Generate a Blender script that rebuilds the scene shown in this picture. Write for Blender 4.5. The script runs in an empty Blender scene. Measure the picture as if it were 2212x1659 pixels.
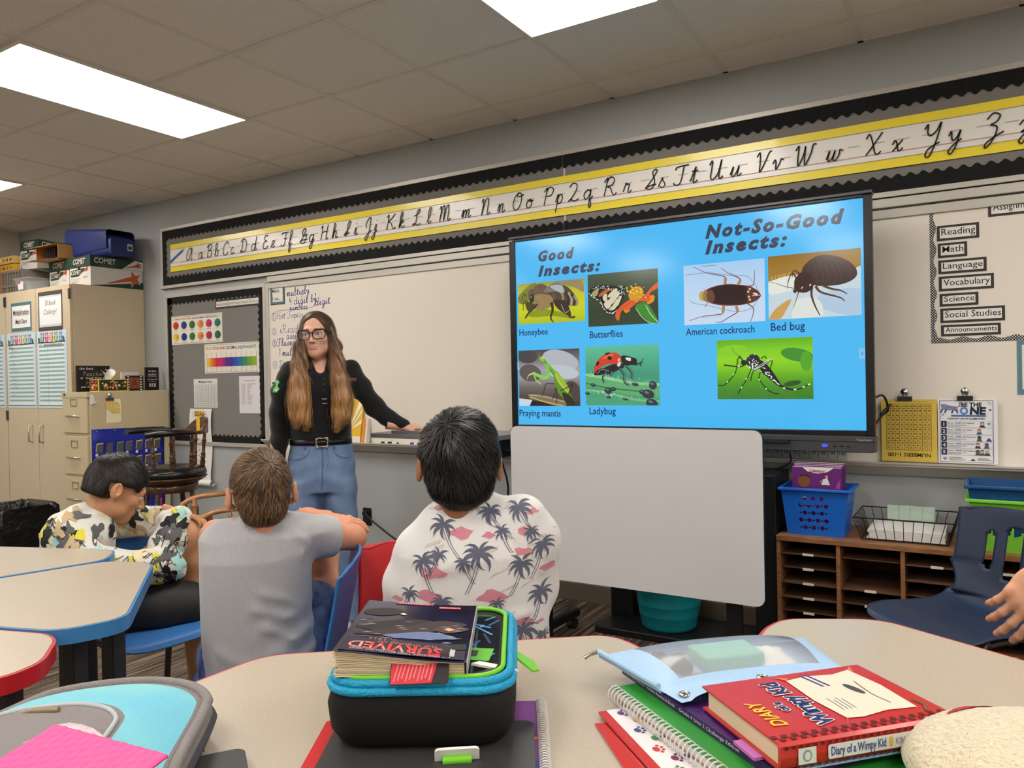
import bpy, math, random
import numpy as np
from mathutils import Vector, Matrix
from mathutils.bvhtree import BVHTree

# ------------------------------------------------------------------ camera, world, exposure
SC = bpy.context.scene
COL = SC.collection
R = random.Random(7)
PI = math.pi
CAMZ = 1.2455
cam = bpy.data.objects.new('camera', bpy.data.cameras.new('camera'))
COL.objects.link(cam)
cam.data.sensor_fit = 'HORIZONTAL'
cam.data.sensor_width = 36.0
cam.data.lens = 36.0 * 1645.9 / 2212.0
cam.data.clip_start = 0.05
def cam_axes(yaw, pitch, roll):
    f = Vector((-math.sin(yaw), math.cos(yaw), 0)); r = Vector((math.cos(yaw), math.sin(yaw), 0)); u = Vector((0, 0, 1))
    f2 = f * math.cos(pitch) + u * math.sin(pitch); u2 = u * math.cos(pitch) - f * math.sin(pitch)
    return r * math.cos(roll) + u2 * math.sin(roll), u2 * math.cos(roll) - r * math.sin(roll), f2
_r, _u, _f = cam_axes(0.55104, -0.00737, -0.01915)
m = Matrix((( _r.x, _u.x, -_f.x, 0), (_r.y, _u.y, -_f.y, 0), (_r.z, _u.z, -_f.z, CAMZ), (0, 0, 0, 1)))
cam.matrix_world = m
SC.camera = cam
w = bpy.data.worlds.new('world'); SC.world = w; w.use_nodes = True
w.node_tree.nodes['Background'].inputs[0].default_value = (0.55, 0.56, 0.6, 1)
w.node_tree.nodes['Background'].inputs[1].default_value = 0.2
SC.view_settings.view_transform = 'Standard'
SC.view_settings.look = 'None'
SC.view_settings.exposure = 0.0
SC.view_settings.gamma = 1.0
SC.view_settings.use_curve_mapping = False
LAMP = 14.2            # radiance of the ceiling troffers
SCR = 0.97            # brightness of the display panel

# ------------------------------------------------------------------ materials
def lin(c):
    c = c / 255.0
    return c / 12.92 if c <= 0.04045 else ((c + 0.055) / 1.055) ** 2.4
MATS = {}
def mat(name, rgb, rough=0.6, metal=0.0, bump=0.0, bscale=60.0, var=0.0, vscale=8.0, spec=0.4, stretch=None,
        emit=0.0, alpha=1.0, trans=0.0, coat=0.0, sheen=0.0, sss=0.0, rgb2=None):
    if name in MATS: return MATS[name]
    m = bpy.data.materials.new(name); m.use_nodes = True
    nt = m.node_tree; b = nt.nodes['Principled BSDF']
    col = (lin(rgb[0]), lin(rgb[1]), lin(rgb[2]), 1)
    b.inputs['Base Color'].default_value = col
    b.inputs['Roughness'].default_value = rough
    b.inputs['Metallic'].default_value = metal
    b.inputs['Specular IOR Level'].default_value = spec
    if coat: b.inputs['Coat Weight'].default_value = coat; b.inputs['Coat Roughness'].default_value = 0.08
    if sheen: b.inputs['Sheen Weight'].default_value = sheen
    if sss:
        b.inputs['Subsurface Weight'].default_value = sss
        b.inputs['Subsurface Radius'].default_value = (0.02, 0.008, 0.004); b.inputs['Subsurface Scale'].default_value = 0.5
    if emit:
        b.inputs['Emission Color'].default_value = col; b.inputs['Emission Strength'].default_value = emit
    if alpha < 1: b.inputs['Alpha'].default_value = alpha
    if trans: b.inputs['Transmission Weight'].default_value = trans
    if bump or var:
        tc = nt.nodes.new('ShaderNodeTexCoord'); mp = nt.nodes.new('ShaderNodeMapping')
        nt.links.new(tc.outputs['Object'], mp.inputs['Vector'])
        if stretch: mp.inputs['Scale'].default_value = stretch
    if bump:
        n = nt.nodes.new('ShaderNodeTexNoise'); n.inputs['Scale'].default_value = bscale; n.inputs['Detail'].default_value = 3
        bp = nt.nodes.new('ShaderNodeBump'); bp.inputs['Strength'].default_value = bump; bp.inputs['Distance'].default_value = 0.01
        nt.links.new(mp.outputs[0], n.inputs['Vector']); nt.links.new(n.outputs['Fac'], bp.inputs['Height'])
        nt.links.new(bp.outputs[0], b.inputs['Normal'])
    if var:
        n = nt.nodes.new('ShaderNodeTexNoise'); n.inputs['Scale'].default_value = vscale; n.inputs['Detail'].default_value = 4
        cr = nt.nodes.new('ShaderNodeValToRGB')
        c2 = rgb2 or tuple(v * (1 - var) for v in rgb)
        cr.color_ramp.elements[0].color = (lin(c2[0]), lin(c2[1]), lin(c2[2]), 1); cr.color_ramp.elements[0].position = 0.35
        cr.color_ramp.elements[1].color = col; cr.color_ramp.elements[1].position = 0.65
        nt.links.new(mp.outputs[0], n.inputs['Vector']); nt.links.new(n.outputs['Fac'], cr.inputs['Fac'])
        nt.links.new(cr.outputs[0], b.inputs['Base Color'])
        if emit: nt.links.new(cr.outputs[0], b.inputs['Emission Color'])
    MATS[name] = m
    return m
def scr(rgb):                       # a colour shown by the lit display panel
    n = 'screen_%d_%d_%d' % tuple(rgb)
    if n in MATS: return MATS[n]
    m = mat(n, rgb, rough=0.13, spec=0.5, emit=SCR)
    m.node_tree.nodes['Principled BSDF'].inputs['Base Color'].default_value = (0.01, 0.01, 0.012, 1)
    return m
def ink(rgb): return mat('ink_%d_%d_%d' % tuple(rgb), rgb, rough=0.6)
def paper(rgb): return mat('paper_%d_%d_%d' % tuple(rgb), rgb, rough=0.7)

# ------------------------------------------------------------------ mesh builder
def spline(pts, n=6, closed=False):
    P = [np.array(p, float) for p in pts]
    if len(P) < 3: return P
    out = []; N = len(P)
    rng = range(N if closed else N - 1)
    for i in rng:
        if closed: p0, p1, p2, p3 = P[i - 1], P[i], P[(i + 1) % N], P[(i + 2) % N]
        else:
            p1, p2 = P[i], P[i + 1]; p0 = P[i - 1] if i else 2 * p1 - p2; p3 = P[i + 2] if i + 2 < N else 2 * p2 - p1
        for k in range(n):
            t = k / n
            out.append(0.5 * (2 * p1 + (p2 - p0) * t + (2 * p0 - 5 * p1 + 4 * p2 - p3) * t * t + (3 * p1 - p0 - 3 * p2 + p3) * t ** 3))
    if not closed: out.append(P[-1])
    return out
def frame(o, right, up):
    r = Vector(right).normalized(); u = Vector(up); n = r.cross(u).normalized(); u = n.cross(r).normalized()
    return Matrix(((r.x, u.x, n.x, o[0]), (r.y, u.y, n.y, o[1]), (r.z, u.z, n.z, o[2]), (0, 0, 0, 1)))
D = 3.794
def WF(off=0.0, x=0.0, z=0.0): return frame((x, D - off, z), (1, 0, 0), (0, 0, 1))    # on the front wall, facing the room
_TXT = {}
class MB:
    def __init__(s): s.v = []; s.f = []; s.fm = []; s.fs = []; s.mats = []
    def mi(s, m):
        if m not in s.mats: s.mats.append(m)
        return s.mats.index(m)
    def add(s, vs, fs, m, smooth=False, M=None):
        o = len(s.v); k = s.mi(m)
        if M is not None: vs = [M @ Vector(p) for p in vs]
        s.v += [tuple(p) for p in vs]
        for f in fs: s.f.append(tuple(i + o for i in f)); s.fm.append(k); s.fs.append(smooth)
        return s
    def box(s, x0, x1, y0, y1, z0, z1, m, M=None):
        vs = [(x, y, z) for z in (z0, z1) for y in (y0, y1) for x in (x0, x1)]
        return s.add(vs, [(0, 2, 3, 1), (4, 5, 7, 6), (0, 1, 5, 4), (1, 3, 7, 5), (3, 2, 6, 7), (2, 0, 4, 6)], m, False, M)
    def poly(s, M, pts, z, m):
        return s.add([(p[0], p[1], z) for p in pts], [tuple(range(len(pts)))], m, False, M)
    def rect(s, M, x0, y0, x1, y1, z, m): return s.poly(M, [(x0, y0), (x1, y0), (x1, y1), (x0, y1)], z, m)
    def ell(s, M, cx, cy, rx, ry, z, m, n=20, rot=0.0):
        c, q = math.cos(rot), math.sin(rot); P = []
        for i in range(n):
            a = 2 * PI * i / n; x, y = rx * math.cos(a), ry * math.sin(a); P.append((cx + x * c - y * q, cy + x * q + y * c))
        return s.poly(M, P, z, m)
    def line(s, M, pts, wd, z, m, closed=False, sm=0):
        if sm: pts = spline(pts, sm, closed)
        P = [np.array(p[:2], float) for p in pts]
        if closed: P.append(P[0])
        n = len(P); L = []; Rr = []
        for i in range(n):
            d = P[min(i + 1, n - 1)] - P[max(i - 1, 0)]
            if closed and i in (0, n - 1): d = P[1] - P[n - 2]
            q = np.array((-d[1], d[0])) / (np.hypot(*d) + 1e-9)
            ww = wd(i / max(1, n - 1)) if callable(wd) else wd
            L.append(P[i] + q * ww / 2); Rr.append(P[i] - q * ww / 2)
        vs = [(a[0], a[1], z) for a in Rr] + [(a[0], a[1], z) for a in L]
        return s.add(vs, [(i, i + 1, n + i + 1, n + i) for i in range(n - 1)], m, False, M)
    def prism(s, M, pts, z0, z1, m, side=None, smooth_side=False):
        n = len(pts); vs = [(p[0], p[1], z0) for p in pts] + [(p[0], p[1], z1) for p in pts]
        s.add(vs, [tuple(range(n - 1, -1, -1)), tuple(range(n, 2 * n))], m, False, M)
        return s.add(vs, [(i, (i + 1) % n, n + (i + 1) % n, n + i) for i in range(n)], side or m, smooth_side, M)
    def text(s, M, t, x, y, size, z, m, align='l', shear=0.0, bold=0.0, sx=1.0, rot=0.0, space=1.0):
        key = (t, shear, bold, space)
        if key not in _TXT:
            c = bpy.data.curves.new('t', 'FONT'); c.body = t; c.resolution_u = 2; c.shear = shear; c.offset = bold; c.space_character = space
            o = bpy.data.objects.new('t', c); me = o.to_mesh()
            _TXT[key] = ([tuple(v.co) for v in me.vertices], [tuple(p.vertices) for p in me.polygons])
            o.to_mesh_clear(); bpy.data.objects.remove(o); bpy.data.curves.remove(c)
        vs, fs = _TXT[key]
        if not vs: return s
        x0 = min(v[0] for v in vs); x1 = max(v[0] for v in vs)
        dx = {'l': -x0, 'c': -(x0 + x1) / 2, 'r': -x1}[align]
        c, q = math.cos(rot), math.sin(rot)
        P = []
        for v in vs:
            a, b = (v[0] + dx) * size * sx, v[1] * size
            P.append((x + a * c - b * q, y + a * q + b * c, z))
        return s.add(P, fs, m, False, M)
    def text_fit(s, M, t, x0, x1, y, size, z, m, **k):       # text squeezed to end at x1
        vs_w = s.text_width(t, **{a: b for a, b in k.items() if a in ('shear', 'bold', 'space')})
        return s.text(M, t, x0, y, size, z, m, sx=(x1 - x0) / (vs_w * size), **k)
    def text_width(s, t, shear=0.0, bold=0.0, space=1.0):
        MB().text(Matrix(), t, 0, 0, 1, 0, ink((0, 0, 0)), shear=shear, bold=bold, space=space)
        vs = _TXT[(t, shear, bold, space)][0]
        return max(v[0] for v in vs) - min(v[0] for v in vs)
    def tube(s, pts, r, m, n=8, closed=False, caps=True, flat=1.0):
        P = [Vector(p) for p in pts]; N = len(P)
        up = None; rings = []
        for i in range(N):
            a = P[i - 1] if (i or closed) else P[0]; b = P[(i + 1) % N] if (i < N - 1 or closed) else P[-1]
            d = (b - a)
            d = d.normalized() if d.length > 1e-9 else Vector((0, 0, 1))
            if up is None:
                up = Vector((0, 0, 1)) if abs(d.z) < 0.9 else Vector((1, 0, 0))
            up = (up - d * up.dot(d))
            up = up.normalized() if up.length > 1e-6 else d.orthogonal().normalized()
            sd = d.cross(up)
            rr = r(i / max(1, N - 1)) if callable(r) else (r[i] if isinstance(r, (list, tuple)) else r)
            rings.append([P[i] + (sd * math.cos(2 * PI * k / n) + up * math.sin(2 * PI * k / n) * flat) * rr for k in range(n)])
        vs = [p for g in rings for p in g]; fs = []
        for i in range(N if closed else N - 1):
            j = (i + 1) % N
            for k in range(n): fs.append((i * n + k, i * n + (k + 1) % n, j * n + (k + 1) % n, j * n + k))
        s.add(vs, fs, m, True)
        if caps and not closed:
            s.add(rings[0], [tuple(range(n - 1, -1, -1))], m); s.add(rings[-1], [tuple(range(n))], m)
        return s
    def lathe(s, prof, m, M=None, n=24, cap=True, smooth=True):
        vs = [(r * math.cos(2 * PI * k / n), r * math.sin(2 * PI * k / n), z) for r, z in prof for k in range(n)]
        fs = [(i * n + k, i * n + (k + 1) % n, (i + 1) * n + (k + 1) % n, (i + 1) * n + k) for i in range(len(prof) - 1) for k in range(n)]
        s.add(vs, fs, m, smooth, M)
        if cap:
            if prof[0][0] > 1e-5: s.add(vs[:n], [tuple(range(n - 1, -1, -1))], m, False, M)
            if prof[-1][0] > 1e-5: s.add(vs[-n:], [tuple(range(n))], m, False, M)
        return s
    def grid(s, P, m, smooth=True, M=None, closed_u=False):       # P[i][j] points
        a = len(P); b = len(P[0]); vs = [p for row in P for p in row]
        fs = [(i * b + j, i * b + (j + 1) % b, ((i + 1) % a) * b + (j + 1) % b, ((i + 1) % a) * b + j)
              for i in range(a - 1) for j in range(b if closed_u else b - 1)]
        return s.add(vs, fs, m, smooth, M)
    def build(s, name, parent=None, bev=0.0, sub=0, solid=0.0, origin=None, local=False, seg=2):
        me = bpy.data.meshes.new(name)
        V = np.array(s.v, float)
        off = Vector((0, 0, 0))
        if parent is None and len(V):
            off = Vector(((V[:, 0].min() + V[:, 0].max()) / 2, (V[:, 1].min() + V[:, 1].max()) / 2, V[:, 2].min())) if origin is None else Vector(origin)
            V = V - np.array(off)
        me.from_pydata([tuple(p) for p in V], [], s.f)
        for m in s.mats: me.materials.append(m)
        me.polygons.foreach_set('material_index', s.fm); me.polygons.foreach_set('use_smooth', s.fs)
        me.update()
        o = bpy.data.objects.new(name, me); COL.objects.link(o)
        if parent is None: o.location = off
        else:
            o.parent = parent
            if not local:
                M = parent.matrix_basis.copy(); p = parent.parent
                while p: M = p.matrix_basis @ p.matrix_parent_inverse.inverted_safe() @ M if False else M; p = p.parent
                o.matrix_parent_inverse = world_of(parent).inverted()
        if solid:
            k = o.modifiers.new('thickness', 'SOLIDIFY'); k.thickness = solid; k.offset = 0
        if bev:
            k = o.modifiers.new('edge', 'BEVEL'); k.width = bev; k.segments = seg; k.limit_method = 'ANGLE'; k.angle_limit = 0.6
        if sub:
            k = o.modifiers.new('smooth', 'SUBSURF'); k.levels = sub; k.render_levels = sub
        return o
def world_of(o):
    M = o.matrix_basis.copy()
    if o.parent: M = world_of(o.parent) @ o.matrix_parent_inverse @ M
    return M
def thing(name, label, cat, loc=(0, 0, 0), rz=0.0, group=None):
    o = bpy.data.objects.new(name, None); COL.objects.link(o); o.location = loc; o.rotation_euler = (0, 0, rz); o.empty_display_size = 0.1
    o['label'] = label; o['category'] = cat
    if group: o['group'] = group
    return o
def tag(o, label=None, cat=None, group=None, kind=None):
    if label: o['label'] = label
    if cat: o['category'] = cat
    if group: o['group'] = group
    if kind: o['kind'] = kind
    return o
def dup(root, loc, rz=0.0, label=None):
    r = root.copy(); COL.objects.link(r); r.location = loc; r.rotation_euler = (0, 0, rz)
    if label: r['label'] = label
    for ch in list(root.children):
        c = ch.copy(); COL.objects.link(c); c.parent = r
        for g in ch.children:
            d = g.copy(); COL.objects.link(d); d.parent = c
    return r
def rrect(x0, y0, x1, y1, r, n=5):
    P = []
    for cx, cy, a in ((x1 - r, y0 + r, -PI / 2), (x1 - r, y1 - r, 0), (x0 + r, y1 - r, PI / 2), (x0 + r, y0 + r, PI)):
        for k in range(n + 1):
            t = a + PI / 2 * k / n; P.append((cx + r * math.cos(t), cy + r * math.sin(t)))
    return P
def round_poly(pts, r, n=5):                                        # rounds each corner of a polygon
    out = []; N = len(pts)
    for i in range(N):
        p = np.array(pts[i], float); a = np.array(pts[i - 1], float) - p; b = np.array(pts[(i + 1) % N], float) - p
        la, lb = np.hypot(*a), np.hypot(*b); rr = r[i] if isinstance(r, (list, tuple)) else r
        rr = min(rr, la * 0.45, lb * 0.45); A = p + a / la * rr; B = p + b / lb * rr
        for k in range(n + 1):
            t = k / n; out.append(tuple((1 - t) ** 2 * A + 2 * t * (1 - t) * p + t * t * B))
    return out
# ------------------------------------------------------------------ room shell
H = 2.74; XL, XR, YB = -7.88, 4.6, -4.6
M_WALL = mat('wall_paint', (172, 175, 176), rough=0.75, bump=0.05, bscale=300)
M_CREAM = mat('wall_cream', (214, 208, 198), rough=0.8)
M_TILE = mat('ceiling_tile', (246, 240, 232), rough=0.95, bump=0.35, bscale=160, var=0.10, vscale=190)
M_TEE = mat('ceiling_tee', (222, 216, 206), rough=0.5)
M_ALU = mat('anodised_rail', (196, 192, 184), rough=0.42, metal=0.35)
M_BLK = mat('black_card', (13, 12, 13), rough=0.85, bump=0.3, bscale=120, stretch=(1, 1, 0.05))
M_WB = mat('whiteboard_steel', (230, 223, 212), rough=0.22, spec=0.45)
M_GREY = mat('grey_felt', (128, 125, 121), rough=0.95, bump=0.15, bscale=500)
M_DARK = mat('dark_plastic', (26, 27, 30), rough=0.45)
M_WHITE = mat('white_sheet', (232, 230, 226), rough=0.7)
K = ink((18, 18, 20))

def carpet():
    m = bpy.data.materials.new('striped_carpet'); m.use_nodes = True; nt = m.node_tree; b = nt.nodes['Principled BSDF']
    b.inputs['Roughness'].default_value = 0.95; b.inputs['Specular IOR Level'].default_value = 0.1
    tc = nt.nodes.new('ShaderNodeTexCoord'); mp = nt.nodes.new('ShaderNodeMapping'); mp.inputs['Scale'].default_value = (75, 1.6, 1)
    n = nt.nodes.new('ShaderNodeTexNoise'); n.inputs['Scale'].default_value = 1.6; n.inputs['Detail'].default_value = 4
    cr = nt.nodes.new('ShaderNodeValToRGB'); e = cr.color_ramp.elements
    e[0].position = 0.36; e[0].color = (lin(46), lin(40), lin(35), 1); e[1].position = 0.68; e[1].color = (lin(150), lin(134), lin(116), 1)
    e.new(0.5).color = (lin(88), lin(76), lin(66), 1)
    nt.links.new(tc.outputs['Object'], mp.inputs[0]); nt.links.new(mp.outputs[0], n.inputs['Vector']); nt.links.new(n.outputs['Fac'], cr.inputs[0])
    nt.links.new(cr.outputs[0], b.inputs['Base Color'])
    bp = nt.nodes.new('ShaderNodeBump'); bp.inputs['Strength'].default_value = 0.4; nt.links.new(n.outputs['Fac'], bp.inputs['Height']); nt.links.new(bp.outputs[0], b.inputs['Normal'])
    return m
tag(MB().box(XL - .1, XR + .1, YB - .1, D + .1, -0.1, 0, carpet()).build('floor'), kind='structure')
tag(MB().box(XL - .1, XR + .1, D, D + 0.1, 0, H, M_WALL).build('wall_front'), kind='structure')
tag(MB().box(XL - .1, XL, YB, D, 0, H, M_CREAM).build('wall_left'), kind='structure')
tag(MB().box(XR, XR + .1, YB, D, 0, H, M_CREAM).build('wall_right'), kind='structure')
tag(MB().box(XL, XR, YB - .1, YB, 0, H, M_CREAM).build('wall_back'), kind='structure')
ceil = tag(MB().box(XL - .1, XR + .1, YB - .1, D + .1, H, H + 0.1, M_TILE).build('ceiling'), kind='structure')
b = MB()
T = 0.6096; GX = -6.538; GY = 3.522
x = GX - 2 * T
while x < XR:
    if x > XL: b.box(x - .012, x + .012, YB, D, H - .004, H + .001, M_TEE)
    x += T
y = GY
while y > YB:
    b.box(XL, XR, y - .012, y + .012, H - .0045, H + .001, M_TEE); y -= T
b.box(XL, XR, D - .02, D, H - .004, H + .001, M_TEE)
b.build('tee_grid', ceil)
tag(MB().box(XL, XR, D - .012, D, 0, 0.1, mat('vinyl_base', (104, 92, 80), rough=0.5)).build('baseboard_front', bev=.003), kind='structure')
# ceiling troffers
M_LAMP = mat('troffer_diffuser', (255, 249, 240), rough=0.4, emit=LAMP)
M_FRAME = mat('troffer_frame', (225, 222, 215), rough=0.4)
def troffer(x0, y0, label):
    t = thing('ceiling_light', label, 'ceiling light', (x0 + T / 2, y0 + T, H - .02), group='recessed ceiling lights')
    f = MB(); x1, y1 = x0 + T, y0 + 2 * T
    for a in ((x0, x1, y0, y0 + .018), (x0, x1, y1 - .018, y1), (x0, x0 + .018, y0 + .018, y1 - .018), (x1 - .018, x1, y0 + .018, y1 - .018)):
        f.box(*a, H - .012, H, M_FRAME)
    f.build('frame', t)
    MB().box(x0 + .018, x1 - .018, y0 + .018, y1 - .018, H - .009, H - .003, M_LAMP).build('diffuser', t)
LX = [GX, GX + 4 * T, GX + 8 * T, GX + 12 * T, GX + 16 * T]
names = {(0, 0): 'recessed ceiling light at left edge of photo, only its end showing', (1, 0): 'whole glowing ceiling light at upper left, above the paper boxes',
         (2, 0): 'glowing ceiling light cut by top edge of photo, above the whiteboard'}
for j, y0 in enumerate((GY - 3 * T, GY - 7 * T, GY - 11 * T)):
    for i, x0 in enumerate(LX):
        troffer(x0, y0, names.get((i, j), 'recessed ceiling light behind or beside the viewer, out of the photo'))

# ------------------------------------------------------------------ scalloped border and framed boards
def scallop(mb, F, x0, y0, x1, y1, wd, m, z, side, pitch=.05, amp=.008):
    """strip from (x0,y0) to (x1,y1), straight on its outer side, scalloped on the inner side (side = +1 left of travel)"""
    L = math.hypot(x1 - x0, y1 - y0); ux, uy = (x1 - x0) / L, (y1 - y0) / L; nx, ny = -uy * side, ux * side
    n = max(2, int(L / pitch) * 8); top = []; bot = []
    for i in range(n + 1):
        t = L * i / n; h = wd - amp + amp * math.sin(2 * PI * t / pitch)
        bot.append((x0 + ux * t, y0 + uy * t, z)); top.append((x0 + ux * t + nx * h, y0 + uy * t + ny * h, z))
    vs = bot + top
    f = [(i, i + 1, n + 2 + i, n + 1 + i) for i in range(n)]
    if side < 0: f = [q[::-1] for q in f]
    return mb.add(vs, f, m, False, F)
def frame_bars(mb, x0, x1, z0, z1, w, m, off=.02):
    Y0, Y1 = D - off, D
    mb.box(x0, x1, Y0, Y1, z1 - w, z1, m); mb.box(x0, x1, Y0, Y1, z0, z0 + w, m)
    mb.box(x0, x0 + w, Y0, Y1, z0 + w, z1 - w, m); mb.box(x1 - w, x1, Y0, Y1, z0 + w, z1 - w, m)
F = WF(.0125)
for k, (x0, x1, lab) in enumerate(((-5.632, -1.967, 'long grey bulletin board with black scalloped edging, behind letters A to O'),
                              (-1.963, 1.70, 'long grey bulletin board with black scalloped edging, behind letters P to Z'))):
    t = thing('bulletin_board', lab, 'bulletin board', ((x0 + x1) / 2, D, 2.02))
    f = MB(); f.box(x0, x1, D - .02, D, 2.481, 2.507, M_ALU); f.box(x0, x1, D - .02, D, 2.018, 2.044, M_ALU)
    if k == 0: f.box(x0, x0 + .026, D - .02, D, 2.044, 2.481, M_ALU)
    else: f.box(x1 - .026, x1, D - .02, D, 2.044, 2.481, M_ALU)
    f.box(x0, x1, D - .03, D, 2.018, 2.035, M_ALU)
    f.build('frame', t, bev=.002)
    MB().box(x0 + (.026 if k == 0 else 0), x1 - (.026 if k else 0), D - .01, D, 2.044, 2.481, M_GREY).build('felt_panel', t)
    xa = x0 + (.026 if k == 0 else 0); xb = x1 - (.026 if k else 0)
    for (q, side) in (((xa, 2.044, xb, 2.044), 1), ((xa, 2.481, xb, 2.481), -1)):
        s_ = MB(); scallop(s_, F, *q, .075, M_BLK, .001, side); s_.build('scalloped_border', t)
    s_ = MB()
    if k == 0: scallop(s_, F, xa, 2.044, xa, 2.481, .055, M_BLK, .0015, -1)
    else: s_.box(x0, x0 + .013, D - .0125, D - .010, 2.044, 2.481, M_ALU)
    s_.build('scalloped_border' if k == 0 else 'joint_strip', t)

# --- cursive alphabet banner
GL = {}
def G(ch, *strokes): GL[ch] = [[tuple(p) for p in s] for s in strokes]
G('a', [(.42,.42),(.25,.5),(.05,.3),(.1,.05),(.25,0),(.4,.2),(.45,.48),(.42,.15),(.5,0),(.62,.12)])
G('b', [(0,.1),(.2,.5),(.28,.85),(.2,1),(.1,.8),(.1,.2),(.18,.02),(.35,.08),(.4,.35),(.32,.45),(.5,.4)])
G('c', [(.38,.4),(.25,.5),(.07,.3),(.1,.06),(.25,0),(.42,.14)])
G('d', [(.42,.42),(.25,.5),(.05,.3),(.1,.05),(.25,0),(.42,.25),(.55,1),(.45,.2),(.52,0),(.65,.12)])
G('e', [(0,.08),(.25,.22),(.38,.42),(.28,.5),(.15,.4),(.12,.12),(.25,0),(.45,.14)])
G('f', [(0,.05),(.2,.4),(.35,.85),(.28,1),(.18,.8),(.12,.1),(.05,-.4),(.15,-.48),(.22,-.25),(.18,0),(.4,.1)])
G('g', [(.42,.42),(.25,.5),(.05,.3),(.1,.05),(.25,.02),(.4,.25),(.45,.48),(.36,-.2),(.2,-.48),(.08,-.35),(.25,-.1),(.55,.12)])
G('h', [(0,.08),(.2,.5),(.3,.88),(.22,1),(.14,.8),(.08,0),(.2,.38),(.32,.5),(.38,.4),(.34,.1),(.42,0),(.55,.12)])
G('i', [(0,.08),(.18,.5),(.14,.1),(.22,0),(.36,.12)], [(.22,.7),(.225,.76)])
G('j', [(.05,.1),(.22,.5),(.12,-.2),(-.02,-.48),(-.12,-.35),(.08,-.08),(.3,.12)], [(.26,.7),(.265,.76)])
G('k', [(0,.08),(.2,.5),(.3,.88),(.22,1),(.14,.8),(.08,0),(.18,.35),(.35,.48),(.36,.34),(.16,.26),(.3,.04),(.38,0),(.5,.12)])
G('l', [(0,.08),(.2,.5),(.28,.9),(.2,1),(.12,.75),(.1,.12),(.2,0),(.36,.14)])
G('m', [(0,.1),(.12,.48),(.14,.3),(.1,0),(.2,.38),(.3,.48),(.34,.35),(.3,0),(.4,.38),(.5,.48),(.55,.36),(.5,.08),(.58,0),(.7,.12)])
G('n', [(0,.1),(.12,.48),(.14,.3),(.1,0),(.2,.38),(.32,.48),(.37,.36),(.33,.08),(.41,0),(.54,.12)])
G('o', [(.3,.48),(.1,.4),(.05,.15),(.18,0),(.36,.12),(.38,.38),(.28,.48),(.25,.38),(.5,.42)])
G('p', [(0,.1),(.15,.5),(.05,-.48)], [(.1,.1),(.2,.42),(.34,.48),(.42,.3),(.34,.05),(.2,0),(.12,.06)])
G('q', [(.42,.42),(.25,.5),(.05,.3),(.1,.05),(.25,.02),(.4,.25),(.46,.48),(.38,-.3),(.44,-.48),(.5,-.3),(.45,-.05),(.6,.12)])
G('r', [(0,.08),(.14,.52),(.2,.44),(.34,.44),(.28,.1),(.36,0),(.48,.12)])
G('s', [(0,.06),(.2,.5),(.22,.38),(.36,.15),(.26,0),(.08,.06)])
G('t', [(0,.08),(.25,.8),(.16,.1),(.24,0),(.38,.12)], [(.05,.58),(.38,.6)])
G('u', [(0,.1),(.14,.48),(.08,.1),(.18,0),(.34,.25),(.42,.48),(.36,.1),(.44,0),(.56,.12)])
G('v', [(0,.3),(.08,.48),(.14,.35),(.16,.02),(.3,.25),(.38,.48),(.5,.42)])
G('w', [(0,.1),(.12,.48),(.06,.12),(.14,0),(.28,.2),(.36,.48),(.3,.1),(.4,0),(.54,.25),(.56,.48),(.7,.42)])
G('x', [(0,.3),(.08,.48),(.16,.4),(.24,.06),(.32,0),(.44,.12)], [(.4,.48),(.02,.0)])
G('y', [(0,.3),(.08,.48),(.12,.2),(.2,.08),(.34,.25),(.42,.48),(.3,-.2),(.14,-.48),(.04,-.35),(.22,-.1),(.5,.12)])
G('z', [(0,.3),(.12,.48),(.28,.4),(.24,.15),(.08,0),(.22,0),(.28,-.2),(.16,-.48),(.04,-.35),(.2,-.1),(.45,.1)])
G('A', [(.62,.8),(.45,.98),(.15,.7),(.05,.25),(.2,0),(.45,.25),(.68,.95),(.6,.2),(.68,0),(.8,.12)])
G('B', [(.02,.75),(.22,.95),(.1,0)], [(.2,.9),(.45,1),(.58,.85),(.45,.6),(.28,.52),(.5,.48),(.6,.25),(.4,.02),(.15,.05)])
G('C', [(.58,.75),(.6,.9),(.45,.98),(.15,.7),(.05,.3),(.2,0),(.45,.02),(.62,.2)])
G('D', [(.3,.95),(.2,.1),(.08,.05),(.1,.15),(.35,0),(.65,.2),(.7,.65),(.45,.98),(.15,.9),(.1,.75)])
G('E', [(.5,.85),(.4,.98),(.2,.9),(.2,.65),(.38,.55),(.15,.48),(.05,.2),(.2,0),(.45,.05),(.55,.2)])
G('F', [(.05,.8),(.15,.92),(.75,.95)], [(.5,.93),(.4,.2),(.25,0),(.05,.05),(.02,.15)], [(.3,.5),(.58,.52)])
G('G', [(0,.05),(.3,.4),(.55,.85),(.45,1),(.25,.8),(.3,.52),(.5,.5),(.65,.6),(.62,.3),(.45,0),(.2,0),(.1,.15),(.4,.22),(.75,.2)])
G('H', [(.05,.8),(.18,.95),(.15,.5),(.05,0)], [(.7,1),(.6,.5),(.55,.1),(.62,0),(.75,.12)], [(.12,.48),(.4,.55),(.62,.5)])
G('I', [(.0,.1),(.3,.4),(.55,.85),(.48,1),(.32,.8),(.3,.3),(.2,.02),(.05,.1),(.2,.18),(.5,.2)])
G('J', [(.1,.35),(.05,.6),(.3,.95),(.45,.95),(.42,.5),(.3,-.2),(.12,-.48),(.02,-.35),(.25,-.05),(.6,.15)])
G('K', [(.05,.8),(.18,.95),(.15,.5),(.05,0)], [(.7,.98),(.45,.7),(.2,.5),(.4,.4),(.55,.08),(.65,0),(.78,.12)])
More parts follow.
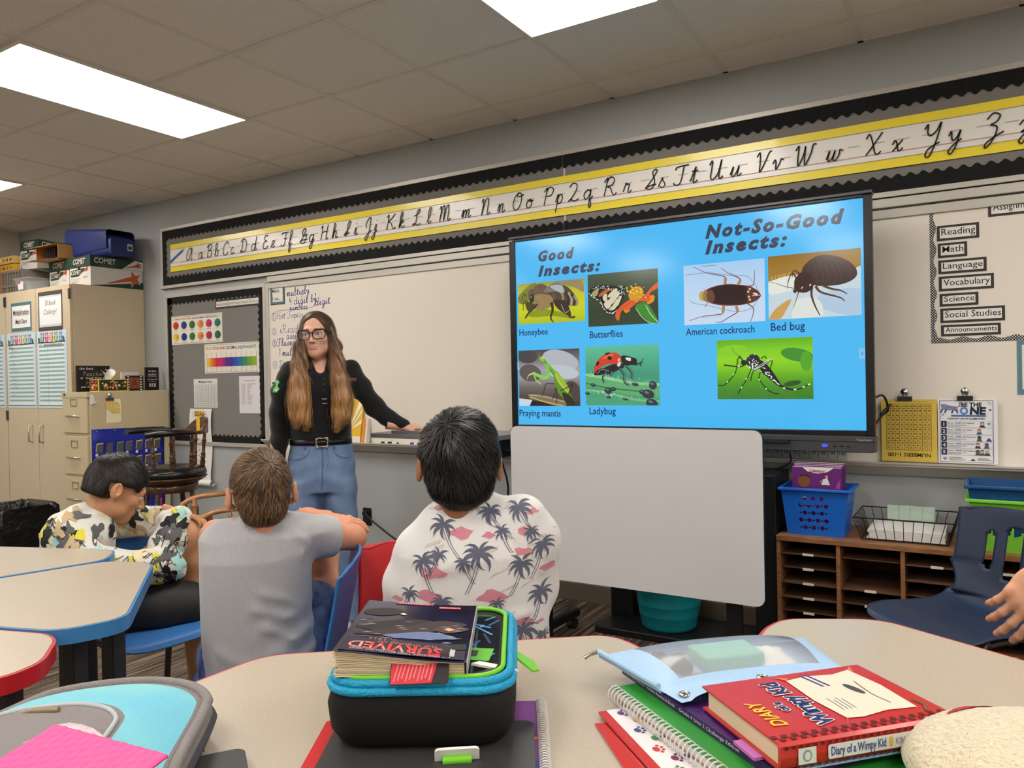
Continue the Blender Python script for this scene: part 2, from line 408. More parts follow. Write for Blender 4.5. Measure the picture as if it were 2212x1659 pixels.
G('L', [(.1,.6),(.35,.7),(.55,.9),(.45,1),(.32,.8),(.28,.25),(.1,.02),(.02,.1),(.2,.12),(.45,0),(.65,.1)])
G('M', [(.02,.75),(.12,.95),(.14,.6),(.06,0),(.2,.7),(.35,.97),(.4,.7),(.36,0),(.5,.7),(.65,.97),(.72,.7),(.68,.1),(.76,0),(.9,.12)])
G('N', [(.02,.75),(.12,.95),(.14,.6),(.06,0),(.25,.75),(.42,.97),(.5,.75),(.46,.1),(.54,0),(.68,.12)])
G('O', [(.4,.98),(.15,.75),(.05,.3),(.2,0),(.45,.1),(.6,.5),(.55,.9),(.35,.97),(.3,.8),(.5,.75),(.72,.85)])
G('P', [(.02,.75),(.2,.95),(.06,0)], [(.15,.75),(.35,1),(.6,.85),(.5,.55),(.2,.48)])
G('Q', [(.05,.8),(.25,1),(.5,.9),(.5,.6),(.25,.2),(.05,.02),(.2,.1),(.45,0),(.7,.1)])
G('R', [(.02,.75),(.2,.95),(.06,0)], [(.15,.75),(.35,1),(.6,.85),(.5,.58),(.22,.5),(.4,.4),(.55,.08),(.66,0),(.8,.12)])
G('S', [(0,.05),(.35,.5),(.58,.9),(.48,1),(.35,.85),(.5,.4),(.42,.08),(.2,0),(.08,.12),(.35,.2),(.6,.22)])
G('T', [(.05,.78),(.15,.92),(.75,.97)], [(.5,.95),(.4,.2),(.25,0),(.05,.05),(.02,.15)])
G('U', [(.02,.75),(.15,.95),(.15,.5),(.12,.15),(.25,0),(.5,.3),(.62,.95),(.55,.2),(.62,0),(.76,.12)])
G('V', [(.02,.75),(.15,.95),(.2,.5),(.22,0),(.45,.5),(.6,.9),(.72,.95)])
G('W', [(.02,.75),(.15,.95),(.15,.4),(.2,.02),(.4,.5),(.45,.9),(.46,.3),(.52,.02),(.72,.5),(.8,.92),(.95,.92)])
G('X', [(.02,.75),(.15,.95),(.3,.6),(.45,.08),(.58,0),(.7,.12)], [(.68,.97),(.4,.5),(.08,0)])
G('Y', [(.02,.75),(.14,.95),(.15,.6),(.28,.45),(.5,.65),(.64,.97),(.5,.1),(.3,-.45),(.15,-.4),(.25,-.12),(.65,.12)])
G('Z', [(.05,.75),(.25,.98),(.5,.85),(.4,.6),(.2,.5),(.42,.4),(.42,.1),(.25,-.3),(.08,-.45),(.1,-.25),(.4,-.02),(.7,.15)])
G('1', [(.1,.8),(.2,1),(.18,0)]); G('2', [(.05,.8),(.25,1),(.42,.8),(.2,.3),(.02,.02),(.2,.06),(.5,.02)])
G('3', [(.05,.9),(.3,1),(.4,.8),(.2,.55),(.42,.4),(.4,.1),(.2,0),(.02,.1)]); G('4', [(.15,.95),(.08,.5),(.45,.5)], [(.36,.75),(.34,0)])
G('-', [(.05,.3),(.4,.32)])
def glyph(mb, F, ch, x, y, h, wd, z, m, shear=0.12, n=5):
    wmax = 0
    for st in GL.get(ch, []):
        P = [(x + (p[0] + shear * p[1]) * h, y + p[1] * h) for p in spline(st, n)]
        mb.line(F, P, wd, z, m); wmax = max(wmax, max(p[0] for p in st))
    return wmax
def hand(mb, F, t, x, y, h, wd, z, m, gap=.06, rot=0.0):
    F2 = F @ Matrix.Translation((x, y, 0)) @ Matrix.Rotation(rot, 4, 'Z'); cx = 0
    for ch in t:
        if ch == ' ': cx += h * .4; continue
        cx += (glyph(mb, F2, ch, cx, 0, h, wd, z, m, shear=.05, n=3) + gap) * h
M_YEL = mat('banner_yellow', (246, 224, 66), rough=0.28, coat=0.25)
M_BAN = mat('banner_white', (238, 234, 228), rough=0.3, coat=0.2)
b = MB(); F = WF(.0)
# the strip bows a little off the board between its pins
def bowed(x0, x1, za, zb, m, off):
    n = int((x1 - x0) / .08); P = []
    for i in range(n + 1):
        X = x0 + (x1 - x0) * i / n; d = .017 + off + .003 * math.sin(X * 2 * PI / 1.17) ** 2
        P.append([(X, D - d, za), (X, D - d, zb)])
    b.grid(P, m, True)
BX0, BX1 = -5.50, 1.35
bowed(BX0, BX1, 2.147, 2.188, M_YEL, 0); bowed(BX0, BX1, 2.188, 2.323, M_BAN, 0); bowed(BX0, BX1, 2.323, 2.364, M_YEL, 0)
FB = WF(.0222)
for zz, mm, ww in ((2.216, ink((196, 120, 112)), .0022), (2.188, ink((120, 120, 116)), .0018), (2.323, ink((120, 120, 116)), .0018)):
    b.rect(FB, BX0, zz - ww / 2, BX1, zz + ww / 2, .0004, mm)
xx = BX0 + .2
while xx < BX1: b.rect(FB, xx, 2.2655, xx + .05, 2.2675, .0004, ink((150, 150, 148))); xx += .1
b.poly(FB, [(-5.50, 2.212), (-5.50, 2.236), (-5.335, 2.315), (-5.322, 2.318), (-5.33, 2.30)], .0006, ink((38, 104, 170)))
b.poly(FB, [(-5.345, 2.311), (-5.318, 2.321), (-5.338, 2.298)], .0008, ink((214, 196, 160)))
PX = [-5.26,-5.12,-5.02,-4.93,-4.83,-4.75,-4.63,-4.51,-4.39,-4.31,-4.19,-4.13,-4.0,-3.92,-3.8,-3.7,-3.59,-3.51,-3.4,-3.34,-3.21,-3.12,-3.0,-2.9,-2.78,-2.62,-2.48,-2.37,-2.26,-2.18,-2.06,-1.99,-1.9,-1.81,-1.68,-1.58,-1.45,-1.39,-1.29,-1.22,-1.11,-1.01,-.88,-.81,-.69,-.56,-.4,-.3,-.17,-.08,.06,.17]
for i in range(26):
    for j, ch in enumerate((chr(65 + i), chr(97 + i))):
        wdt = max(p[0] for st in GL[ch] for p in st); sc = .098
        glyph(b, FB, ch, PX[2 * i + j] - wdt * sc / 2, 2.216, sc, .0062, .001, K, n=6)
tag(b.build('alphabet_banner'), 'long yellow and white cursive alphabet strip pinned across the grey boards', 'banner')

# --- left grey board
t = thing('bulletin_board', 'square grey felt board below the alphabet, with black wavy edging and math charts', 'bulletin board', (-4.97, D, .77))
f = MB(); frame_bars(f, -5.592, -4.403, .77, 1.972, .03, M_ALU); f.build('frame', t, bev=.002)
MB().box(-5.562, -4.433, D - .01, D, .80, 1.942, M_GREY).build('felt_panel', t)
F = WF(.011)
for q, side in (((-5.562, 1.942, -4.433, 1.942), -1), ((-5.562, .80, -4.433, .80), 1), ((-5.562, .80, -5.562, 1.942), -1), ((-4.433, .80, -4.433, 1.942), 1)):
    s_ = MB(); scallop(s_, F, *q, .062, M_BLK, .001 + .0004 * (side > 0), side); s_.build('scalloped_border', t)

# --- whiteboard with tray
wb = thing('whiteboard', 'wide wall whiteboard with blue handwriting at its left and a marker tray below', 'whiteboard', (-1.9, D, .79))
MB().box(-4.37, 1.5, D - .012, D, .835, 1.935, M_WB).build('writing_surface', wb)
f = MB()
f.box(-4.37, 1.5, D - .022, D, 1.925, 1.965, M_ALU); f.box(-4.37, 1.5, D - .03, D, 1.972, 2.012, M_ALU)
f.box(-4.40, -4.37, D - .022, D, .80, 1.965, M_ALU)
f.build('frame', wb, bev=.003)
f = MB(); f.box(-4.40, 1.5, D - .085, D, .828, .838, M_ALU); f.box(-4.40, 1.5, D - .092, D - .082, .838, .846, M_ALU)
f.add([(-4.40, D - .09, .838), (1.5, D - .09, .838), (1.5, D - .02, .782), (-4.40, D - .02, .782), (-4.40, D, .828), (1.5, D, .828), (1.5, D, .782), (-4.40, D, .782)],
      [(0, 3, 2, 1), (3, 7, 6, 2), (0, 4, 7, 3), (1, 2, 6, 5)], M_ALU)
f.build('marker_tray', wb)
b = MB(); F = WF(.0125); BLU = ink((52, 62, 140)); BL2 = ink((120, 128, 176))
hand(b, F, 'multiply', -4.185, 1.857, .055, .0045, .0004, BLU, rot=.03)
hand(b, F, '4 digit by', -4.165, 1.795, .055, .0045, .0004, BLU, rot=.02)
hand(b, F, '1', -3.915, 1.81, .05, .0045, .0004, BLU); hand(b, F, 'digit', -3.905, 1.775, .055, .0045, .0004, BLU, rot=.03)
hand(b, F, 'numbers', -4.16, 1.755, .045, .004, .0004, BLU)
b.line(F, [(-4.345, 1.745), (-4.25, 1.762), (-4.05, 1.758), (-3.92, 1.768)], .003, .0004, BL2, sm=4)
for zz, s1, mm in ((1.705, '1', BLU), (1.60, '2', BL2), (1.515, '3', BLU), (1.36, '4', BL2)):
    b.line(F, [(-4.322 + .022 * math.cos(a), zz + .015 + .026 * math.sin(a)) for a in np.linspace(0, 2 * PI, 14)], .0035, .0004, mm)
    hand(b, F, s1, -4.331, zz, .03, .004, .0005, mm)
hand(b, F, 'Hot Topics', -4.295, 1.702, .05, .0035, .0004, BL2); hand(b, F, 'iReady', -4.265, 1.60, .06, .004, .0004, BL2)
hand(b, F, 'assign', -4.20, 1.555, .055, .004, .0004, BLU); hand(b, F, 'Fluency - tr', -4.295, 1.508, .055, .0045, .0004, BLU)
hand(b, F, '1 multiple', -4.28, 1.437, .055, .0045, .0004, BLU); hand(b, F, 'Drops', -4.28, 1.352, .055, .004, .0004, BL2)
b.build('handwriting', wb)
# ------------------------------------------------------------------ large display on its floor stand
TY = 3.53
tv = thing('display_panel', 'large lit interactive display showing a blue slide of good and not-so-good insects', 'display', (-1.27, TY, .9))
M_BEZ = mat('bezel_black', (20, 21, 25), rough=0.25, spec=0.5); M_GUN = mat('gunmetal', (92, 92, 96), rough=0.35, metal=0.7)
b = MB(); b.box(-2.16, -.385, TY + .001, TY + .07, .90, 1.99, M_DARK); b.box(-1.9, -.65, TY + .07, TY + .12, 1.0, 1.85, M_DARK); b.build('back_shell', tv, bev=.006)
b = MB()
b.box(-2.166, -2.131, TY - .012, TY + .03, .975, 1.985, M_BEZ); b.box(-.412, -.378, TY - .012, TY + .03, .975, 1.99, M_BEZ)
b.box(-2.131, -.412, TY - .012, TY + .03, 1.979, 1.994, M_BEZ); b.box(-2.131, -.412, TY - .012, TY + .03, .972, .996, M_BEZ); b.build('bezel', tv, bev=.003)
b = MB(); b.box(-2.168, -.376, TY - .016, TY + .05, 1.994, 2.008, M_GUN); b.build('top_trim', tv, bev=.003)
b = MB(); b.box(-2.168, -.376, TY - .028, TY + .05, .905, .972, M_GUN); b.box(-2.168, -.376, TY - .03, TY - .028, .948, .952, M_DARK)
b.box(-.86, -.72, TY - .05, TY - .028, .938, .955, M_DARK)
for x in (-.535, -.508, -.481): b.box(x - .007, x + .007, TY - .030, TY - .028, .926, .932, M_DARK)
Fp = WF(D - TY + .0285); b.text(Fp, 'ViewSonic', -.39, .953, .014, .0003, ink((190, 190, 192)), align='r')
b.build('control_bar', tv, bev=.002)
MB().box(-.585, -.563, TY - .0305, TY - .029, .925, .937, mat('usb_blue', (60, 70, 240), emit=1.0)).build('power_light', tv)
# --- slide, drawn in the plane of the panel
S = WF(D - TY)
b = MB(); b.rect(S, -2.131, .996, -.412, 1.979, .001, scr((72, 184, 243)))
INKS = scr((56, 62, 84)); NAVY = scr((22, 52, 110))
def bold_it(t, x0, x1, y, sz):      # heavy slanted slab lettering
    b.text_fit(S, t, x0, x1, y, sz, .0022, INKS, shear=.28, bold=.052, space=1.28)
bold_it('Good', -1.99, -1.775, 1.864, .074); bold_it('Insects:', -1.993, -1.63, 1.785, .074)
bold_it('Not-So-Good', -1.09, -.485, 1.885, .082); bold_it('Insects:', -1.092, -.722, 1.812, .082)
for t, x0, x1, y, sz in (('Honeybee', -2.115, -1.94, 1.474, .05), ('Butterflies', -1.696, -1.515, 1.443, .05), ('Praying mantis', -2.124, -1.872, 1.041, .05),
                         ('Ladybug', -1.706, -1.56, 1.055, .05), ('American cockroach', -1.191, -.87, 1.434, .047), ('Bed bug', -.798, -.653, 1.436, .052)):
    b.text_fit(S, t, x0, x1, y, sz, .0022, NAVY, bold=.012)
b.poly(S, rrect(-2.131, 1.29, -2.113, 1.332, .004), .002, scr((150, 205, 240))); b.poly(S, rrect(-.437, 1.30, -.412, 1.345, .005), .002, scr((120, 196, 240)))
b.line(S, [(-.42, 1.330), (-.428, 1.3225), (-.42, 1.315)], .0025, .003, NAVY)
PZ = [.003]
class Pic:      # art units -> place on the slide
    def __init__(s, tl, tr, bl, x0, x1, z0, z1):
        s.A = np.array([[tr[0] - tl[0], bl[0] - tl[0]], [tr[1] - tl[1], bl[1] - tl[1]]], float); s.I = np.linalg.inv(s.A); s.tl = np.array(tl, float)
        s.x0, s.x1, s.z0, s.z1 = x0, x1, z0, z1; s.k = (x1 - x0) / np.hypot(tr[0] - tl[0], tr[1] - tl[1]); s.z = .0025
    def p(s, q):
        u, v = s.I @ (np.array(q, float) - s.tl); u = min(1, max(0, u)); v = min(1, max(0, v)); return (s.x0 + u * (s.x1 - s.x0), s.z1 - v * (s.z1 - s.z0))
    def up(s): s.z += .00012; return s.z
    def bg(s, c): b.rect(S, s.x0, s.z0, s.x1, s.z1, s.up(), scr(c))
    def band(s, cols, vertical=True, n=24):      # smooth colour run of the photographed backdrop
        z = s.up(); N = n
        for i in range(N):
            t = i / (N - 1) * (len(cols) - 1); k = min(int(t), len(cols) - 2); f = t - k
            c = tuple(int(cols[k][j] * (1 - f) + cols[k + 1][j] * f) // 3 * 3 for j in range(3)); a, e = i / N, (i + 1) / N
            if vertical: b.rect(S, s.x0, s.z1 - e * (s.z1 - s.z0), s.x1, s.z1 - a * (s.z1 - s.z0), z, scr(c))
            else: b.rect(S, s.x0 + a * (s.x1 - s.x0), s.z0, s.x0 + e * (s.x1 - s.x0), s.z1, z, scr(c))
    def poly(s, pts, c, sm=0):
        if sm: pts = spline(pts, sm, True)
        b.poly(S, [s.p(q) for q in reversed(pts)], s.up(), scr(c))
    def ell(s, cx, cy, rx, ry, c, rot=0, n=20):
        a = math.radians(rot); P = []
        for i in range(n):
            t = 2 * PI * i / n; x, y = rx * math.cos(t), ry * math.sin(t); P.append((cx + x * math.cos(a) - y * math.sin(a), cy + x * math.sin(a) + y * math.cos(a)))
        s.poly(P, c)
    def line(s, pts, wd, c, sm=4):
        if sm: pts = spline(pts, sm)
        b.line(S, [s.p(q) for q in pts], (lambda t: wd(t) * s.k) if callable(wd) else wd * s.k, s.up(), scr(c))
rr = random.Random(3)
# honeybee
p = Pic((42, 222), (748, 152), (50, 645), -2.119, -1.721, 1.534, 1.751)
p.band([(158, 160, 42), (196, 192, 50), (206, 204, 26), (200, 206, 28), (176, 190, 30)])
p.poly([(60, 330), (250, 180), (160, 400), (60, 420)], (120, 122, 40), 4); p.poly([(420, 190), (700, 165), (740, 290), (640, 240)], (150, 134, 96), 4)
p.poly([(150, 520), (330, 470), (600, 520), (640, 560), (420, 540), (200, 560)], (138, 150, 22), 4)
p.ell(300, 290, 90, 78, (104, 84, 66), 10)
p.poly([(370, 300), (440, 230), (560, 230), (660, 330), (686, 410), (640, 430), (540, 420), (420, 390)], (84, 70, 54), 5)
for k, (x, c) in enumerate(((520, (148, 132, 104)), (575, (52, 44, 40)), (610, (170, 156, 128)), (640, (54, 46, 42)), (665, (150, 138, 112)))):
    p.line([(x - 25, 262 + k * 16), (x + 10, 340 + k * 10), (x + 5, 425)], 24, c)
p.ell(205, 330, 48, 64, (96, 82, 62), -12); p.poly([(230, 330), (400, 330), (420, 420), (330, 480), (230, 470)], (150, 128, 80), 4)
for i in range(60):
    x = rr.uniform(180, 440); y = rr.uniform(240, 470); p.line([(x, y), (x + rr.uniform(-14, 14), y + rr.uniform(10, 26))], 3, rr.choice([(176, 150, 100), (126, 100, 74), (78, 62, 50)]), 0)
p.ell(205, 370, 26, 46, (34, 32, 34), 8); p.ell(198, 352, 8, 14, (120, 128, 134), 8)
p.poly([(330, 300), (430, 205), (520, 215), (560, 300), (470, 290)], (124, 116, 106), 4); p.poly([(400, 235), (520, 225), (545, 300), (480, 290)], (172, 178, 180), 3)
p.line([(150, 350), (120, 320), (95, 395)], 7, (44, 40, 34)); p.line([(150, 385), (115, 410), (112, 495)], 7, (44, 40, 34))
p.poly([(140, 400), (260, 440), (190, 505), (150, 480)], (70, 66, 34), 3)
p.line([(270, 420), (215, 480), (170, 520), (135, 575)], 17, (58, 48, 34)); p.line([(420, 400), (430, 480), (410, 560), (440, 605)], lambda t: 34 - 26 * t, (52, 44, 34))
p.poly([(440, 385), (560, 380), (610, 470), (620, 530), (570, 520), (480, 460)], (56, 46, 34), 4); p.line([(590, 500), (610, 545), (665, 540)], 14, (58, 48, 34)); p.line([(520, 420), (560, 500), (600, 480)], 6, (176, 170, 150))
# monarch
p = Pic((782, 125), (1522, 42), (790, 665), -1.702, -1.326, 1.501, 1.766)
p.band([(70, 82, 62), (62, 76, 52), (48, 64, 44), (52, 66, 46)])
p.poly([(1380, 380), (1440, 420), (1530, 570), (1525, 615), (1440, 580), (1290, 440)], (62, 136, 42), 4); p.line([(1400, 410), (1450, 500), (1525, 575)], 9, (170, 214, 160)); p.line([(1300, 450), (1370, 540), (1480, 610)], 7, (180, 216, 170))
p.poly([(1420, 330), (1486, 310), (1480, 370), (1420, 400)], (232, 140, 40), 3); p.poly([(1160, 440), (1210, 430), (1240, 470), (1190, 500)], (226, 128, 44), 3)
p.poly([(1085, 550), (1100, 480), (1180, 400), (1300, 330), (1400, 300), (1450, 240), (1525, 180), (1525, 235), (1445, 290), (1440, 370), (1330, 380), (1230, 460), (1150, 480), (1120, 580)], (222, 92, 40), 4)
p.line([(1110, 490), (1200, 420), (1320, 350), (1430, 330)], 6, (190, 66, 26))
p.ell(1300, 300, 85, 66, (208, 152, 30), -38)
for i in range(46): p.ell(1300 + rr.gauss(0, 48), 295 + rr.gauss(0, 38), 9, 6, rr.choice([(232, 186, 44), (190, 128, 24), (244, 206, 80)]), n=8)
p.poly([(800, 320), (840, 255), (940, 228), (1100, 232), (1150, 270), (1180, 320), (1140, 400), (1100, 480), (1050, 522), (990, 515), (945, 460), (925, 400), (870, 375), (815, 350)], (26, 24, 22), 5)
p.poly([(830, 320), (870, 280), (905, 270), (900, 320), (870, 345)], (170, 160, 96), 3); p.poly([(915, 320), (1000, 262), (1060, 262), (1000, 300), (920, 350)], (176, 104, 44), 3)
for q in ([(1000, 400), (960, 380), (955, 340), (990, 310), (1000, 330)], [(1010, 330), (1090, 255), (1110, 280), (1030, 350)], [(1030, 360), (1110, 285), (1140, 300), (1110, 350), (1050, 420)], [(1010, 380), (1060, 350), (1040, 440), (1000, 470), (965, 420)], [(1060, 430), (1110, 360), (1120, 400), (1080, 470), (1020, 480)], [(1120, 350), (1160, 310), (1150, 360), (1110, 440)]):
    p.poly(q, (214, 206, 172), 3)
for i in range(46):
    t = i / 45; q = spline([(808, 330), (850, 362), (920, 395), (950, 450), (1000, 508), (1060, 515), (1095, 490)], 8); u = q[int(t * (len(q) - 1))]
    p.ell(u[0] + rr.uniform(-4, 12), u[1] + rr.uniform(-12, 2), 5, 5, (236, 236, 232), n=6)
for i in range(22): p.ell(rr.uniform(850, 1080), 250 + rr.uniform(-14, 26), 6, 5, (232, 230, 226), n=6)
p.ell(1165, 275, 22, 60, (30, 28, 30), 15)
for i in range(24): p.ell(1165 + rr.uniform(-26, 30), 275 + rr.uniform(-50, 50), 5, 5, (220, 220, 224), n=6)
p.line([(1190, 230), (1240, 190), (1290, 150)], 3, (30, 28, 26)); p.line([(1180, 330), (1210, 365)], 4, (30, 28, 26))
# mantis
p = Pic((52, 918), (695, 888), (58, 1500), -2.123, -1.757, 1.096, 1.394)
p.band([(78, 74, 74), (120, 116, 116), (160, 162, 166), (150, 152, 156), (112, 104, 100), (84, 72, 66), (58, 48, 44)])
p.ell(500, 1010, 190, 100, (176, 182, 188), 14); p.ell(520, 1130, 170, 70, (188, 196, 202), 6); p.ell(150, 980, 110, 70, (70, 66, 66), 0); p.ell(180, 1150, 120, 90, (92, 84, 82), 10); p.ell(610, 1330, 90, 110, (74, 62, 58))
p.poly([(58, 1420), (200, 1430), (170, 1500), (58, 1500)], (196, 216, 230)); p.poly([(200, 1440), (560, 1470), (690, 1500), (170, 1500)], (22, 18, 18))
p.poly([(160, 1372), (330, 1376), (480, 1410), (560, 1430), (540, 1490), (400, 1470), (240, 1430), (180, 1420)], (128, 112, 78), 3); p.line([(180, 1400), (320, 1440), (530, 1475)], 10, (196, 170, 110)); p.line([(170, 1380), (330, 1390), (550, 1435)], 8, (176, 174, 168))
p.poly([(430, 1130), (480, 1140), (560, 1270), (600, 1350), (650, 1440), (600, 1480), (540, 1420), (470, 1330), (440, 1240)], (92, 140, 34), 4)
p.poly([(440, 1140), (490, 1150), (590, 1300), (560, 1330), (470, 1230)], (150, 186, 40), 3); p.poly([(520, 1340), (600, 1370), (650, 1440), (610, 1490), (550, 1440)], (40, 38, 26), 4)
p.line([(320, 1000), (370, 1070), (440, 1150)], lambda t: 28 + 22 * t, (110, 176, 54)); p.line([(450, 1150), (500, 1250), (580, 1340)], 5, (226, 210, 150)); p.line([(330, 1010), (380, 1090), (440, 1160)], 6, (60, 110, 30))
p.line([(355, 1050), (375, 1120), (370, 1190)], 30, (124, 196, 62)); p.line([(380, 1180), (330, 1195), (260, 1170), (210, 1150)], 30, (134, 208, 70)); p.line([(215, 1150), (165, 1175), (140, 1220)], lambda t: 18 - 12 * t, (196, 190, 130)); p.line([(150, 1185), (130, 1230)], 6, (30, 24, 20))
p.line([(225, 1175), (250, 1230), (300, 1260)], 14, (170, 190, 90)); p.ell(310, 1000, 30, 26, (130, 190, 60), 30); p.ell(318, 985, 16, 14, (196, 206, 110)); p.line([(305, 985), (303, 910)], 3, (40, 44, 30))
for q in ([(440, 1255), (350, 1260), (330, 1330), (305, 1385)], [(455, 1290), (440, 1360), (420, 1410)], [(460, 1300), (465, 1380), (455, 1460)], [(500, 1320), (570, 1290), (625, 1250), (600, 1330), (570, 1370)]): p.line(q, 8, (48, 34, 28), 3)
# ladybug
p = Pic((758, 880), (1535, 848), (765, 1490), -1.723, -1.327, 1.101, 1.398)
p.band([(92, 186, 150), (78, 172, 134), (62, 150, 116), (70, 158, 120), (76, 160, 118)])
p.line([(760, 1220), (950, 1240), (1200, 1290), (1540, 1310)], 130, (96, 170, 112)); p.line([(760, 1170), (950, 1195), (1250, 1240), (1540, 1250)], 26, (138, 200, 140)); p.line([(760, 1260), (1000, 1300), (1400, 1330)], 16, (60, 124, 66)); p.line([(770, 1330), (1000, 1350), (1280, 1410), (1540, 1420)], 20, (120, 186, 120))
for i in range(70): x = rr.uniform(765, 1530); y = 1160 + (x - 760) * .11 + rr.choice([0, 180]) + rr.uniform(-12, 12); p.line([(x, y), (x + rr.uniform(-6, 10), y + rr.choice([-22, 22]))], 3.5, (196, 232, 206), 0)
for x, y, rx, ry in ((1015, 1330, 42, 34), (1070, 1310, 30, 22), (1430, 1350, 64, 46), (1480, 1260, 40, 44), (1300, 1255, 36, 18), (850, 1275, 28, 18), (1370, 1330, 30, 24), (1020, 1395, 26, 14), (790, 1365, 26, 16), (1470, 1440, 60, 44), (1200, 1410, 30, 12)):
    p.ell(x, y, rx, ry, (44, 52, 62), 10); p.ell(x - rx * .2, y - ry * .35, rx * .4, ry * .25, (104, 120, 134), 10)
p.poly([(866, 1170), (870, 1110), (930, 1110), (1050, 1060), (1150, 1040), (1190, 1080), (1130, 1110), (1050, 1150), (950, 1165)], (30, 24, 28), 3)
p.poly([(868, 1150), (870, 1080), (920, 1000), (1000, 948), (1090, 935), (1160, 975), (1170, 1020), (1120, 1050), (1020, 1055), (930, 1095)], (206, 60, 36), 5)
p.poly([(950, 1000), (1010, 960), (1080, 948), (1060, 970), (990, 1000)], (226, 104, 66), 3)
p.ell(1035, 992, 24, 20, (24, 18, 20)); p.ell(905, 1050, 14, 26, (24, 18, 20), 25); p.ell(1010, 946, 30, 10, (24, 18, 20), -18); p.ell(1135, 1010, 14, 20, (236, 170, 130), 20)
p.poly([(1160, 970), (1250, 975), (1310, 1020), (1330, 1060), (1270, 1060), (1180, 1060)], (28, 24, 28), 4); p.poly([(1205, 985), (1260, 990), (1255, 1020), (1215, 1010)], (222, 226, 226), 3); p.ell(1290, 1010, 34, 24, (26, 24, 28), 30); p.ell(1135, 1055, 18, 26, (206, 210, 206), 30)
p.line([(1310, 1060), (1370, 1020), (1390, 990)], 8, (40, 50, 54)); p.poly([(1340, 1040), (1385, 1000), (1360, 1080)], (52, 66, 72))
for q in ([(930, 1110), (1000, 1130), (960, 1190), (975, 1250)], [(1140, 1090), (1190, 1160), (1190, 1230), (1240, 1265)], [(1210, 1070), (1265, 1130), (1265, 1200)], [(1060, 1130), (1040, 1180)], [(900, 1160), (950, 1110), (1030, 1130)]):
    p.line(q, 22, (34, 32, 36), 3); p.line([(x + 3, y - 2) for x, y in q], 5, (150, 164, 164), 3)
# cockroach
p = Pic((35, 222), (888, 132), (45, 845), -1.197, -.821, 1.482, 1.765)
p.band([(170, 206, 240), (186, 214, 242), (196, 218, 242), (200, 218, 240)])
p.line([(233, 222), (390, 208)], 4, (60, 70, 90), 0)
for q in ([(830, 455), (780, 380), (700, 310), (560, 312), (300, 290), (60, 318)], [(825, 540), (760, 630), (640, 672), (480, 660), (300, 625), (160, 610), (100, 580)]): p.line(q, 4, (104, 92, 100), 5)
for q in ([(485, 405), (490, 335), (440, 315), (290, 290), (140, 228)], [(620, 400), (648, 355), (600, 320), (530, 295), (440, 235)], [(730, 415), (780, 390), (790, 250)], [(470, 620), (465, 690), (430, 710), (250, 740), (95, 795)], [(600, 620), (620, 672), (520, 740), (440, 790), (390, 790)], [(720, 590), (775, 630), (775, 690), (745, 782)]):
    p.line(q, lambda t: 13 - 8 * t, (126, 74, 66), 4); 
for q in ([(485, 405), (490, 335)], [(620, 400), (648, 355)], [(470, 620), (465, 690)], [(600, 620), (620, 672)]): p.line(q, 30, (176, 130, 76), 0)
for x0, y0, x1, y1 in ((290, 290, 440, 315), (250, 740, 430, 710), (530, 295, 620, 340)):
    for i in range(9): t = i / 8; p.line([(x0 + (x1 - x0) * t, y0 + (y1 - y0) * t), (x0 + (x1 - x0) * t + 14, y0 + (y1 - y0) * t + (20 if y0 > 600 else -18))], 3, (110, 70, 66), 0)
p.line([(260, 450), (275, 480)], 4, (80, 60, 50)); p.line([(275, 640), (305, 600)], 6, (80, 50, 40))
p.poly([(215, 535), (280, 470), (380, 425), (520, 400), (660, 405), (760, 420), (830, 470), (856, 500), (830, 540), (760, 580), (620, 612), (440, 618), (300, 590)], (112, 40, 34), 5)
p.poly([(220, 535), (290, 478), (400, 430), (530, 408), (700, 420), (715, 500), (700, 585), (500, 608), (330, 590), (250, 560)], (44, 24, 22), 5)
for i, (x, rx, c) in enumerate(((250, 40, (190, 164, 92)), (290, 40, (150, 118, 74)), (335, 44, (104, 70, 50)))): p.ell(x, 532, rx, 52 + i * 8, c, -4)
p.poly([(725, 440), (800, 440), (852, 498), (800, 560), (730, 575), (712, 505)], (92, 50, 34), 4)
for x, y in ((745, 442), (728, 470), (735, 520), (745, 550)): p.ell(x, y, 12, 12, (222, 196, 150), n=8)
p.ell(800, 490, 26, 10, (226, 214, 220), 10); p.line([(770, 510), (850, 500)], 5, (230, 220, 226), 0)
# bed bug
p = Pic((923, 125), (1898, 25), (935, 790), -.806, -.424, 1.486, 1.77)
p.band([(146, 106, 30), (156, 118, 40), (166, 126, 50), (170, 138, 70), (206, 206, 196), (216, 216, 204), (214, 204, 180)])
p.poly([(925, 390), (1100, 330), (1300, 300), (1500, 400), (1900, 200), (1910, 735), (935, 790)], (196, 214, 222), 0); p.poly([(930, 400), (1100, 335), (1260, 320), (1240, 440), (1000, 520), (930, 500)], (226, 230, 220), 3)
p.poly([(935, 790), (1020, 660), (1180, 560), (1120, 690), (1050, 785)], (206, 158, 86), 3); p.poly([(1500, 500), (1900, 430), (1910, 700), (1500, 640)], (176, 200, 222), 3); p.poly([(1250, 560), (1480, 560), (1500, 760), (1200, 780)], (220, 226, 220), 3)
for i in range(14): x = rr.uniform(930, 1180); p.line([(x, 380 - (x - 930) * .25), (x + 14, 340 - (x - 930) * .25)], 4, (226, 190, 110), 0)
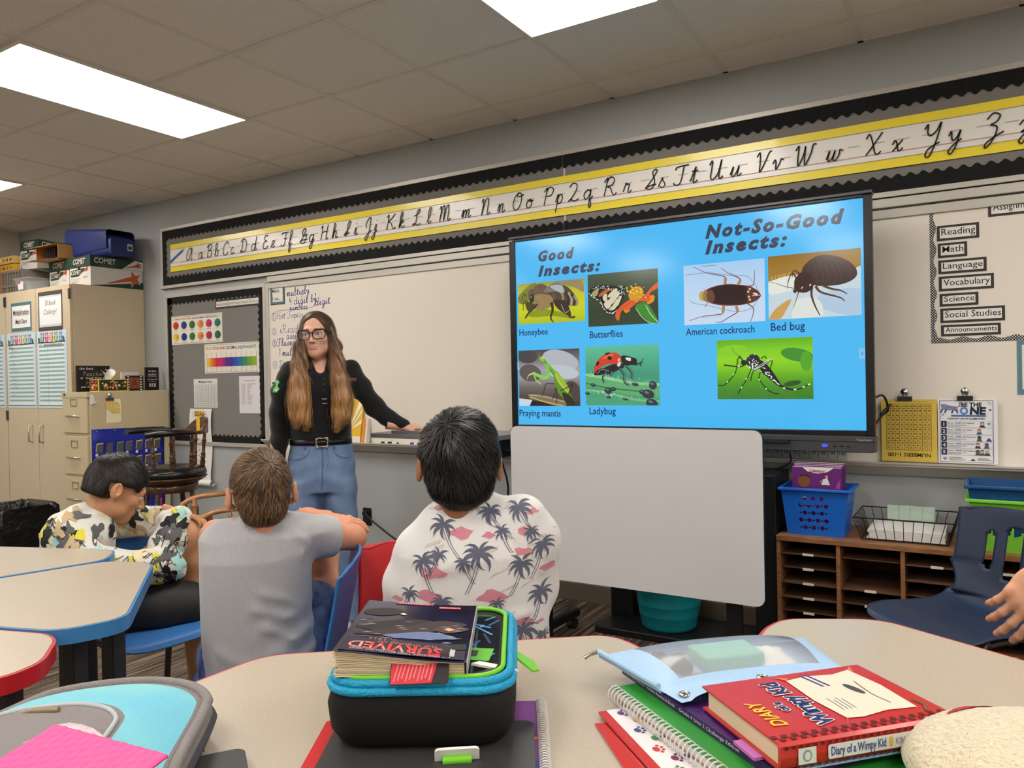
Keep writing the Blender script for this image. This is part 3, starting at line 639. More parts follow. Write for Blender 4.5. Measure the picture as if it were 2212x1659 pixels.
for q, w_ in (([(1400, 430), (1400, 520), (1440, 630), (1490, 720)], 22), ([(1440, 420), (1500, 480), (1690, 525), (1742, 562)], 22), ([(1520, 410), (1600, 440), (1700, 455), (1765, 488)], 22), ([(1240, 350), (1190, 290), (1150, 380), (1140, 455)], 14), ([(1290, 310), (1210, 265), (1190, 340)], 16), ([(1215, 450), (1110, 432), (1000, 400), (935, 400)], 6), ([(1260, 490), (1235, 570), (1200, 668)], 8)):
    p.line(q, (lambda t, w_=w_: w_ * (1.4 - t)), (92, 56, 40), 4)
p.poly([(1295, 270), (1340, 190), (1450, 115), (1570, 100), (1720, 130), (1830, 200), (1866, 280), (1820, 345), (1700, 395), (1540, 415), (1430, 410), (1350, 350)], (66, 46, 42), 5)
for k in range(7): x = 1400 + k * 62; p.line([(x, 150 - k * 4 + k * k * 2), (x + 45, 260), (x + 70, 380 - k * k * 3)], 4, (92, 68, 60), 4)
p.poly([(1300, 280), (1400, 310), (1420, 420), (1360, 480), (1290, 490), (1225, 470), (1215, 380), (1240, 330)], (56, 34, 30), 4); p.ell(1265, 440, 54, 48, (62, 34, 26), 30)
p.ell(1300, 440, 6, 16, (230, 220, 210), 40, 8); p.ell(1385, 410, 8, 14, (226, 210, 200), 40, 8); p.ell(1220, 480, 22, 16, (70, 38, 28), 60)
# mosquito
p = Pic((385, 1008), (1392, 958), (393, 1622), -1.044, -.622, 1.13, 1.403)
p.band([(100, 178, 26), (128, 204, 24), (146, 214, 26), (122, 196, 24), (92, 166, 22), (70, 140, 34), (64, 128, 40)])
p.ell(1240, 1140, 170, 66, (62, 140, 44), 8); p.ell(1330, 1200, 60, 100, (80, 164, 36)); p.ell(560, 1110, 150, 60, (134, 204, 30), -8); p.ell(1190, 1425, 90, 26, (38, 84, 28), -12)
for i in range(70): p.ell(rr.uniform(400, 1385), rr.uniform(1500, 1610), rr.uniform(6, 16), 4, rr.choice([(54, 116, 40), (84, 150, 48), (72, 136, 36)]), n=6)
BK = (22, 22, 24); WH = (232, 236, 238)
p.line([(470, 1262), (640, 1274), (690, 1255)], 14, BK); p.line([(620, 1266), (645, 1270)], 14, WH, 0); p.line([(560, 1080), (590, 1130), (650, 1180)], 3, BK); p.line([(640, 1160), (680, 1210)], 9, BK); p.line([(690, 1240), (630, 1160), (625, 1260)], 5, BK, 0)
for q in ([(720, 1240), (630, 1180), (600, 1330), (510, 1440), (460, 1475), (405, 1475)], [(770, 1290), (720, 1400), (660, 1490), (622, 1560)], [(860, 1260), (985, 1190), (965, 1300)], [(900, 1260), (850, 1380), (930, 1490), (1000, 1530), (1058, 1535)], [(870, 1190), (910, 1160), (930, 1190)], [(790, 1310), (770, 1370), (760, 1420)]):
    p.line(q, 10, BK, 4)
p.poly([(850, 1200), (940, 1250), (1040, 1380), (1085, 1460), (1040, 1450), (950, 1380), (870, 1310)], BK, 4); p.line([(1070, 1450), (1150, 1480), (1250, 1482), (1380, 1420)], lambda t: 26 - 18 * t, BK, 5)
p.ell(790, 1215, 74, 76, (34, 34, 36), 30); p.ell(690, 1232, 32, 30, (30, 30, 32)); p.ell(770, 1170, 34, 24, (70, 74, 76), -20); p.ell(775, 1170, 24, 14, (30, 30, 32), -20)
for i in range(34): p.ell(790 + rr.gauss(0, 38), 1235 + rr.gauss(0, 38), rr.uniform(5, 12), 5, WH, rr.uniform(0, 90), n=7)
for i in range(22): t = i / 21; p.ell(880 + 180 * t + rr.uniform(-26, 26) * (1 - t), 1290 + 150 * t + rr.uniform(-40, 40) * (1 - t), 9, 6, WH, 40, n=7)
p.line([(790, 1310), (880, 1270), (980, 1190)], 20, (70, 74, 78)); p.line([(800, 1305), (880, 1262), (970, 1196)], 6, WH); p.line([(800, 1298), (900, 1230), (975, 1186)], 4, WH)
for x, y, a in ((1115, 1475, 8), (1225, 1485, -4), (1310, 1455, -22), (1365, 1428, -28), (720, 1395, -60), (668, 1488, -60), (515, 1435, -45), (580, 1355, -55), (860, 1400, 60), (930, 1490, 40), (985, 1190, 70), (950, 1200, -30)):
    p.ell(x, y, 15 if y > 1400 and x > 1000 else 9, 7, WH, a, n=8)
b.build('screen', tv)
# wall arm that carries the panel, then the black stand behind the mobile board
for x in (-1.56, -.99): MB().box(x - .06, x + .06, TY + .12, D - .0225, 1.1, 1.75, M_DARK).build('wall_bracket', tv)
st = thing('stand_panel', 'tall narrow black display-stand panel between the mobile whiteboard and the mail sorter', 'cabinet', (-.80, 3.48, 0))  # dark upright, built as a side panel of the display stand
M_BLKM = mat('black_metal', (18, 19, 22), rough=0.4)
MB().box(-.86, -.765, 3.42, 3.70, .02, .80, M_BLKM).build('body', st, bev=.004)
MB().box(-.855, -.77, 3.43, 3.69, 0, .02, M_DARK).build('plinth', st)
bs = thing('steel_base', 'low black steel floor base under the mobile whiteboard, behind the teal bucket', 'stand base', (-1.3, 3.55, 0))
b = MB(); b.box(-1.62, -.90, 3.36, 3.72, .0, .035, M_BLKM); b.build('foot_plate', bs, bev=.006)
b = MB(); b.box(-1.62, -1.50, 3.56, 3.66, .035, .90, M_BLKM); b.build('column', bs, bev=.004)

# --- portable whiteboard on a T-leg flip frame
fb = thing('mobile_whiteboard', 'blank white rolling board with rounded corners in front of the display', 'whiteboard', (-1.28, 3.05, 0))
FBf = frame((0, 3.05, 0), (1, 0, 0), (0, 0, 1))
M_LAM = mat('white_laminate', (206, 206, 208), rough=0.35)
MB().prism(FBf, rrect(-1.880, .330, -.727, 1.023, .035), -.012, .012, M_LAM, M_DARK).build('board', fb, bev=.003)
for x in (-1.74, -.86):
    b = MB(); b.box(x - .03, x + .03, 3.072, 3.112, .03, .70, M_BLKM); b.build('leg', fb, bev=.004)
    b = MB(); b.tube([(x, 2.80, .075), (x, 3.05, .085), (x, 3.40, .07)], .026, M_BLKM, n=10)
    ft = b.build('foot', fb)
    for y in (2.82, 3.36):
        c = MB(); c.tube([(x - .02, y, .026), (x + .02, y, .026)], .026, M_DARK, n=14); c.box(x - .013, x + .013, y - .013, y + .013, .03, .065, M_BLKM); c.build('caster', ft)
b = MB(); b.box(-1.71, -.89, 3.075, 3.105, .60, .66, M_BLKM); b.build('cross_bar', fb)
# ------------------------------------------------------------------ left corner: storage units and what stands on them
def FY(y): return frame((0, y, 0), (1, 0, 0), (0, 0, 1))       # faces the room from plane Y = y : coordinates (X, Z)
def FX(x): return frame((x, 0, 0), (0, 1, 0), (0, 0, 1))       # faces right from plane X = x : coordinates (Y, Z)
M_CAB = mat('cabinet_beige', (204, 188, 160), rough=0.45, bump=0.04, bscale=200)
M_FILE = mat('putty_steel', (200, 185, 150), rough=0.42, bump=0.05, bscale=260)
M_STEEL = mat('brushed_steel', (180, 176, 170), rough=0.3, metal=0.8)
CY = 3.187
def cabinet(x0, x1, label, seam):
    t = thing('storage_cabinet', label, 'cabinet', ((x0 + x1) / 2, 3.49, 0))
    MB().box(x0, x1, CY + .02, D - .002, .08, 2.035, M_CAB).build('carcass', t, bev=.003)
    MB().box(x0 + .01, x1 - .01, CY + .06, D - .01, 0, .08, M_DARK).build('plinth', t)
    for a, e, hx in ((x0 + .004, seam - .003, seam - .085), (seam + .003, x1 - .004, seam + .075)):
        dr = MB().box(a, e, CY, CY + .019, .085, 2.03, M_CAB).build('door', t, bev=.002)
        h = MB(); h.tube([(hx, CY, .81), (hx, CY - .03, .815), (hx, CY - .032, .88), (hx, CY - .03, .94), (hx, CY, .945)], .006, M_STEEL, n=8); h.build('handle', dr)
        hx2 = a if hx < seam else e
        for z in (1.955, 1.02, .2):
            MB().box(hx2 - .012, hx2 + .012, CY - .006, CY + .004, z - .04, z + .04, M_GUN).build('hinge', dr)
    return t
cabinet(-6.862, -5.89, 'tall beige two-door storage cabinet beside the filing cabinet, owl charts on its doors', -6.388)
cabinet(-7.84, -6.868, 'tall beige storage cabinet at left edge of photo, mostly cut off', -7.36)
F = FY(CY - .001)
def sheet(name, label, cat, F, x0, z0, x1, z1, rgb, th=.0015, group=None, draw=None, border=None):
    b = MB(); b.rect(F, x0, z0, x1, z1, th, paper(rgb)); b.prism(F, [(x0, z0), (x1, z0), (x1, z1), (x0, z1)], .0002, th * .9, paper(rgb))
    if border: b.rect(F, x0 + border[0], z0 + border[1], x1 - border[0], z1 - border[1], th + .0004, paper(border[2]))
    if draw: draw(b, F, th + .0008)
    return tag(b.build(name), label, cat, group)
def d1(b, F, z):
    for t, y in (('Multiplication', 1.84), ('Math Stars', 1.765)):
        b.text_fit(F, t, -6.735 if 'M' == t[0] and len(t) > 11 else -6.70, -6.49 if len(t) > 11 else -6.52, y, .052, z, K, shear=.15, bold=.02)
    b.rect(F, -6.735, 1.832, -6.49, 1.835, z, K)
sheet('wall_sign', 'teal-framed white sign reading Multiplication Math Stars on cabinet door', 'sign', F, -6.767, 1.706, -6.453, 1.936, (76, 118, 132), draw=d1, border=(.014, .026, (236, 232, 232)))
def d2(b, F, z):
    b.rect(F, -6.322, 1.735, -6.006, 1.95, z, paper((232, 232, 234))); G1 = ink((110, 100, 98))
    b.text(F, '30 Book', -6.165, 1.885, .058, z + .0004, G1, align='c', shear=.25, sx=.8); b.text(F, 'Challenge!', -6.165, 1.815, .058, z + .0004, G1, align='c', shear=.25, sx=.8)
sheet('wall_sign', 'brown and blue framed sign reading 30 Book Challenge! on cabinet door', 'sign', F, -6.343, 1.686, -5.995, 1.995, (86, 68, 58), draw=d2, border=(.014, .032, (186, 212, 218)))
OWL = [(92, 122, 140), (168, 52, 104), (222, 110, 52), (108, 150, 62), (82, 118, 190)]
def owl_chart(x0, x1, label, lines):
    def dr(b, F, z):
        b.rect(F, x0 + .03, 1.105, x1 - .03, 1.60, z, paper((226, 236, 236)))
        for i in range(14):
            y = 1.135 + i * .0325; b.rect(F, x0 + .032, y, x1 - .032, y + .015, z + .0004, ink((140, 178, 182)))
        for y in (1.10, 1.592): b.rect(F, x0 + .012, y, x1 - .012, y + .006, z + .0008, ink((70, 90, 96)))
        for k, c in enumerate(OWL):
            x = x0 + (x1 - x0) * (.19 + .155 * k); m = ink(c)
            b.ell(F, x, 1.632, .026, .034, z + .001, m); b.poly(F, [(x - .024, 1.65), (x - .02, 1.68), (x, 1.662), (x + .02, 1.68), (x + .024, 1.65)], z + .0011, m)
            b.ell(F, x, 1.622, .015, .018, z + .0012, ink(tuple(min(255, v + 70) for v in c)))
            for s in (-.011, .011): b.ell(F, x + s, 1.650, .010, .011, z + .0014, paper((240, 240, 236)), 10); b.ell(F, x + s, 1.650, .0045, .006, z + .0016, K, 8)
            b.poly(F, [(x - .004, 1.641), (x, 1.632), (x + .004, 1.641)], z + .0016, ink((220, 150, 50)))
        b.line(F, [(x0 + .02, 1.60), ((x0 + x1) / 2, 1.594), (x1 - .02, 1.602)], .008, z + .001, ink((90, 70, 60)))
        for x in (x0 + .035, x1 - .04): b.ell(F, x, 1.62, .014, .02, z + .001, ink((60, 110, 60)), 10, .5)
        lines(b, F, z + .0008, x0, x1)
    sheet('owl_chart', label, 'chart', F, x0, 1.082, x1, 1.69, (204, 222, 238), draw=dr)
rq = random.Random(5)
def ln1(b, F, z, x0, x1):
    hand(b, F, 'May', x0 + .035, 1.565, .03, .002, z, K)
    for i in (1, 2, 4, 6, 8, 9, 10, 12):
        y = 1.575 - i * .0325; xx = x0 + .07
        for k in range(rq.randint(3, 5)): a = rq.uniform(.012, .024); b.line(F, [(xx, y), (xx + a / 2, y + rq.uniform(-.008, .012)), (xx + a, y)], .0028, z, ink((104, 108, 96))); xx += a + .004
def ln2(b, F, z, x0, x1):
    b.line(F, [(x0 + .03, 1.585), (x0 + .05, 1.57), (x0 + .085, 1.598)], .005, z, ink((80, 90, 80)))
    b.rect(F, x0 + .10, 1.568, x1 - .04, 1.571, z, K); b.rect(F, x0 + .16, 1.11, x0 + .162, 1.56, z, ink((70, 80, 84)))
    for k in range(22): b.rect(F, x0 + .1 + k * .0125, 1.573, x0 + .108 + k * .0125, 1.58 + .003 * (k % 3), z, ink((90, 90, 90)))
owl_chart(-6.845, -6.40, 'blue striped owl chart on left door of cabinet, with pencil names down the rows', ln1)
owl_chart(-6.375, -5.945, 'blue striped owl chart on right door of cabinet, rows nearly empty', ln2)
owl_chart(-7.33, -6.885, 'blue striped owl chart cut off by left edge of photo', ln1)
# --- filing cabinet
fc = thing('filing_cabinet', 'putty four-drawer steel filing cabinet with a blue pocket chart on its side', 'filing cabinet', (-5.73, 3.45, 0))
MB().box(-5.887, -5.54, 3.125, D - .035, 0.03, 1.206, M_FILE).build('body', fc, bev=.004)
MB().box(-5.88, -5.56, 3.15, D - .06, 0, .03, M_DARK).build('plinth', fc)
MB().box(-5.887, -5.54, 3.105, 3.125, 1.165, 1.206, M_FILE).build('top_rail', fc, bev=.002)
for z0 in (.89, .583, .276, .045):
    z1 = z0 + (.297 if z0 > .5 else .30 if z0 > .1 else .225)
    dr = MB().box(-5.88, -5.556, 3.108, 3.125, z0 + .012, z1, M_FILE).build('drawer', fc, bev=.004)
    f = MB(); cx = -5.725; zz = z0 + .24
    for a in ((-.043, .043, -.027, -.021), (-.043, .043, .021, .027), (-.043, -.037, -.021, .021), (.037, .043, -.021, .021)): f.box(cx + a[0], cx + a[1], 3.103, 3.108, zz + a[2], zz + a[3], M_STEEL)
    f.build('label_holder', dr)
    h = MB(); zz = z0 + .135
    h.tube([(cx - .07, 3.108, zz), (cx - .065, 3.085, zz + .003), (cx, 3.08, zz + .005), (cx + .065, 3.085, zz + .003), (cx + .07, 3.108, zz)], .0075, M_STEEL, n=8); h.build('handle', dr)
MB().lathe([(.008, 0), (.008, .006), (0.001, .006)], M_DARK, frame((-5.84, 3.105, 1.187), (1, 0, 0), (0, 0, 1)), n=12).build('lock', fc)
FS = FX(-5.539)
b = MB(); b.prism(FS, round_poly([(3.125, 1.11), (3.15, 1.115), (3.152, 1.17), (3.135, 1.19), (3.122, 1.18)], .012), 0, .008, M_WHITE); b.tube([(-5.533, 3.14, 1.165), (-5.522, 3.145, 1.13), (-5.518, 3.15, 1.118), (-5.512, 3.156, 1.135)], .004, M_WHITE); tag(b.build('adhesive_hook'), 'small white stick-on hook at upper front of filing cabinet side', 'hook')
# note under a bulldog clip
b = MB(); Yn = paper((240, 232, 196)); P = []
for i in range(7):
    z = 1.145 - i * .029; P.append([(-5.536 + .004 * math.sin(i * .9), 3.238 + .001 * i, z), (-5.534 + .006 * math.sin(i * .7), 3.352 + .0012 * i, z + .003)])
b.grid(P, Yn, True)
for i in range(8):
    for j in range(9):
        if j < 8 - i * .2 and (i + 9 - j) * 1.0 < 15 - (abs(i - 5) < 1) and not (j > 4 and i < (j - 4) * 1.5):
            b.ell(FX(-5.5285), 3.247 + i * .0132, 1.135 - j * .0148, .0062, .0066, 0.0, ink((226, 190, 70)), 8)
tag(b.build('paper_note'), 'yellow dotted paper note hanging on the filing cabinet side', 'note')
def bulldog(loc, ax, label):
    t = thing('magnetic_clip', label, 'clip', loc)
    F = frame(loc, ax, (0, 0, 1)); b = MB()
    pr = [(-.0, -.010), (.0, .010), (.011, .010), (.004, -.010)]
    vs = [F @ Vector((x, q[1], q[0])) for x in (-.029, .029) for q in pr]
    b.add(vs, [(0, 1, 2, 3), (7, 6, 5, 4), (0, 4, 5, 1), (1, 5, 6, 2), (2, 6, 7, 3), (3, 7, 4, 0)], M_GUN); b.build('jaw', t, bev=.001)
    b = MB(); b.lathe([(.016, .002), (.017, .010), (.012, .016), (.001, .018)], mat('chrome', (210, 208, 205), rough=.15, metal=1.0), F @ Matrix.Translation((0, .03, 0)), n=18); b.build('knob', t)
    b = MB(); b.tube([F @ Vector((-.008, .008, .006)), F @ Vector((-.006, .026, .006)), F @ Vector((.006, .026, .006)), F @ Vector((.008, .008, .006))], .003, M_GUN, n=6); b.build('spring', t)
    return t
bulldog((-5.528, 3.265, 1.148), (0, 1, 0), 'metal bulldog clip on filing cabinet side holding the yellow note')
# pocket chart
pc = thing('pocket_chart', 'royal blue wall chart of clear pockets holding cards, hung on the filing cabinet side', 'pocket chart', (-5.53, 3.41, .19))
M_BLUE = mat('chart_blue', (20, 36, 150), rough=.55, bump=.15, bscale=40)
b = MB(); P = []
for i in range(9):
    z = .930 - i * .0925; P.append([(-5.534 - 0 + .004 * math.sin(i * 1.3 + k), 3.128 + .0725 * k - .004 * (i / 8), z - .012 * (k / 8)) for k in range(9)])
b.grid(P, M_BLUE, True); b.build('cloth', pc, solid=.002)
Fp = FX(-5.528)
CARD = [(226, 200, 90), (92, 66, 92), (120, 150, 90), (120, 120, 96), (212, 190, 84), (206, 180, 78), (214, 190, 80)]
for r_ in range(5):
    zt = .835 - r_ * .118
    b = MB(); b.rect(Fp, 3.135, zt - .118, 3.69, zt - .072, .0005, M_BLUE)
    for k in range(7):
        b.rect(Fp, 3.15 + k * .078, zt - .118 + .012, 3.168 + k * .078, zt - .118 + .034, .0012, paper((226, 226, 228)))
    b.build('pocket_row', pc)
    for k in range(7):
        if (r_, k) in ((2, 0), (3, 1), (4, 2), (4, 5), (1, 2)): continue
        y = 3.153 + k * .077 + R.uniform(-.006, .006); c = CARD[(k + r_) % 7]; b = MB()
        if r_ == 4: c = [(196, 60, 80), (120, 180, 150), (200, 70, 90)][k % 3]
        q = [(y, zt - .085), (y + .055, zt - .082), (y + .06, zt - .006), (y + .008, zt - .012)]
        b.poly(Fp, [q[0], q[1], q[2], q[3]], .0002, paper(c)); b.poly(Fp, [(y + .006, zt - .085), (y + .055, zt - .083), (y + .058, zt - .014), (y + .012, zt - .02)], .0008, ink((82, 82, 92)) if r_ < 4 else paper(c)); b.build('pocket_card', pc)
for y in (3.165, 3.30, 3.55, 3.67):
    MB().lathe([(.006, 0), (.006, .002), (.003, .003)], M_STEEL, FX(-5.529) @ Matrix.Translation((y, .912, 0)), n=12).build('eyelet', pc)
# --- things on the filing cabinet
TOP = 1.206
def plaque(y0, y1, z1, x, label, draw, th=.018):
    F = FX(x); b = MB(); b.box(x - th, x, y0, y1, TOP, z1, mat('plaque_black', (24, 20, 20), rough=.4)); draw(b, F)
    return tag(b.build('wooden_sign'), label, 'sign')
WHI = paper((222, 222, 220)); GR = paper((150, 152, 156))
def dt(b, F):
    y0, z = 3.147, .0008
    b.text(F, 'the best', y0 + .02, 1.373, .026, z, WHI, shear=.3, bold=.02, space=1.2); b.text(F, 'Teachers', y0 + .045, 1.325, .046, z, GR, shear=.3, space=1.15)
    b.text(F, 'teach from the', y0 + .065, 1.303, .022, z, WHI, shear=.3, bold=.02, space=1.25); b.text(F, 'Heart', y0 + .065, 1.258, .046, z, GR, shear=.3, space=1.15)
    b.text(F, 'not from the book', y0 + .03, 1.236, .022, z, WHI, shear=.3, bold=.02, space=1.2)
    for hy, hz in ((y0 + .035, 1.307), (y0 + .225, 1.37)): b.poly(F, [(hy, hz - .010), (hy + .012, hz + .004), (hy + .006, hz + .010), (hy, hz + .005), (hy - .006, hz + .010), (hy - .012, hz + .004)], z, GR)
plaque(3.147, 3.40, 1.403, -5.745, 'black sign beginning the best Teachers, left behind the tissue box', dt)
def ds(b, F):
    c, z = 3.70, .0008
    b.text(F, 'the best', c, 1.352, .024, z, WHI, align='c', shear=.2, bold=.01, sx=.85); b.text(F, 'teachers', c, 1.325, .026, z, WHI, align='c', shear=.2, bold=.01, sx=.8)
    b.text(F, 'show you where to look', c, 1.313, .009, z, WHI, align='c', sx=.9); b.text(F, 'but dont tell', c, 1.287, .02, z, WHI, align='c', shear=.2, sx=.8)
    b.text(F, 'you what to', c, 1.272, .011, z, WHI, align='c'); b.text(F, 'SEE', c, 1.236, .034, z, WHI, align='c', bold=.03, space=1.3)
plaque(3.645, 3.756, 1.39, -5.66, 'small upright black sign ending in SEE, nearest the grey board', ds)
tb = thing('tissue_box', 'orange floral tissue box on the filing cabinet, white tissue pulled up', 'tissue box', (-5.66, 3.33, TOP))
M_TB = mat('tissue_yellow', (232, 186, 70), rough=.5)
b = MB(); b.box(-5.715, -5.60, 3.225, 3.455, TOP, TOP + .092, M_TB)
for F, x0, x1 in ((FX(-5.5995), 3.232, 3.448), (FY(3.2245), -5.708, -5.607)):
    b.rect(F, x0, TOP + .006, x1, TOP + .086, .0003, ink((30, 52, 34)))
    for i in range(34):
        x, z = R.uniform(x0 + .012, x1 - .012), R.uniform(TOP + .016, TOP + .077)
        b.ell(F, x, z, R.uniform(.005, .012), R.uniform(.004, .008), .0005 + i * .00002, ink(R.choice([(206, 70, 40), (228, 130, 60), (236, 190, 80), (200, 60, 60), (232, 160, 130), (240, 220, 150)])), 8, R.uniform(0, 3))
b.build('carton', tb, bev=.001)
b = MB(); P = []
for i in range(7):
    t = i / 6; P.append([(-5.66 + .012 * math.sin(a * 2 + t * 3) * (1 + 2 * t), 3.335 + (.018 + .04 * t) * math.cos(a) + .004 * math.sin(3 * a), TOP + .09 + t * (.065 + .018 * math.sin(a * 2.1))) for a in np.linspace(0, PI, 9)])
b.grid(P, M_WHITE, True); b.build('tissue', tb, solid=.001)
b = MB(); x = -5.625; b.box(x - .03, x, 3.468, 3.60, TOP, TOP + .118, mat('plaque_black2', (26, 24, 26), rough=.4)); F = FX(x)
for k in range(6):
    b.rect(F, 3.468, TOP + .004 + k * .02, 3.482, TOP + .014 + k * .02, .0006, WHI); b.rect(F, 3.572, TOP + .004 + k * .02, 3.588, TOP + .014 + k * .02, .0006, WHI)
b.rect(F, 3.482, TOP + .016, 3.572, TOP + .102, .0008, ink((134, 76, 32))); b.text(F, 'A', 3.527, TOP + .03, .085, .0012, ink((96, 50, 22)), align='c')
tag(b.build('letter_plaque'), 'striped frame with brown square letter A beside the tissue box', 'plaque')
b = MB(); x = -5.66; F = FX(x); b.box(x - .012, x, 3.44, 3.582, TOP, TOP + .145, WHI)
for k in range(3):
    b.rect(F, 3.444 + k * .046, TOP + .118, 3.486 + k * .046, TOP + .142, .0004, paper((214, 208, 212))); b.rect(F, 3.444 + k * .046, TOP + .09, 3.486 + k * .046, TOP + .114, .0004, paper((200, 200, 206)))
tag(b.build('desk_calendar'), 'small white standing calendar half hidden behind the letter A frame', 'calendar')
# --- boxes on top of the cabinets
CT = 2.035
GRN = mat('carton_green', (34, 58, 44), rough=.6); CWH = mat('carton_white', (206, 202, 198), rough=.65); ORG = ink((190, 82, 50)); KRAFT = mat('kraft_board', (178, 132, 80), rough=.75)
def star(b, F, cx, cy, r, z, m, rot=.3):
    P = []
    for k in range(10):
        a = rot + PI / 2 + k * PI / 5; q = r if k % 2 == 0 else r * .42; P.append((cx + q * math.cos(a), cy + q * math.sin(a)))
    b.poly(F, P, z, m)
def carton(M, w, d, h, label, lid=.085):
    """paper carton with a lift-off lid; M places its front lower left corner"""
    t = thing('paper_box', label, 'box', M.translation, group=None)
    b = MB(); b.box(.004, w - .004, .004, d - .004, 0, h - .01, CWH, M)
    Ff = M @ frame((0, .0035, 0), (1, 0, 0), (0, 0, 1)); z = .0006
    b.poly(Ff, [(.02, h * .34), (.13, h * .34), (w * .72, h * .55), (w * .72, h * .60), (.02, h * .56)], z, GRN); b.text(Ff, 'COMET', .025, h * .41, .045, z * 2, CWH, shear=.2, bold=.02, sx=.9)
    star(b, Ff, w * .82, h * .56, .028, z * 2, ORG); b.poly(Ff, [(w * .55, h * .44), (w * .80, h * .51), (w * .80, h * .58)], z * 2, ORG)
    for k in range(3): b.rect(Ff, .02, h * (.25 - .05 * k), .02 + (.13, .1, .12)[k], h * (.25 - .05 * k) + .004, z, ink((150, 148, 148)))
    b.text(Ff, '8.5x11', w * .66, h * .26, .024, z, ink((110, 110, 110))); b.rect(Ff, .02, .012, .045, .03, z, ink((120, 120, 120)))
    Fs = M @ frame((w - .0035, 0, 0), (0, 1, 0), (0, 0, 1))
    b.poly(Fs, [(.0, .0), (d, .0), (d, h * .24), (d * .55, h * .12)], z, GRN); star(b, Fs, d * .82, h * .34, .075, z * 2, CWH); star(b, Fs, d * .82, h * .34, .066, z * 3, ORG)
    b.poly(Fs, [(d * .25, h * .08), (d * .78, h * .25), (d * .78, h * .42)], z * 2.5, ORG)
    b.build('carton_body', t)
    b = MB(); b.box(0, w, 0, d, h - lid, h, GRN, M)
    Fl = M @ frame((0, -.0003, 0), (1, 0, 0), (0, 0, 1)); b.text_fit(Fl, 'COMET', w * .2, w * .78, h - lid * .68, .06, z, CWH, shear=.2, bold=.02); star(b, Fl, w * .52, h - lid * .22, .014, z * 2, ORG); b.rect(Fl, w * .34, h - lid * .82, w * .68, h - lid * .78, z, ORG)
    b.poly(Fl, [(w * .42, h - lid - .018), (w * .50, h - lid - .018), (w * .50, h - lid + .004), (w * .42, h - lid + .004)], z * 3, M_DARK)
    Fl = M @ frame((w + .0003, 0, 0), (0, 1, 0), (0, 0, 1)); b.text_fit(Fl, 'COMET', d * .07, d * .47, h - lid * .66, .06, z, CWH, bold=.02); b.rect(Fl, d * .19, h - lid * .86, d * .43, h - lid * .82, z, ORG)
    b.poly(Fl, [(d * .58, h - lid), (d, h - lid), (d, h - .012), (d * .84, h - .004)], z, CWH); star(b, Fl, d * .91, h - lid * .5, .032, z * 2, ORG); b.poly(Fl, [(d * .6, h - lid * .9), (d * .88, h - lid * .66), (d * .88, h - lid * .42)], z * 2, ORG)
    b.build('lid', t)
    return t
carton(Matrix.Translation((-6.19, 3.349, CT + .002)), .30, .44, .234, 'green and white paper box at cabinet edge, under the blue bin')
carton(Matrix.Translation((-6.512, 3.36, CT + .002)), .30, .42, .234, 'green and white paper box second from cabinet edge, under the open kraft box')
carton(Matrix.Translation((-6.99, 3.36, 2.252)) @ Matrix.Rotation(.03, 4, 'Y') @ Matrix.Rotation(-.06, 4, 'X'), .29, .40, .245, 'green and white paper box tipped on top of the crate, beside the kraft box')
# recycling bin on its side
rb = thing('recycling_bin', 'dark blue plastic bin lying on its side on the paper boxes', 'bin', (-6.1, 3.56, 2.272))
M_BIN = mat('bin_blue', (40, 52, 112), rough=.38); b = MB(); P = []
for t, x in ((0, -6.36), (.03, -6.345), (.05, -6.33), (.5, -6.08), (.93, -5.84), (.985, -5.815), (1, -5.80)):
    hh = .245 - .085 * t + (.018 if t < .04 else 0) - (.02 if t > .98 else 0); dd = .285 - .07 * t + (.018 if t < .04 else 0) - (.02 if t > .98 else 0)
    P.append([(x, 3.42 + .1425 + q[0], 2.275 + hh / 2 + (.004 if t > .98 else 0) + q[1]) for q in rrect(-dd / 2, -hh / 2, dd / 2, hh / 2, .045 if t < .98 else .03)])
b.grid(P, M_BIN, True, closed_u=True); b.add(P[-1], [tuple(range(len(P[-1])))], M_BIN)
b.grid([[(x_ + .004, y_ * 1 + 0, z_) for x_, y_, z_ in P[0]], [(-5.83, 3.5625 + (y_ - 3.5625) * .78, 2.39 + (z_ - 2.39) * .62) for x_, y_, z_ in P[0]]], M_BIN, True, closed_u=True)
b.build('shell', rb)
b = MB(); F = FX(-5.7985); b.rect(F, 3.60, 2.325, 3.645, 2.38, 0, paper((190, 190, 190))); b.rect(F, 3.608, 2.335, 3.637, 2.362, .0006, ink((50, 50, 60))); b.build('sticker', rb)
b = MB()
for y in (2.33, 2.45): MB().box(-6.36, -6.31, 3.412, 3.425, y, y + .012, M_BIN).build('rib', rb)
# open kraft carton, clear bin, grey crate, game boxes
kc = thing('cardboard_box', 'small open kraft box with dark discs inside, leaning among the paper boxes', 'box', (-6.42, 3.3, 2.27))
MK = Matrix.Translation((-6.585, 3.30, 2.274)); b = MB(); w_, d_, h_ = .33, .20, .125
for q in ((0, w_, .155, .16, 0, h_), (0, .005, 0, d_, 0, h_), (w_ - .005, w_, 0, d_, 0, h_), (0, w_, 0, d_, 0, .005), (0, w_, 0, d_, h_ - .005, h_)): b.box(*q, KRAFT, MK)
b.add([MK @ Vector(p) for p in ((0, 0, h_), (w_, 0, h_), (w_ - .02, -.085, h_ - .035), (-.03, -.085, h_ - .035))], [(0, 1, 2, 3)], KRAFT); b.add([MK @ Vector(p) for p in ((0, 0, 0), (w_, 0, 0), (w_ - .03, -.085, -.01), (-.05, -.085, -.01))], [(3, 2, 1, 0)], KRAFT)
b.build('carton_body', kc)
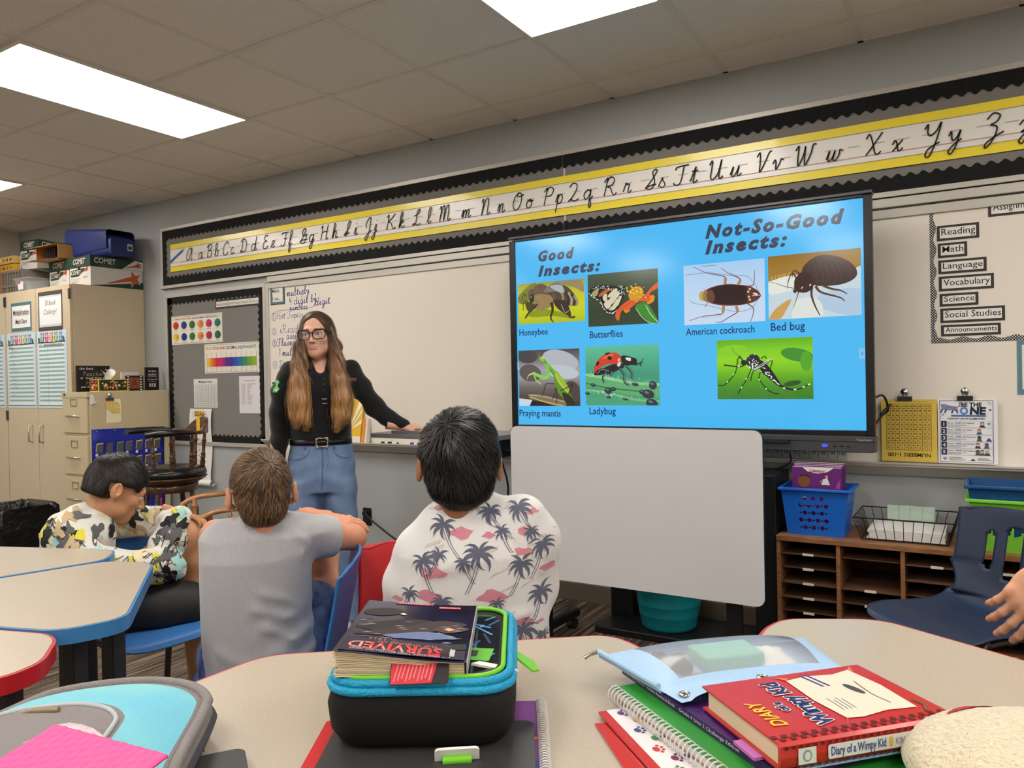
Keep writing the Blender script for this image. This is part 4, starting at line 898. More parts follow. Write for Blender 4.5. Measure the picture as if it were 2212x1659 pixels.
for k in range(5):
    x = .07 + k * .034; MB().box(x, x + .026, .03, .15, .006, .10 + .006 * (k % 2), mat('disc_case', (36, 34, 44), rough=.3), MK).build('disc_case', kc)
cb = thing('clear_bin', 'clear plastic tub with a white sticker on the cabinet top', 'bin', (-6.67, 3.3, CT))
M_CLR = mat('clear_plastic', (190, 194, 196), rough=.2, alpha=.45); b = MB(); P = []
for z, e in ((CT + .002, -.02), (CT + .095, 0), (CT + .10, .008), (CT + .108, .008)): P.append([(-6.672 + q[0], 3.31 + q[1], z) for q in rrect(-.125 - e, -.09 - e, .125 + e, .09 + e, .03)])
b.grid(P, M_CLR, True, closed_u=True); b.add(P[0], [tuple(range(len(P[0])))], M_CLR); b.build('tub', cb)
b = MB(); F = FY(3.211); b.rect(F, -6.70, CT + .012, -6.62, CT + .075, 0, WHI); b.rect(F, -6.70, CT + .06, -6.66, CT + .075, .0005, ink((180, 60, 60))); b.build('sticker', cb)
cr = thing('slatted_crate', 'grey slatted plastic crate at left on the cabinets, full of small boxes', 'crate', (-7.0, 3.45, CT))
M_CR = mat('crate_grey', (128, 120, 112), rough=.5); b = MB()
for x in np.linspace(-7.15, -6.84, 8): b.box(x - .009, x + .009, 3.30, 3.31, CT + .002, CT + .205, M_CR)
for z in (.01, .075, .195): b.box(-7.16, -6.83, 3.297, 3.312, CT + z - .008, CT + z + .012, M_CR)
for x in (-7.16, -6.83): b.box(x - .006, x + .006, 3.30, 3.66, CT + .002, CT + .207, M_CR)
b.box(-7.16, -6.83, 3.652, 3.664, CT + .002, CT + .207, M_CR); b.box(-7.16, -6.83, 3.30, 3.66, CT + .002, CT + .01, M_CR)
b.build('crate_body', cr)
for k, c in enumerate(((196, 88, 50), (90, 70, 64), (186, 170, 150), (70, 60, 70), (170, 70, 60))):
    x = -7.145 + k * .061; tag(MB().box(x, x + .054, 3.325, 3.5, CT + .011, CT + .11 + .02 * (k % 3), paper(c)).build('small_box', bev=.001), ('orange', 'dark brown', 'pale grey', 'charcoal', 'brick red')[k] + ' small carton inside the grey slatted crate', 'box', 'cartons in the crate')
for k, (z, c, lab) in enumerate(((2.245, (206, 160, 50), 'yellow flat game box in the upper left pile on the cabinets'), (2.315, (214, 178, 104), 'tan topmost game box in the upper left pile on the cabinets'))):
    b = MB(); b.box(-7.34, -6.995 - .02 * k, 3.33, 3.62, z, z + .062, paper(c)); F = FY(3.3295)
    for q in range(5): b.ell(F, -7.30 + q * .06, z + .032, .016, .012, .0005, ink(R.choice([(60, 70, 60), (190, 90, 40), (236, 226, 190)])), 8)
    if k == 0: b.box(-7.34, -7.01, 3.335, 3.62, z, z + .004, paper(c))
    tag(b.build('game_box', bev=.001), lab, 'game box')
tag(MB().box(-7.345, -7.175, 3.34, 3.60, CT, 2.243, paper((186, 110, 54))).build('game_box', bev=.001), 'orange carton standing under the flat game boxes, left of the crate', 'game box')
# ------------------------------------------------------------------ charts on the left grey board
F = WF(.0115)
def dm(b, F, z): b.text_fit(F, 'hassetta@centergrove.k12.in.us', -4.955, -4.485, 1.84, .034, z, ink((96, 92, 86)))
sheet('name_strip', 'long thin white strip with an e-mail address at top right of grey board', 'label', F, -4.972, 1.818, -4.470, 1.884, (60, 50, 46), draw=dm, border=(.012, .012, (226, 222, 212)))
RB = [(206, 160, 40), (214, 96, 40), (196, 40, 56), (150, 40, 110), (70, 40, 110), (40, 60, 150), (40, 110, 150), (60, 130, 60)]
def rainbow(b, F, t, x0, x1, y, sz, z):
    W = b.text_width(t, bold=.02) * sz; k = (x1 - x0) / W; x = x0; n = len(t)
    for i, ch in enumerate(t):
        if ch == ' ': x += sz * .32 * k; continue
        wch = b.text_width(ch, bold=.02) * sz * k; b.text(F, ch, x, y, sz, z, ink(RB[int(i / n * 8)]), bold=.02, sx=k); x += wch + sz * .09 * k
    return x
def da(b, F, z):
    x0, x1, z0, z1 = -5.515, -4.893, 1.564, 1.790
    b.line(F, [(x0 + .008, z0 + .008), (x1 - .008, z0 + .008), (x1 - .008, z1 - .008), (x0 + .008, z1 - .008)], .002, z, K, closed=True)
    rainbow(b, F, 'COMMON FRACTION AND DECIMAL EQUIVALENTS', x0 + .02, x1 - .075, z1 - .032, .02, z)
    cols = [(204, 50, 40), (34, 62, 140), (42, 116, 52), (230, 140, 60), (196, 40, 104), (24, 116, 116), (236, 196, 50), (30, 50, 130), (36, 120, 60), (230, 140, 60), (186, 36, 84), (20, 104, 74)]
    for k, c in enumerate(cols):
        x = x0 + .058 + (k % 6) * .102; y = z1 - .075 - (k // 6) * .092
        b.ell(F, x, y, .036, .031, z, ink(c)); b.poly(F, [(x, y)] + [(x + .036 * math.cos(a), y + .031 * math.sin(a)) for a in np.linspace(-1.2, .5 + .3 * (k % 4), 8)], z + .0004, ink(tuple(int(v * .84) for v in c)))
        b.text(F, ('1=1.0', '1/8=.125', '1/4=.25', '1/5=.2', '3/8=.375', '1/10=.1', '1/2=.5', '2/3=.666', '3/4=.75', '2/5=.4', '5/8=.625', '4/5=.8')[k], x, y - .046, .015, z, K, align='c')
sheet('fraction_chart', 'fraction chart with twelve coloured circles on the grey board', 'chart', F, -5.515, 1.564, -4.893, 1.790, (232, 226, 214), draw=da)
def db(b, F, z):
    x0, x1 = -5.11, -4.488
    b.line(F, [(x0 + .008, 1.336), (x1 - .008, 1.336), (x1 - .008, 1.544), (x0 + .008, 1.544)], .002, z, K, closed=True)
    rainbow(b, F, 'FRACTION AND DECIMAL EQUIVALENTS', x0 + .02, x1 - .07, 1.508, .032, z)
    st = [(236, 210, 50), (226, 130, 60), (208, 40, 48), (198, 40, 120), (96, 36, 120), (60, 50, 150), (40, 90, 190), (30, 120, 150), (70, 150, 70), (130, 170, 50), (150, 180, 50)]
    N = 60
    for i in range(N):
        t = i / N * (len(st) - 1); k = int(t); f = t - k; c = tuple(int(st[k][j] * (1 - f) + st[k + 1][j] * f) for j in range(3))
        b.rect(F, x0 + .03 + i * .0094, 1.378, x0 + .0394 + i * .0094, 1.446, z, ink(c))
    for i in range(11):
        x = x0 + .03 + i * .0564; b.rect(F, x - .001, 1.352, x + .001, 1.486, z + .0004, ink((60, 56, 52))); b.text(F, '%.1f' % (i / 10), x, 1.342, .013, z + .0004, K, align='c')
        if i % 2: b.text(F, '.%d' % (i * 125 // 10), x + .01, 1.362, .012, z, K)
sheet('fraction_chart', 'fraction chart with a rainbow bar, lower right of the circles chart', 'chart', F, -5.11, 1.328, -4.488, 1.553, (232, 226, 214), draw=db)
def dmu(b, F, z):
    b.text(F, 'Multiples Chart', -5.105, 1.257, .026, z, K, align='c', bold=.01)
    for r_ in range(10):
        for c in range(8): b.text(F, str((c + 2) * (r_ + 1)), -5.225 + c * .0345, 1.23 - r_ * .0172, .0145, z, K, align='c')
    for c in range(8): b.line(F, [(-5.241 + c * .0345, 1.072), (-5.241 + c * .0345 + .031, 1.072), (-5.241 + c * .0345 + .031, 1.244), (-5.241 + c * .0345, 1.244)], .0014, z, K, closed=True)
sheet('multiples_chart', 'white Multiples Chart of number columns low on the grey board', 'chart', F, -5.25, 1.064, -4.965, 1.288, (224, 222, 218), draw=dmu)
def dpp(b, F, z):
    g = ink((170, 168, 168)); b.rect(F, -4.66, 1.264, -4.54, 1.27, z, g)
    for k in range(11): b.rect(F, -4.69, 1.238 - k * .0145, -4.645, 1.244 - k * .0145, z, g); b.rect(F, -4.625, 1.238 - k * .0145, -4.625 + (.09, .05, .04, .03, .035, .03, .05, .06, .045, .04, .05)[k], 1.244 - k * .0145, z, g)
sheet('paper_sheet', 'plain white printed list at lower right of grey board', 'paper', F, -4.715, 1.024, -4.49, 1.3, (222, 218, 222), draw=dpp)
# goal strip, hanging past the board and rolled at its foot
gp = thing('goal_chart', 'long white GOAL paper strip hanging behind the bar stool, rolled at its foot', 'chart', (-5.16, D, .45))
b = MB(); P = []
for i in range(13):
    z = 1.057 - i * .0465; o = .024 + .008 * math.sin(i * .7); x = -5.285 - .02 * (i / 12); P.append([(x + q * .052, D - o - .003 * math.sin(q * 1.2), z) for q in range(6)])
b.grid(P, M_WHITE, True)
FG = WF(.036)
b.poly(FG, [(-5.16 + (.062 if k % 2 else .038) * math.cos(k * PI / 10), 1.015 + (.038 if k % 2 else .024) * math.sin(k * PI / 10)) for k in range(20)], .0, ink((236, 206, 46)))
for k in range(14): a = 2 * PI * k / 14; b.line(FG, [(-5.16 + .068 * math.cos(a), 1.015 + .04 * math.sin(a)), (-5.16 + .085 * math.cos(a), 1.015 + .05 * math.sin(a))], .003, 0, K)
b.text(FG, 'GOAL!', -5.16, 1.0, .05, .0006, ink((120, 24, 40)), align='c', bold=.03, sx=.8); b.ell(FG, -5.15, .958, .06, .016, 0, ink((236, 206, 46))); b.text(FG, '$225', -5.15, .945, .036, .0006, K, align='c', bold=.01)
b.rect(FG, -5.205, .50, -5.198, .84, .0, ink((70, 80, 150))); 
for k in range(8): b.rect(FG, -5.25 if k % 2 else -5.27, .82 - k * .042, -5.20, .825 - k * .042, .0002, ink((60, 76, 150))); b.rect(FG, -5.12, .82 - k * .042, -5.09, .824 - k * .042, .0002, ink((60, 76, 150))); b.ell(FG, -5.165, .82 - k * .042, .01, .008, .0004, ink((212, 150, 110)), 8)
b.build('strip', gp)
b = MB(); P = []
for x in np.linspace(-5.33, -5.0, 6): P.append([(x, D - .05 + (.016 + .0035 * k / 10) * math.cos(k * .5), .487 + (.016 + .0035 * k / 10) * math.sin(k * .5)) for k in range(26)])
b.grid(P, M_WHITE, True); b.build('roll', gp)
# --- small things on and under the whiteboard
F = WF(.0125)
def dmc(b, F, z):
    b.text(F, 'Math:', -4.33, 1.893, .034, z, K, bold=.01); b.text(F, 'I can...', -4.33, 1.838, .034, z, K, bold=.01)
sheet('wall_sign', 'small teal framed sign reading Math: I can... on the whiteboard', 'sign', F, -4.352, 1.806, -4.206, 1.950, (90, 120, 130), draw=lambda b, F, z: (b.line(F, [(-4.349, 1.809), (-4.209, 1.809), (-4.209, 1.947), (-4.349, 1.947)], .006, z, K, closed=True), dmc(b, F, z)), border=(.02, .02, (228, 226, 218)))
def dcd(b, F, z):
    b.rect(F, -4.352, 1.235, -4.30, 1.252, z, ink((50, 66, 110))); b.rect(F, -4.35, 1.19, -4.30, 1.23, z, ink((40, 36, 40))); b.ell(F, -4.32, 1.175, .02, .03, z, ink((206, 110, 50))); b.rect(F, -4.35, 1.14, -4.29, 1.16, z, ink((30, 30, 34)))
sheet('picture_card', 'narrow picture card at left edge of whiteboard, beside the standing woman', 'card', F, -4.362, 1.10, -4.262, 1.26, (228, 224, 218), draw=dcd)
b = MB(); FL = frame((0, D - .062, .8385), (1, 0, 0), (0, .16, 1)); b.prism(FL, [(-3.60, 0), (-3.475, 0), (-3.475, .29), (-3.60, .29)], -.012, 0, paper((228, 184, 44)))
for k in range(7): a = .2 + k * .42; b.poly(FL, [(-3.575, .10), (-3.575 + .3 * math.cos(a), .10 + .3 * math.sin(a)), (-3.575 + .3 * math.cos(a + .14), .10 + .3 * math.sin(a + .14))] if False else [tuple(np.clip((-3.58 + q * math.cos(a + e), .09 + q * math.sin(a + e)), (-3.6, .0), (-3.475, .29))) for q, e in ((.03, 0), (.2, 0), (.2, .16), (.03, .16))], .0006 + .0001 * k, paper((240, 236, 222)))
b.ell(FL, -3.58, .09, .03, .03, .0014, ink((226, 120, 50))); b.rect(FL, -3.6, .0, -3.475, .045, .0016, paper((226, 222, 216)))
tag(b.build('sunburst_book'), 'yellow sunburst book standing on marker tray beside the woman', 'book')
for k, (x0, x1, h_, c, lab) in enumerate(((-3.468, -3.437, .16, (226, 140, 52), 'thin orange book on the marker tray, right of the sunburst book'), (-3.436, -3.42, .165, (226, 222, 214), 'thin white book on the marker tray, right of the orange book'))):
    b = MB(); b.prism(FL, [(x0, 0), (x1, 0), (x1, h_), (x0, h_)], -.03, 0, paper(c)); tag(b.build('slim_book', bev=.001), lab, 'book')
def marker(x, c, lab):
    b = MB(); y = D - .045; b.tube([(x, y, .8465), (x + .028, y, .8465), (x + .03, y, .8465)], .0085, ink(c), n=12); b.tube([(x + .03, y, .8465), (x + .128, y, .8465)], .008, mat('marker_white', (226, 226, 226), rough=.3), n=12); b.tube([(x + .128, y, .8465), (x + .138, y, .8465)], .006, ink(c), n=10)
    b.tube([(x + .055, y, .8465), (x + .09, y, .8465)], .0083, ink((40, 40, 44)), n=12)
    tag(b.build('dry_erase_marker'), lab, 'marker')
marker(-3.30, (26, 60, 40), 'white marker with a dark green cap on the tray below the laptop')
marker(-3.06, (40, 48, 150), 'white marker with a blue cap on the tray, by the dark-haired boy')
# wall outlet with cord
ou = thing('wall_outlet', 'black wall outlet with a black plug, right of the woman at knee height', 'outlet', (-3.475, D, .29))
b = MB(); F = WF(.0); b.prism(F, rrect(-3.512, .290, -3.44, .405, .006), 0, .006, M_DARK); b.build('cover_plate', ou, bev=.002)
for z in (.325, .37): MB().prism(F, rrect(-3.494, z - .016, -3.458, z + .016, .01), .006, .009, mat('outlet_black', (40, 40, 42), rough=.3)).build('socket', ou)
b = MB(); b.box(-3.495, -3.46, D - .035, D - .009, .36, .385, M_DARK); tag(b.build('power_plug', bev=.003), 'black plug pushed into the upper socket of wall outlet', 'plug')
b = MB(); b.tube(spline([(-3.465, D - .03, .37), (-3.38, D - .06, .335), (-3.2, D - .12, .28), (-3.0, D - .2, .235), (-2.9, D - .3, .2), (-2.8, D - .4, .08), (-2.6, D - .4, .012)], 6), .006, M_DARK, n=8); tag(b.build('extension_cord'), 'black power cord drooping from the wall outlet to the right', 'cord')
# ------------------------------------------------------------------ right side: mail sorter, baskets, posters
from mathutils.geometry import tessellate_polygon
def holed(mb, F, outer, holes, z0, z1, m):          # plate with cut-out holes, given thickness
    loops = [outer] + [h[::-1] for h in holes]
    tri = tessellate_polygon([[Vector((p[0], p[1], 0)) for p in l] for l in loops]); flat = [p for l in loops for p in l]
    n = len(flat)
    def up(t):
        a, b, c = (flat[i] for i in t); return (b[0] - a[0]) * (c[1] - a[1]) - (b[1] - a[1]) * (c[0] - a[0]) > 0
    tri = [t if up(t) else (t[0], t[2], t[1]) for t in tri]
    vs = [(p[0], p[1], z1) for p in flat] + [(p[0], p[1], z0) for p in flat]
    fs = [tuple(t) for t in tri] + [(t[0] + n, t[2] + n, t[1] + n) for t in tri]
    k = 0
    for l in loops:
        q = len(l)
        for i in range(q): a, c = k + i, k + (i + 1) % q; fs.append((a + n, c + n, c, a))
        k += q
    return mb.add(vs, fs, m, False, F)
def circ(cx, cy, r, n=10, ry=None): return [(cx + r * math.cos(2 * PI * k / n), cy + (ry or r) * math.sin(2 * PI * k / n)) for k in range(n)]
def wood(name, rgb, rgb2, stretch=(1, 1, 18), scale=5, rough=.45, coat=0):
    return mat(name, rgb, rough=rough, var=.3, vscale=scale, stretch=stretch, rgb2=rgb2, coat=coat)
M_OAK = wood('oak_laminate', (150, 104, 66), (118, 78, 48), (3, 3, 30))
M_SHELF = mat('sorter_shelf', (92, 64, 44), rough=.6)
ms = thing('mail_sorter', 'low wooden mail sorter of narrow shelves along the wall, under the blue basket', 'shelf unit', (-.15, 3.58, 0))
SX0, SP, NY = -.752, .2395, 3.395
b = MB(); b.box(SX0 - .008, SX0 + SP * 5 + .008, NY - .006, D - .016, .525, .547, M_OAK); b.build('top', ms, bev=.002)
for k in range(6): MB().box(SX0 + SP * k - .008, SX0 + SP * k + .008, NY, D - .016, 0, .525, M_OAK).build('divider', ms, bev=.001)
MB().box(SX0, SX0 + SP * 5, D - .024, D - .016, 0, .525, M_SHELF).build('back_panel', ms)
MB().box(SX0, SX0 + SP * 5, NY + .01, D - .024, .0, .045, M_OAK).build('base', ms)
for k in range(5):
    for j in range(7):
        z = .468 - j * .0625
        if z < .06 or (k, j) in ((1, 1), (2, 3)): continue
        sh = MB().box(SX0 + SP * k + .008, SX0 + SP * (k + 1) - .008, NY + .008 + .02 * ((k + j) % 3 == 1), D - .024, z, z + .005, M_SHELF).build('shelf', ms)
        if (k * 7 + j * 3) % 5 != 2 or k == 0:
            x = SX0 + SP * (k + .5); b = MB(); b.box(x - .022, x + .022, NY + .0045, NY + .008, z - .001, z + .009, mat('label_clip', (214, 206, 190), rough=.3)); b.build('label_clip', sh)
# blue basket with books
CTZ = .547
bk = thing('perforated_basket', 'bright blue plastic basket with round holes, holding purple books', 'basket', (-.61, 3.53, CTZ))
M_BB = mat('basket_blue', (24, 98, 196), rough=.35)
def basket(root, x0, x1, y0, y1, z0, z1, fl, m, holes, name='shell', side_holes=None):
    """tapered open basket; fl = flare of the rim"""
    tilt = math.atan2(fl, z1 - z0); hgt = math.hypot(fl, z1 - z0); b = MB()
    Ff = frame((0, y0, z0), (1, 0, 0), (0, -fl, z1 - z0)); Fb = frame((0, y1, z0), (-1, 0, 0), (0, fl, z1 - z0))
    Fl = frame((x0, 0, z0), (0, -1, 0), (-fl, 0, z1 - z0)); Fr = frame((x1, 0, z0), (0, 1, 0), (fl, 0, z1 - z0))
    q = lambda a, c: [(a, 0), (c, 0), (c + fl, hgt), (a - fl, hgt)]
    holed(b, Ff, q(x0, x1), holes(x0, x1, hgt), -.0025, 0, m); holed(b, Fb, q(-x1, -x0), [], -.0025, 0, m)
    holed(b, Fl, q(-y1, -y0), (side_holes or holes)(-y1, -y0, hgt), -.0025, 0, m); holed(b, Fr, q(y0, y1), (side_holes or holes)(y0, y1, hgt), -.0025, 0, m)
    b.box(x0, x1, y0, y1, z0, z0 + .003, m)
    b.build(name, root)
    b = MB(); X0, X1, Y0, Y1 = x0 - fl, x1 + fl, y0 - fl, y1 + fl; w_ = .012
    b.box(X0 - w_, X1 + w_, Y0 - w_, Y0, z1 - .012, z1, m); b.box(X0 - w_, X1 + w_, Y1, Y1 + w_, z1 - .012, z1, m); b.box(X0 - w_, X0, Y0, Y1, z1 - .012, z1, m); b.box(X1, X1 + w_, Y0, Y1, z1 - .012, z1, m)
    b.build('rim', root, bev=.003)
def dots(x0, x1, h):
    H_ = []; n = 4
    cx = (x0 + x1) / 2 - .005
    for j in range(5):
        for i in range(4 if j % 2 else 3): H_.append(circ(cx + (i - (1.5 if j % 2 else 1)) * .034, .035 + j * .032, .0095))
        for i in range(3 if j % 2 else 4):
            if j < 4: H_.append(circ(cx + (i - (1 if j % 2 else 1.5)) * .034, .035 + j * .032 + .0, .0045, 8))
    return H_
basket(bk, -.722, -.495, 3.445, 3.63, CTZ, .752, .022, M_BB, dots)
PUR = mat('book_purple', (104, 40, 116), rough=.35)
F = FY(3.4605)
for k in range(4):
    y = 3.462 + k * .016; x0 = -.703 + .004 * (k % 2); x1 = -.505 + .003 * k; zt = .838 + .005 * k
    b = MB(); b.box(x0, x1, y, y + .013, CTZ + .004, zt, PUR); b.box(x0 + .002, x1 - .002, y + .002, y + .011, zt, zt + .0008, paper((226, 222, 214)))
    if k == 0:
        z = .0008; F = FY(y - .0003)
        b.poly(F, [(-.66, .838), (-.535, .838), (-.56, .820), (-.60, .812), (-.64, .820)], z, WHI); b.text(F, 'Literacy', -.60, .818, .019, z * 2, ink((150, 30, 60)), align='c', bold=.02)
        b.poly(F, spline([(-.68, .775), (-.668, .80), (-.64, .802), (-.63, .785), (-.635, .76), (-.66, .75)], 4, True), z, ink((128, 78, 40))); b.line(F, [(-.67, .80), (-.645, .805), (-.63, .795)], .008, z * 2, ink((70, 40, 24)))
        b.poly(F, [(-.585, .765), (-.575, .79), (-.56, .795), (-.55, .765)], z, WHI); b.ell(F, -.563, .80, .006, .007, z, ink((206, 150, 120)), 10); b.line(F, [(-.575, .79), (-.59, .775)], .004, z, ink((206, 150, 120)))
        b.poly(F, [(-.53, .75), (-.51, .75), (-.51, .79), (-.52, .775)], z, ink((150, 70, 150))); b.text(F, 'What', -.695, .705, .022, z, WHI, bold=.01); b.text(F, 'problem?', -.67, .675, .022, z, WHI, bold=.01)
    tag(b.build('workbook', bev=.0008), ['purple workbook with a white Literacy band, foremost in the blue basket', 'second purple workbook from the front in the blue basket', 'third purple workbook from the front in the blue basket', 'rearmost purple workbook in the blue basket'][k], 'book', 'purple workbooks in the blue basket')
# wire tray with papers
wt = thing('wire_tray', 'black wire letter tray on the mail sorter, holding white papers', 'tray', (-.27, 3.58, CTZ))
M_WIRE = mat('black_wire', (16, 16, 18), rough=.4); b = MB()
TR = [(-.458, 3.43), (-.085, 3.43), (-.085, 3.735), (-.458, 3.735)]; BR = [(-.43, 3.455), (-.115, 3.455), (-.115, 3.71), (-.43, 3.71)]
def rail(P, z, r): b.tube([(p[0], p[1], z) for p in P], r, M_WIRE, n=6, closed=True)
rail(TR, .642, .0028); rail(BR, CTZ + .003, .002)
for a in range(4):
    p, q, P_, Q_ = TR[a], TR[(a + 1) % 4], BR[a], BR[(a + 1) % 4]; n = 10 if a % 2 == 0 else 8
    for i in range(n + 1):
        t = i / n; b.tube([(p[0] + (q[0] - p[0]) * t, p[1] + (q[1] - p[1]) * t, .642), (P_[0] + (Q_[0] - P_[0]) * t, P_[1] + (Q_[1] - P_[1]) * t, CTZ + .003)], .0015, M_WIRE, n=5)
for i in range(1, 10):
    x = -.43 + .0315 * i; b.tube([(x, 3.455, CTZ + .003), (x, 3.71, CTZ + .003)], .0015, M_WIRE, n=5)
b.build('wire_frame', wt)
b = MB()
for k in range(5): b.box(-.41 + .004 * (k % 3), -.125 - .003 * (k % 2), 3.465, 3.69, CTZ + .006 + k * .008, CTZ + .0135 + k * .008, paper((222, 220, 218)))
for k in range(5): b.line(Matrix.Translation((0, 0, CTZ + .047)), [(-.38 + k * .05, 3.50), (-.36 + k * .05, 3.53 + .02 * (k % 2))], .002, 0, ink((150, 150, 155)))
tag(b.build('paper_stack', bev=.001), 'stack of white papers lying in the black wire tray', 'papers')
b = MB(); M_PK = mat('foil_packet', (186, 206, 192), rough=.25, bump=.6, bscale=40)
for k in range(4): b.box(-.355 + k * .046, -.312 + k * .046, 3.70, 3.708, CTZ + .05, .658, M_PK)
b.box(-.355, -.17, 3.703, 3.706, CTZ + .05, .66, M_PK)
tag(b.build('foil_packet', bev=.002), 'pale green strip of packets standing at the back of the wire tray', 'packet')
# nested green and blue baskets
def slots(x0, x1, h):
    n = int((x1 - x0) / .034); return [[(x0 + .02 + i * .034, h * .3), (x0 + .043 + i * .034, h * .34), (x0 + .043 + i * .034, h * .72), (x0 + .036 + i * .034, h * .82), (x0 + .02 + i * .034, h * .8)] for i in range(n)]
gb = thing('storage_basket', 'lime green slotted basket behind the navy chair, with a blue one nested in it', 'basket', (.2, 3.55, CTZ))
basket(gb, -.02, .41, 3.44, 3.64, CTZ, .748, .024, mat('basket_green', (122, 200, 60), rough=.35), slots)
bb = thing('storage_basket', 'dark blue slotted basket nested in the lime green one, behind the navy chair', 'basket', (.2, 3.55, .6))
basket(bb, -.025, .415, 3.44, 3.64, .60, .800, .022, mat('basket_dark_blue', (24, 74, 128), rough=.35), lambda a, c, h: [] if c - a > .25 and False else slots(a, c, h))
tag(MB().box(-.068, -.03, 3.60, 3.72, CTZ, .665, KRAFT).build('cardboard_box', bev=.001), 'small brown cardboard piece between wire tray and green basket', 'box')
# posters and signs on the right of the whiteboard
F = WF(.0125)
M_DOT = bpy.data.materials.new('polka_dots'); M_DOT.use_nodes = True
nt = M_DOT.node_tree; bs_ = nt.nodes['Principled BSDF']; bs_.inputs['Roughness'].default_value = .6
tc = nt.nodes.new('ShaderNodeTexCoord'); vo = nt.nodes.new('ShaderNodeTexVoronoi'); vo.inputs['Scale'].default_value = 130; vo.inputs['Randomness'].default_value = 0.0
cr_ = nt.nodes.new('ShaderNodeValToRGB'); cr_.color_ramp.interpolation = 'CONSTANT'; cr_.color_ramp.elements[0].color = (.75, .74, .72, 1); cr_.color_ramp.elements[1].color = (.008, .008, .009, 1); cr_.color_ramp.elements[1].position = .30
mp_ = nt.nodes.new('ShaderNodeMapping'); mp_.inputs['Rotation'].default_value = (0, PI / 4, 0)
nt.links.new(tc.outputs['Object'], mp_.inputs[0]); nt.links.new(mp_.outputs[0], vo.inputs['Vector']); nt.links.new(vo.outputs['Distance'], cr_.inputs[0]); nt.links.new(cr_.outputs[0], bs_.inputs['Base Color'])
for q, side, lab in (((-.180, 1.362, -.180, 1.970), -1, 'upright strip of black polka-dot scalloped edging left of the subject labels'), ((-.180, 1.970, .75, 1.970), -1, 'top strip of black polka-dot scalloped edging above the subject labels'), ((-.180, 1.362, .75, 1.362), 1, 'bottom strip of black polka-dot scalloped edging below Announcements')):
    b = MB(); scallop(b, F, *q, .026, M_DOT, .0005 + .0002 * side, side, pitch=.095, amp=.006); tag(b.build('border_strip'), lab, 'border strip', 'polka-dot border strips')
for t, x0, z0, x1, z1 in (('Reading', -.152, 1.803, .004, 1.868), ('Math', -.149, 1.7295, -.040, 1.792), ('Language', -.148, 1.660, .029, 1.719), ('Vocabulary', -.147, 1.586, .054, 1.649),
                          ('Science', -.145, 1.520, -.002, 1.5745), ('Social Studies', -.143, 1.449, .0915, 1.511), ('Announcements', -.1415, 1.391, .076, 1.4395), ('Assignments', .037, 1.884, .235, 1.951)):
    def dl(b, F, z, t=t, x0=x0, x1=x1, z0=z0, z1=z1):
        h = z1 - z0; b.text_fit(F, t, x0 + .017, x1 - .014, z0 + h * .36, h * .62, z, K, bold=.004)
    sheet('subject_label', 'black-edged white label reading ' + t + ', on the right of the whiteboard', 'label', F, x0, z0, x1, z1, (56, 50, 48), draw=dl, border=(.011, .010, (228, 226, 222)))
sheet('wall_sign', 'teal-framed white sign cut off at right edge of photo, by the whiteboard', 'sign', F, .131, 1.138, .36, 1.366, (92, 130, 142), border=(.017, .022, (228, 226, 222)))
# hundred chart (hung upside down)
def dh(b, F, z):
    Fu = F @ Matrix.Translation((-.27, .982, 0)) @ Matrix.Rotation(PI, 4, 'Z')
    for i in range(11):
        b.rect(Fu, -.088, -.118 + i * .0202, .088, -.1168 + i * .0202, z, K); b.rect(Fu, -.088 + i * .0176, -.118, -.0868 + i * .0176, .085, z, K)
    for r_ in range(10):
        for c in range(10): b.text(Fu, str(r_ * 10 + c + 1), -.0792 + c * .0176, .0705 - r_ * .0202, .0105, z, K, align='c', bold=.02)
    b.text_fit(Fu, 'NUMBERS 1-100', -.083, .083, .098, .024, z, K, bold=.012); b.rect(Fu, -.075, -.128, -.02, -.127, z, K)
sheet('hundred_chart', 'yellow NUMBERS 1-100 chart hung upside down above the tray', 'chart', WF(.030), -.379, .8465, -.161, 1.120, (222, 190, 84), draw=dh)
NV = ink((28, 36, 86)); LB = ink((92, 132, 200))
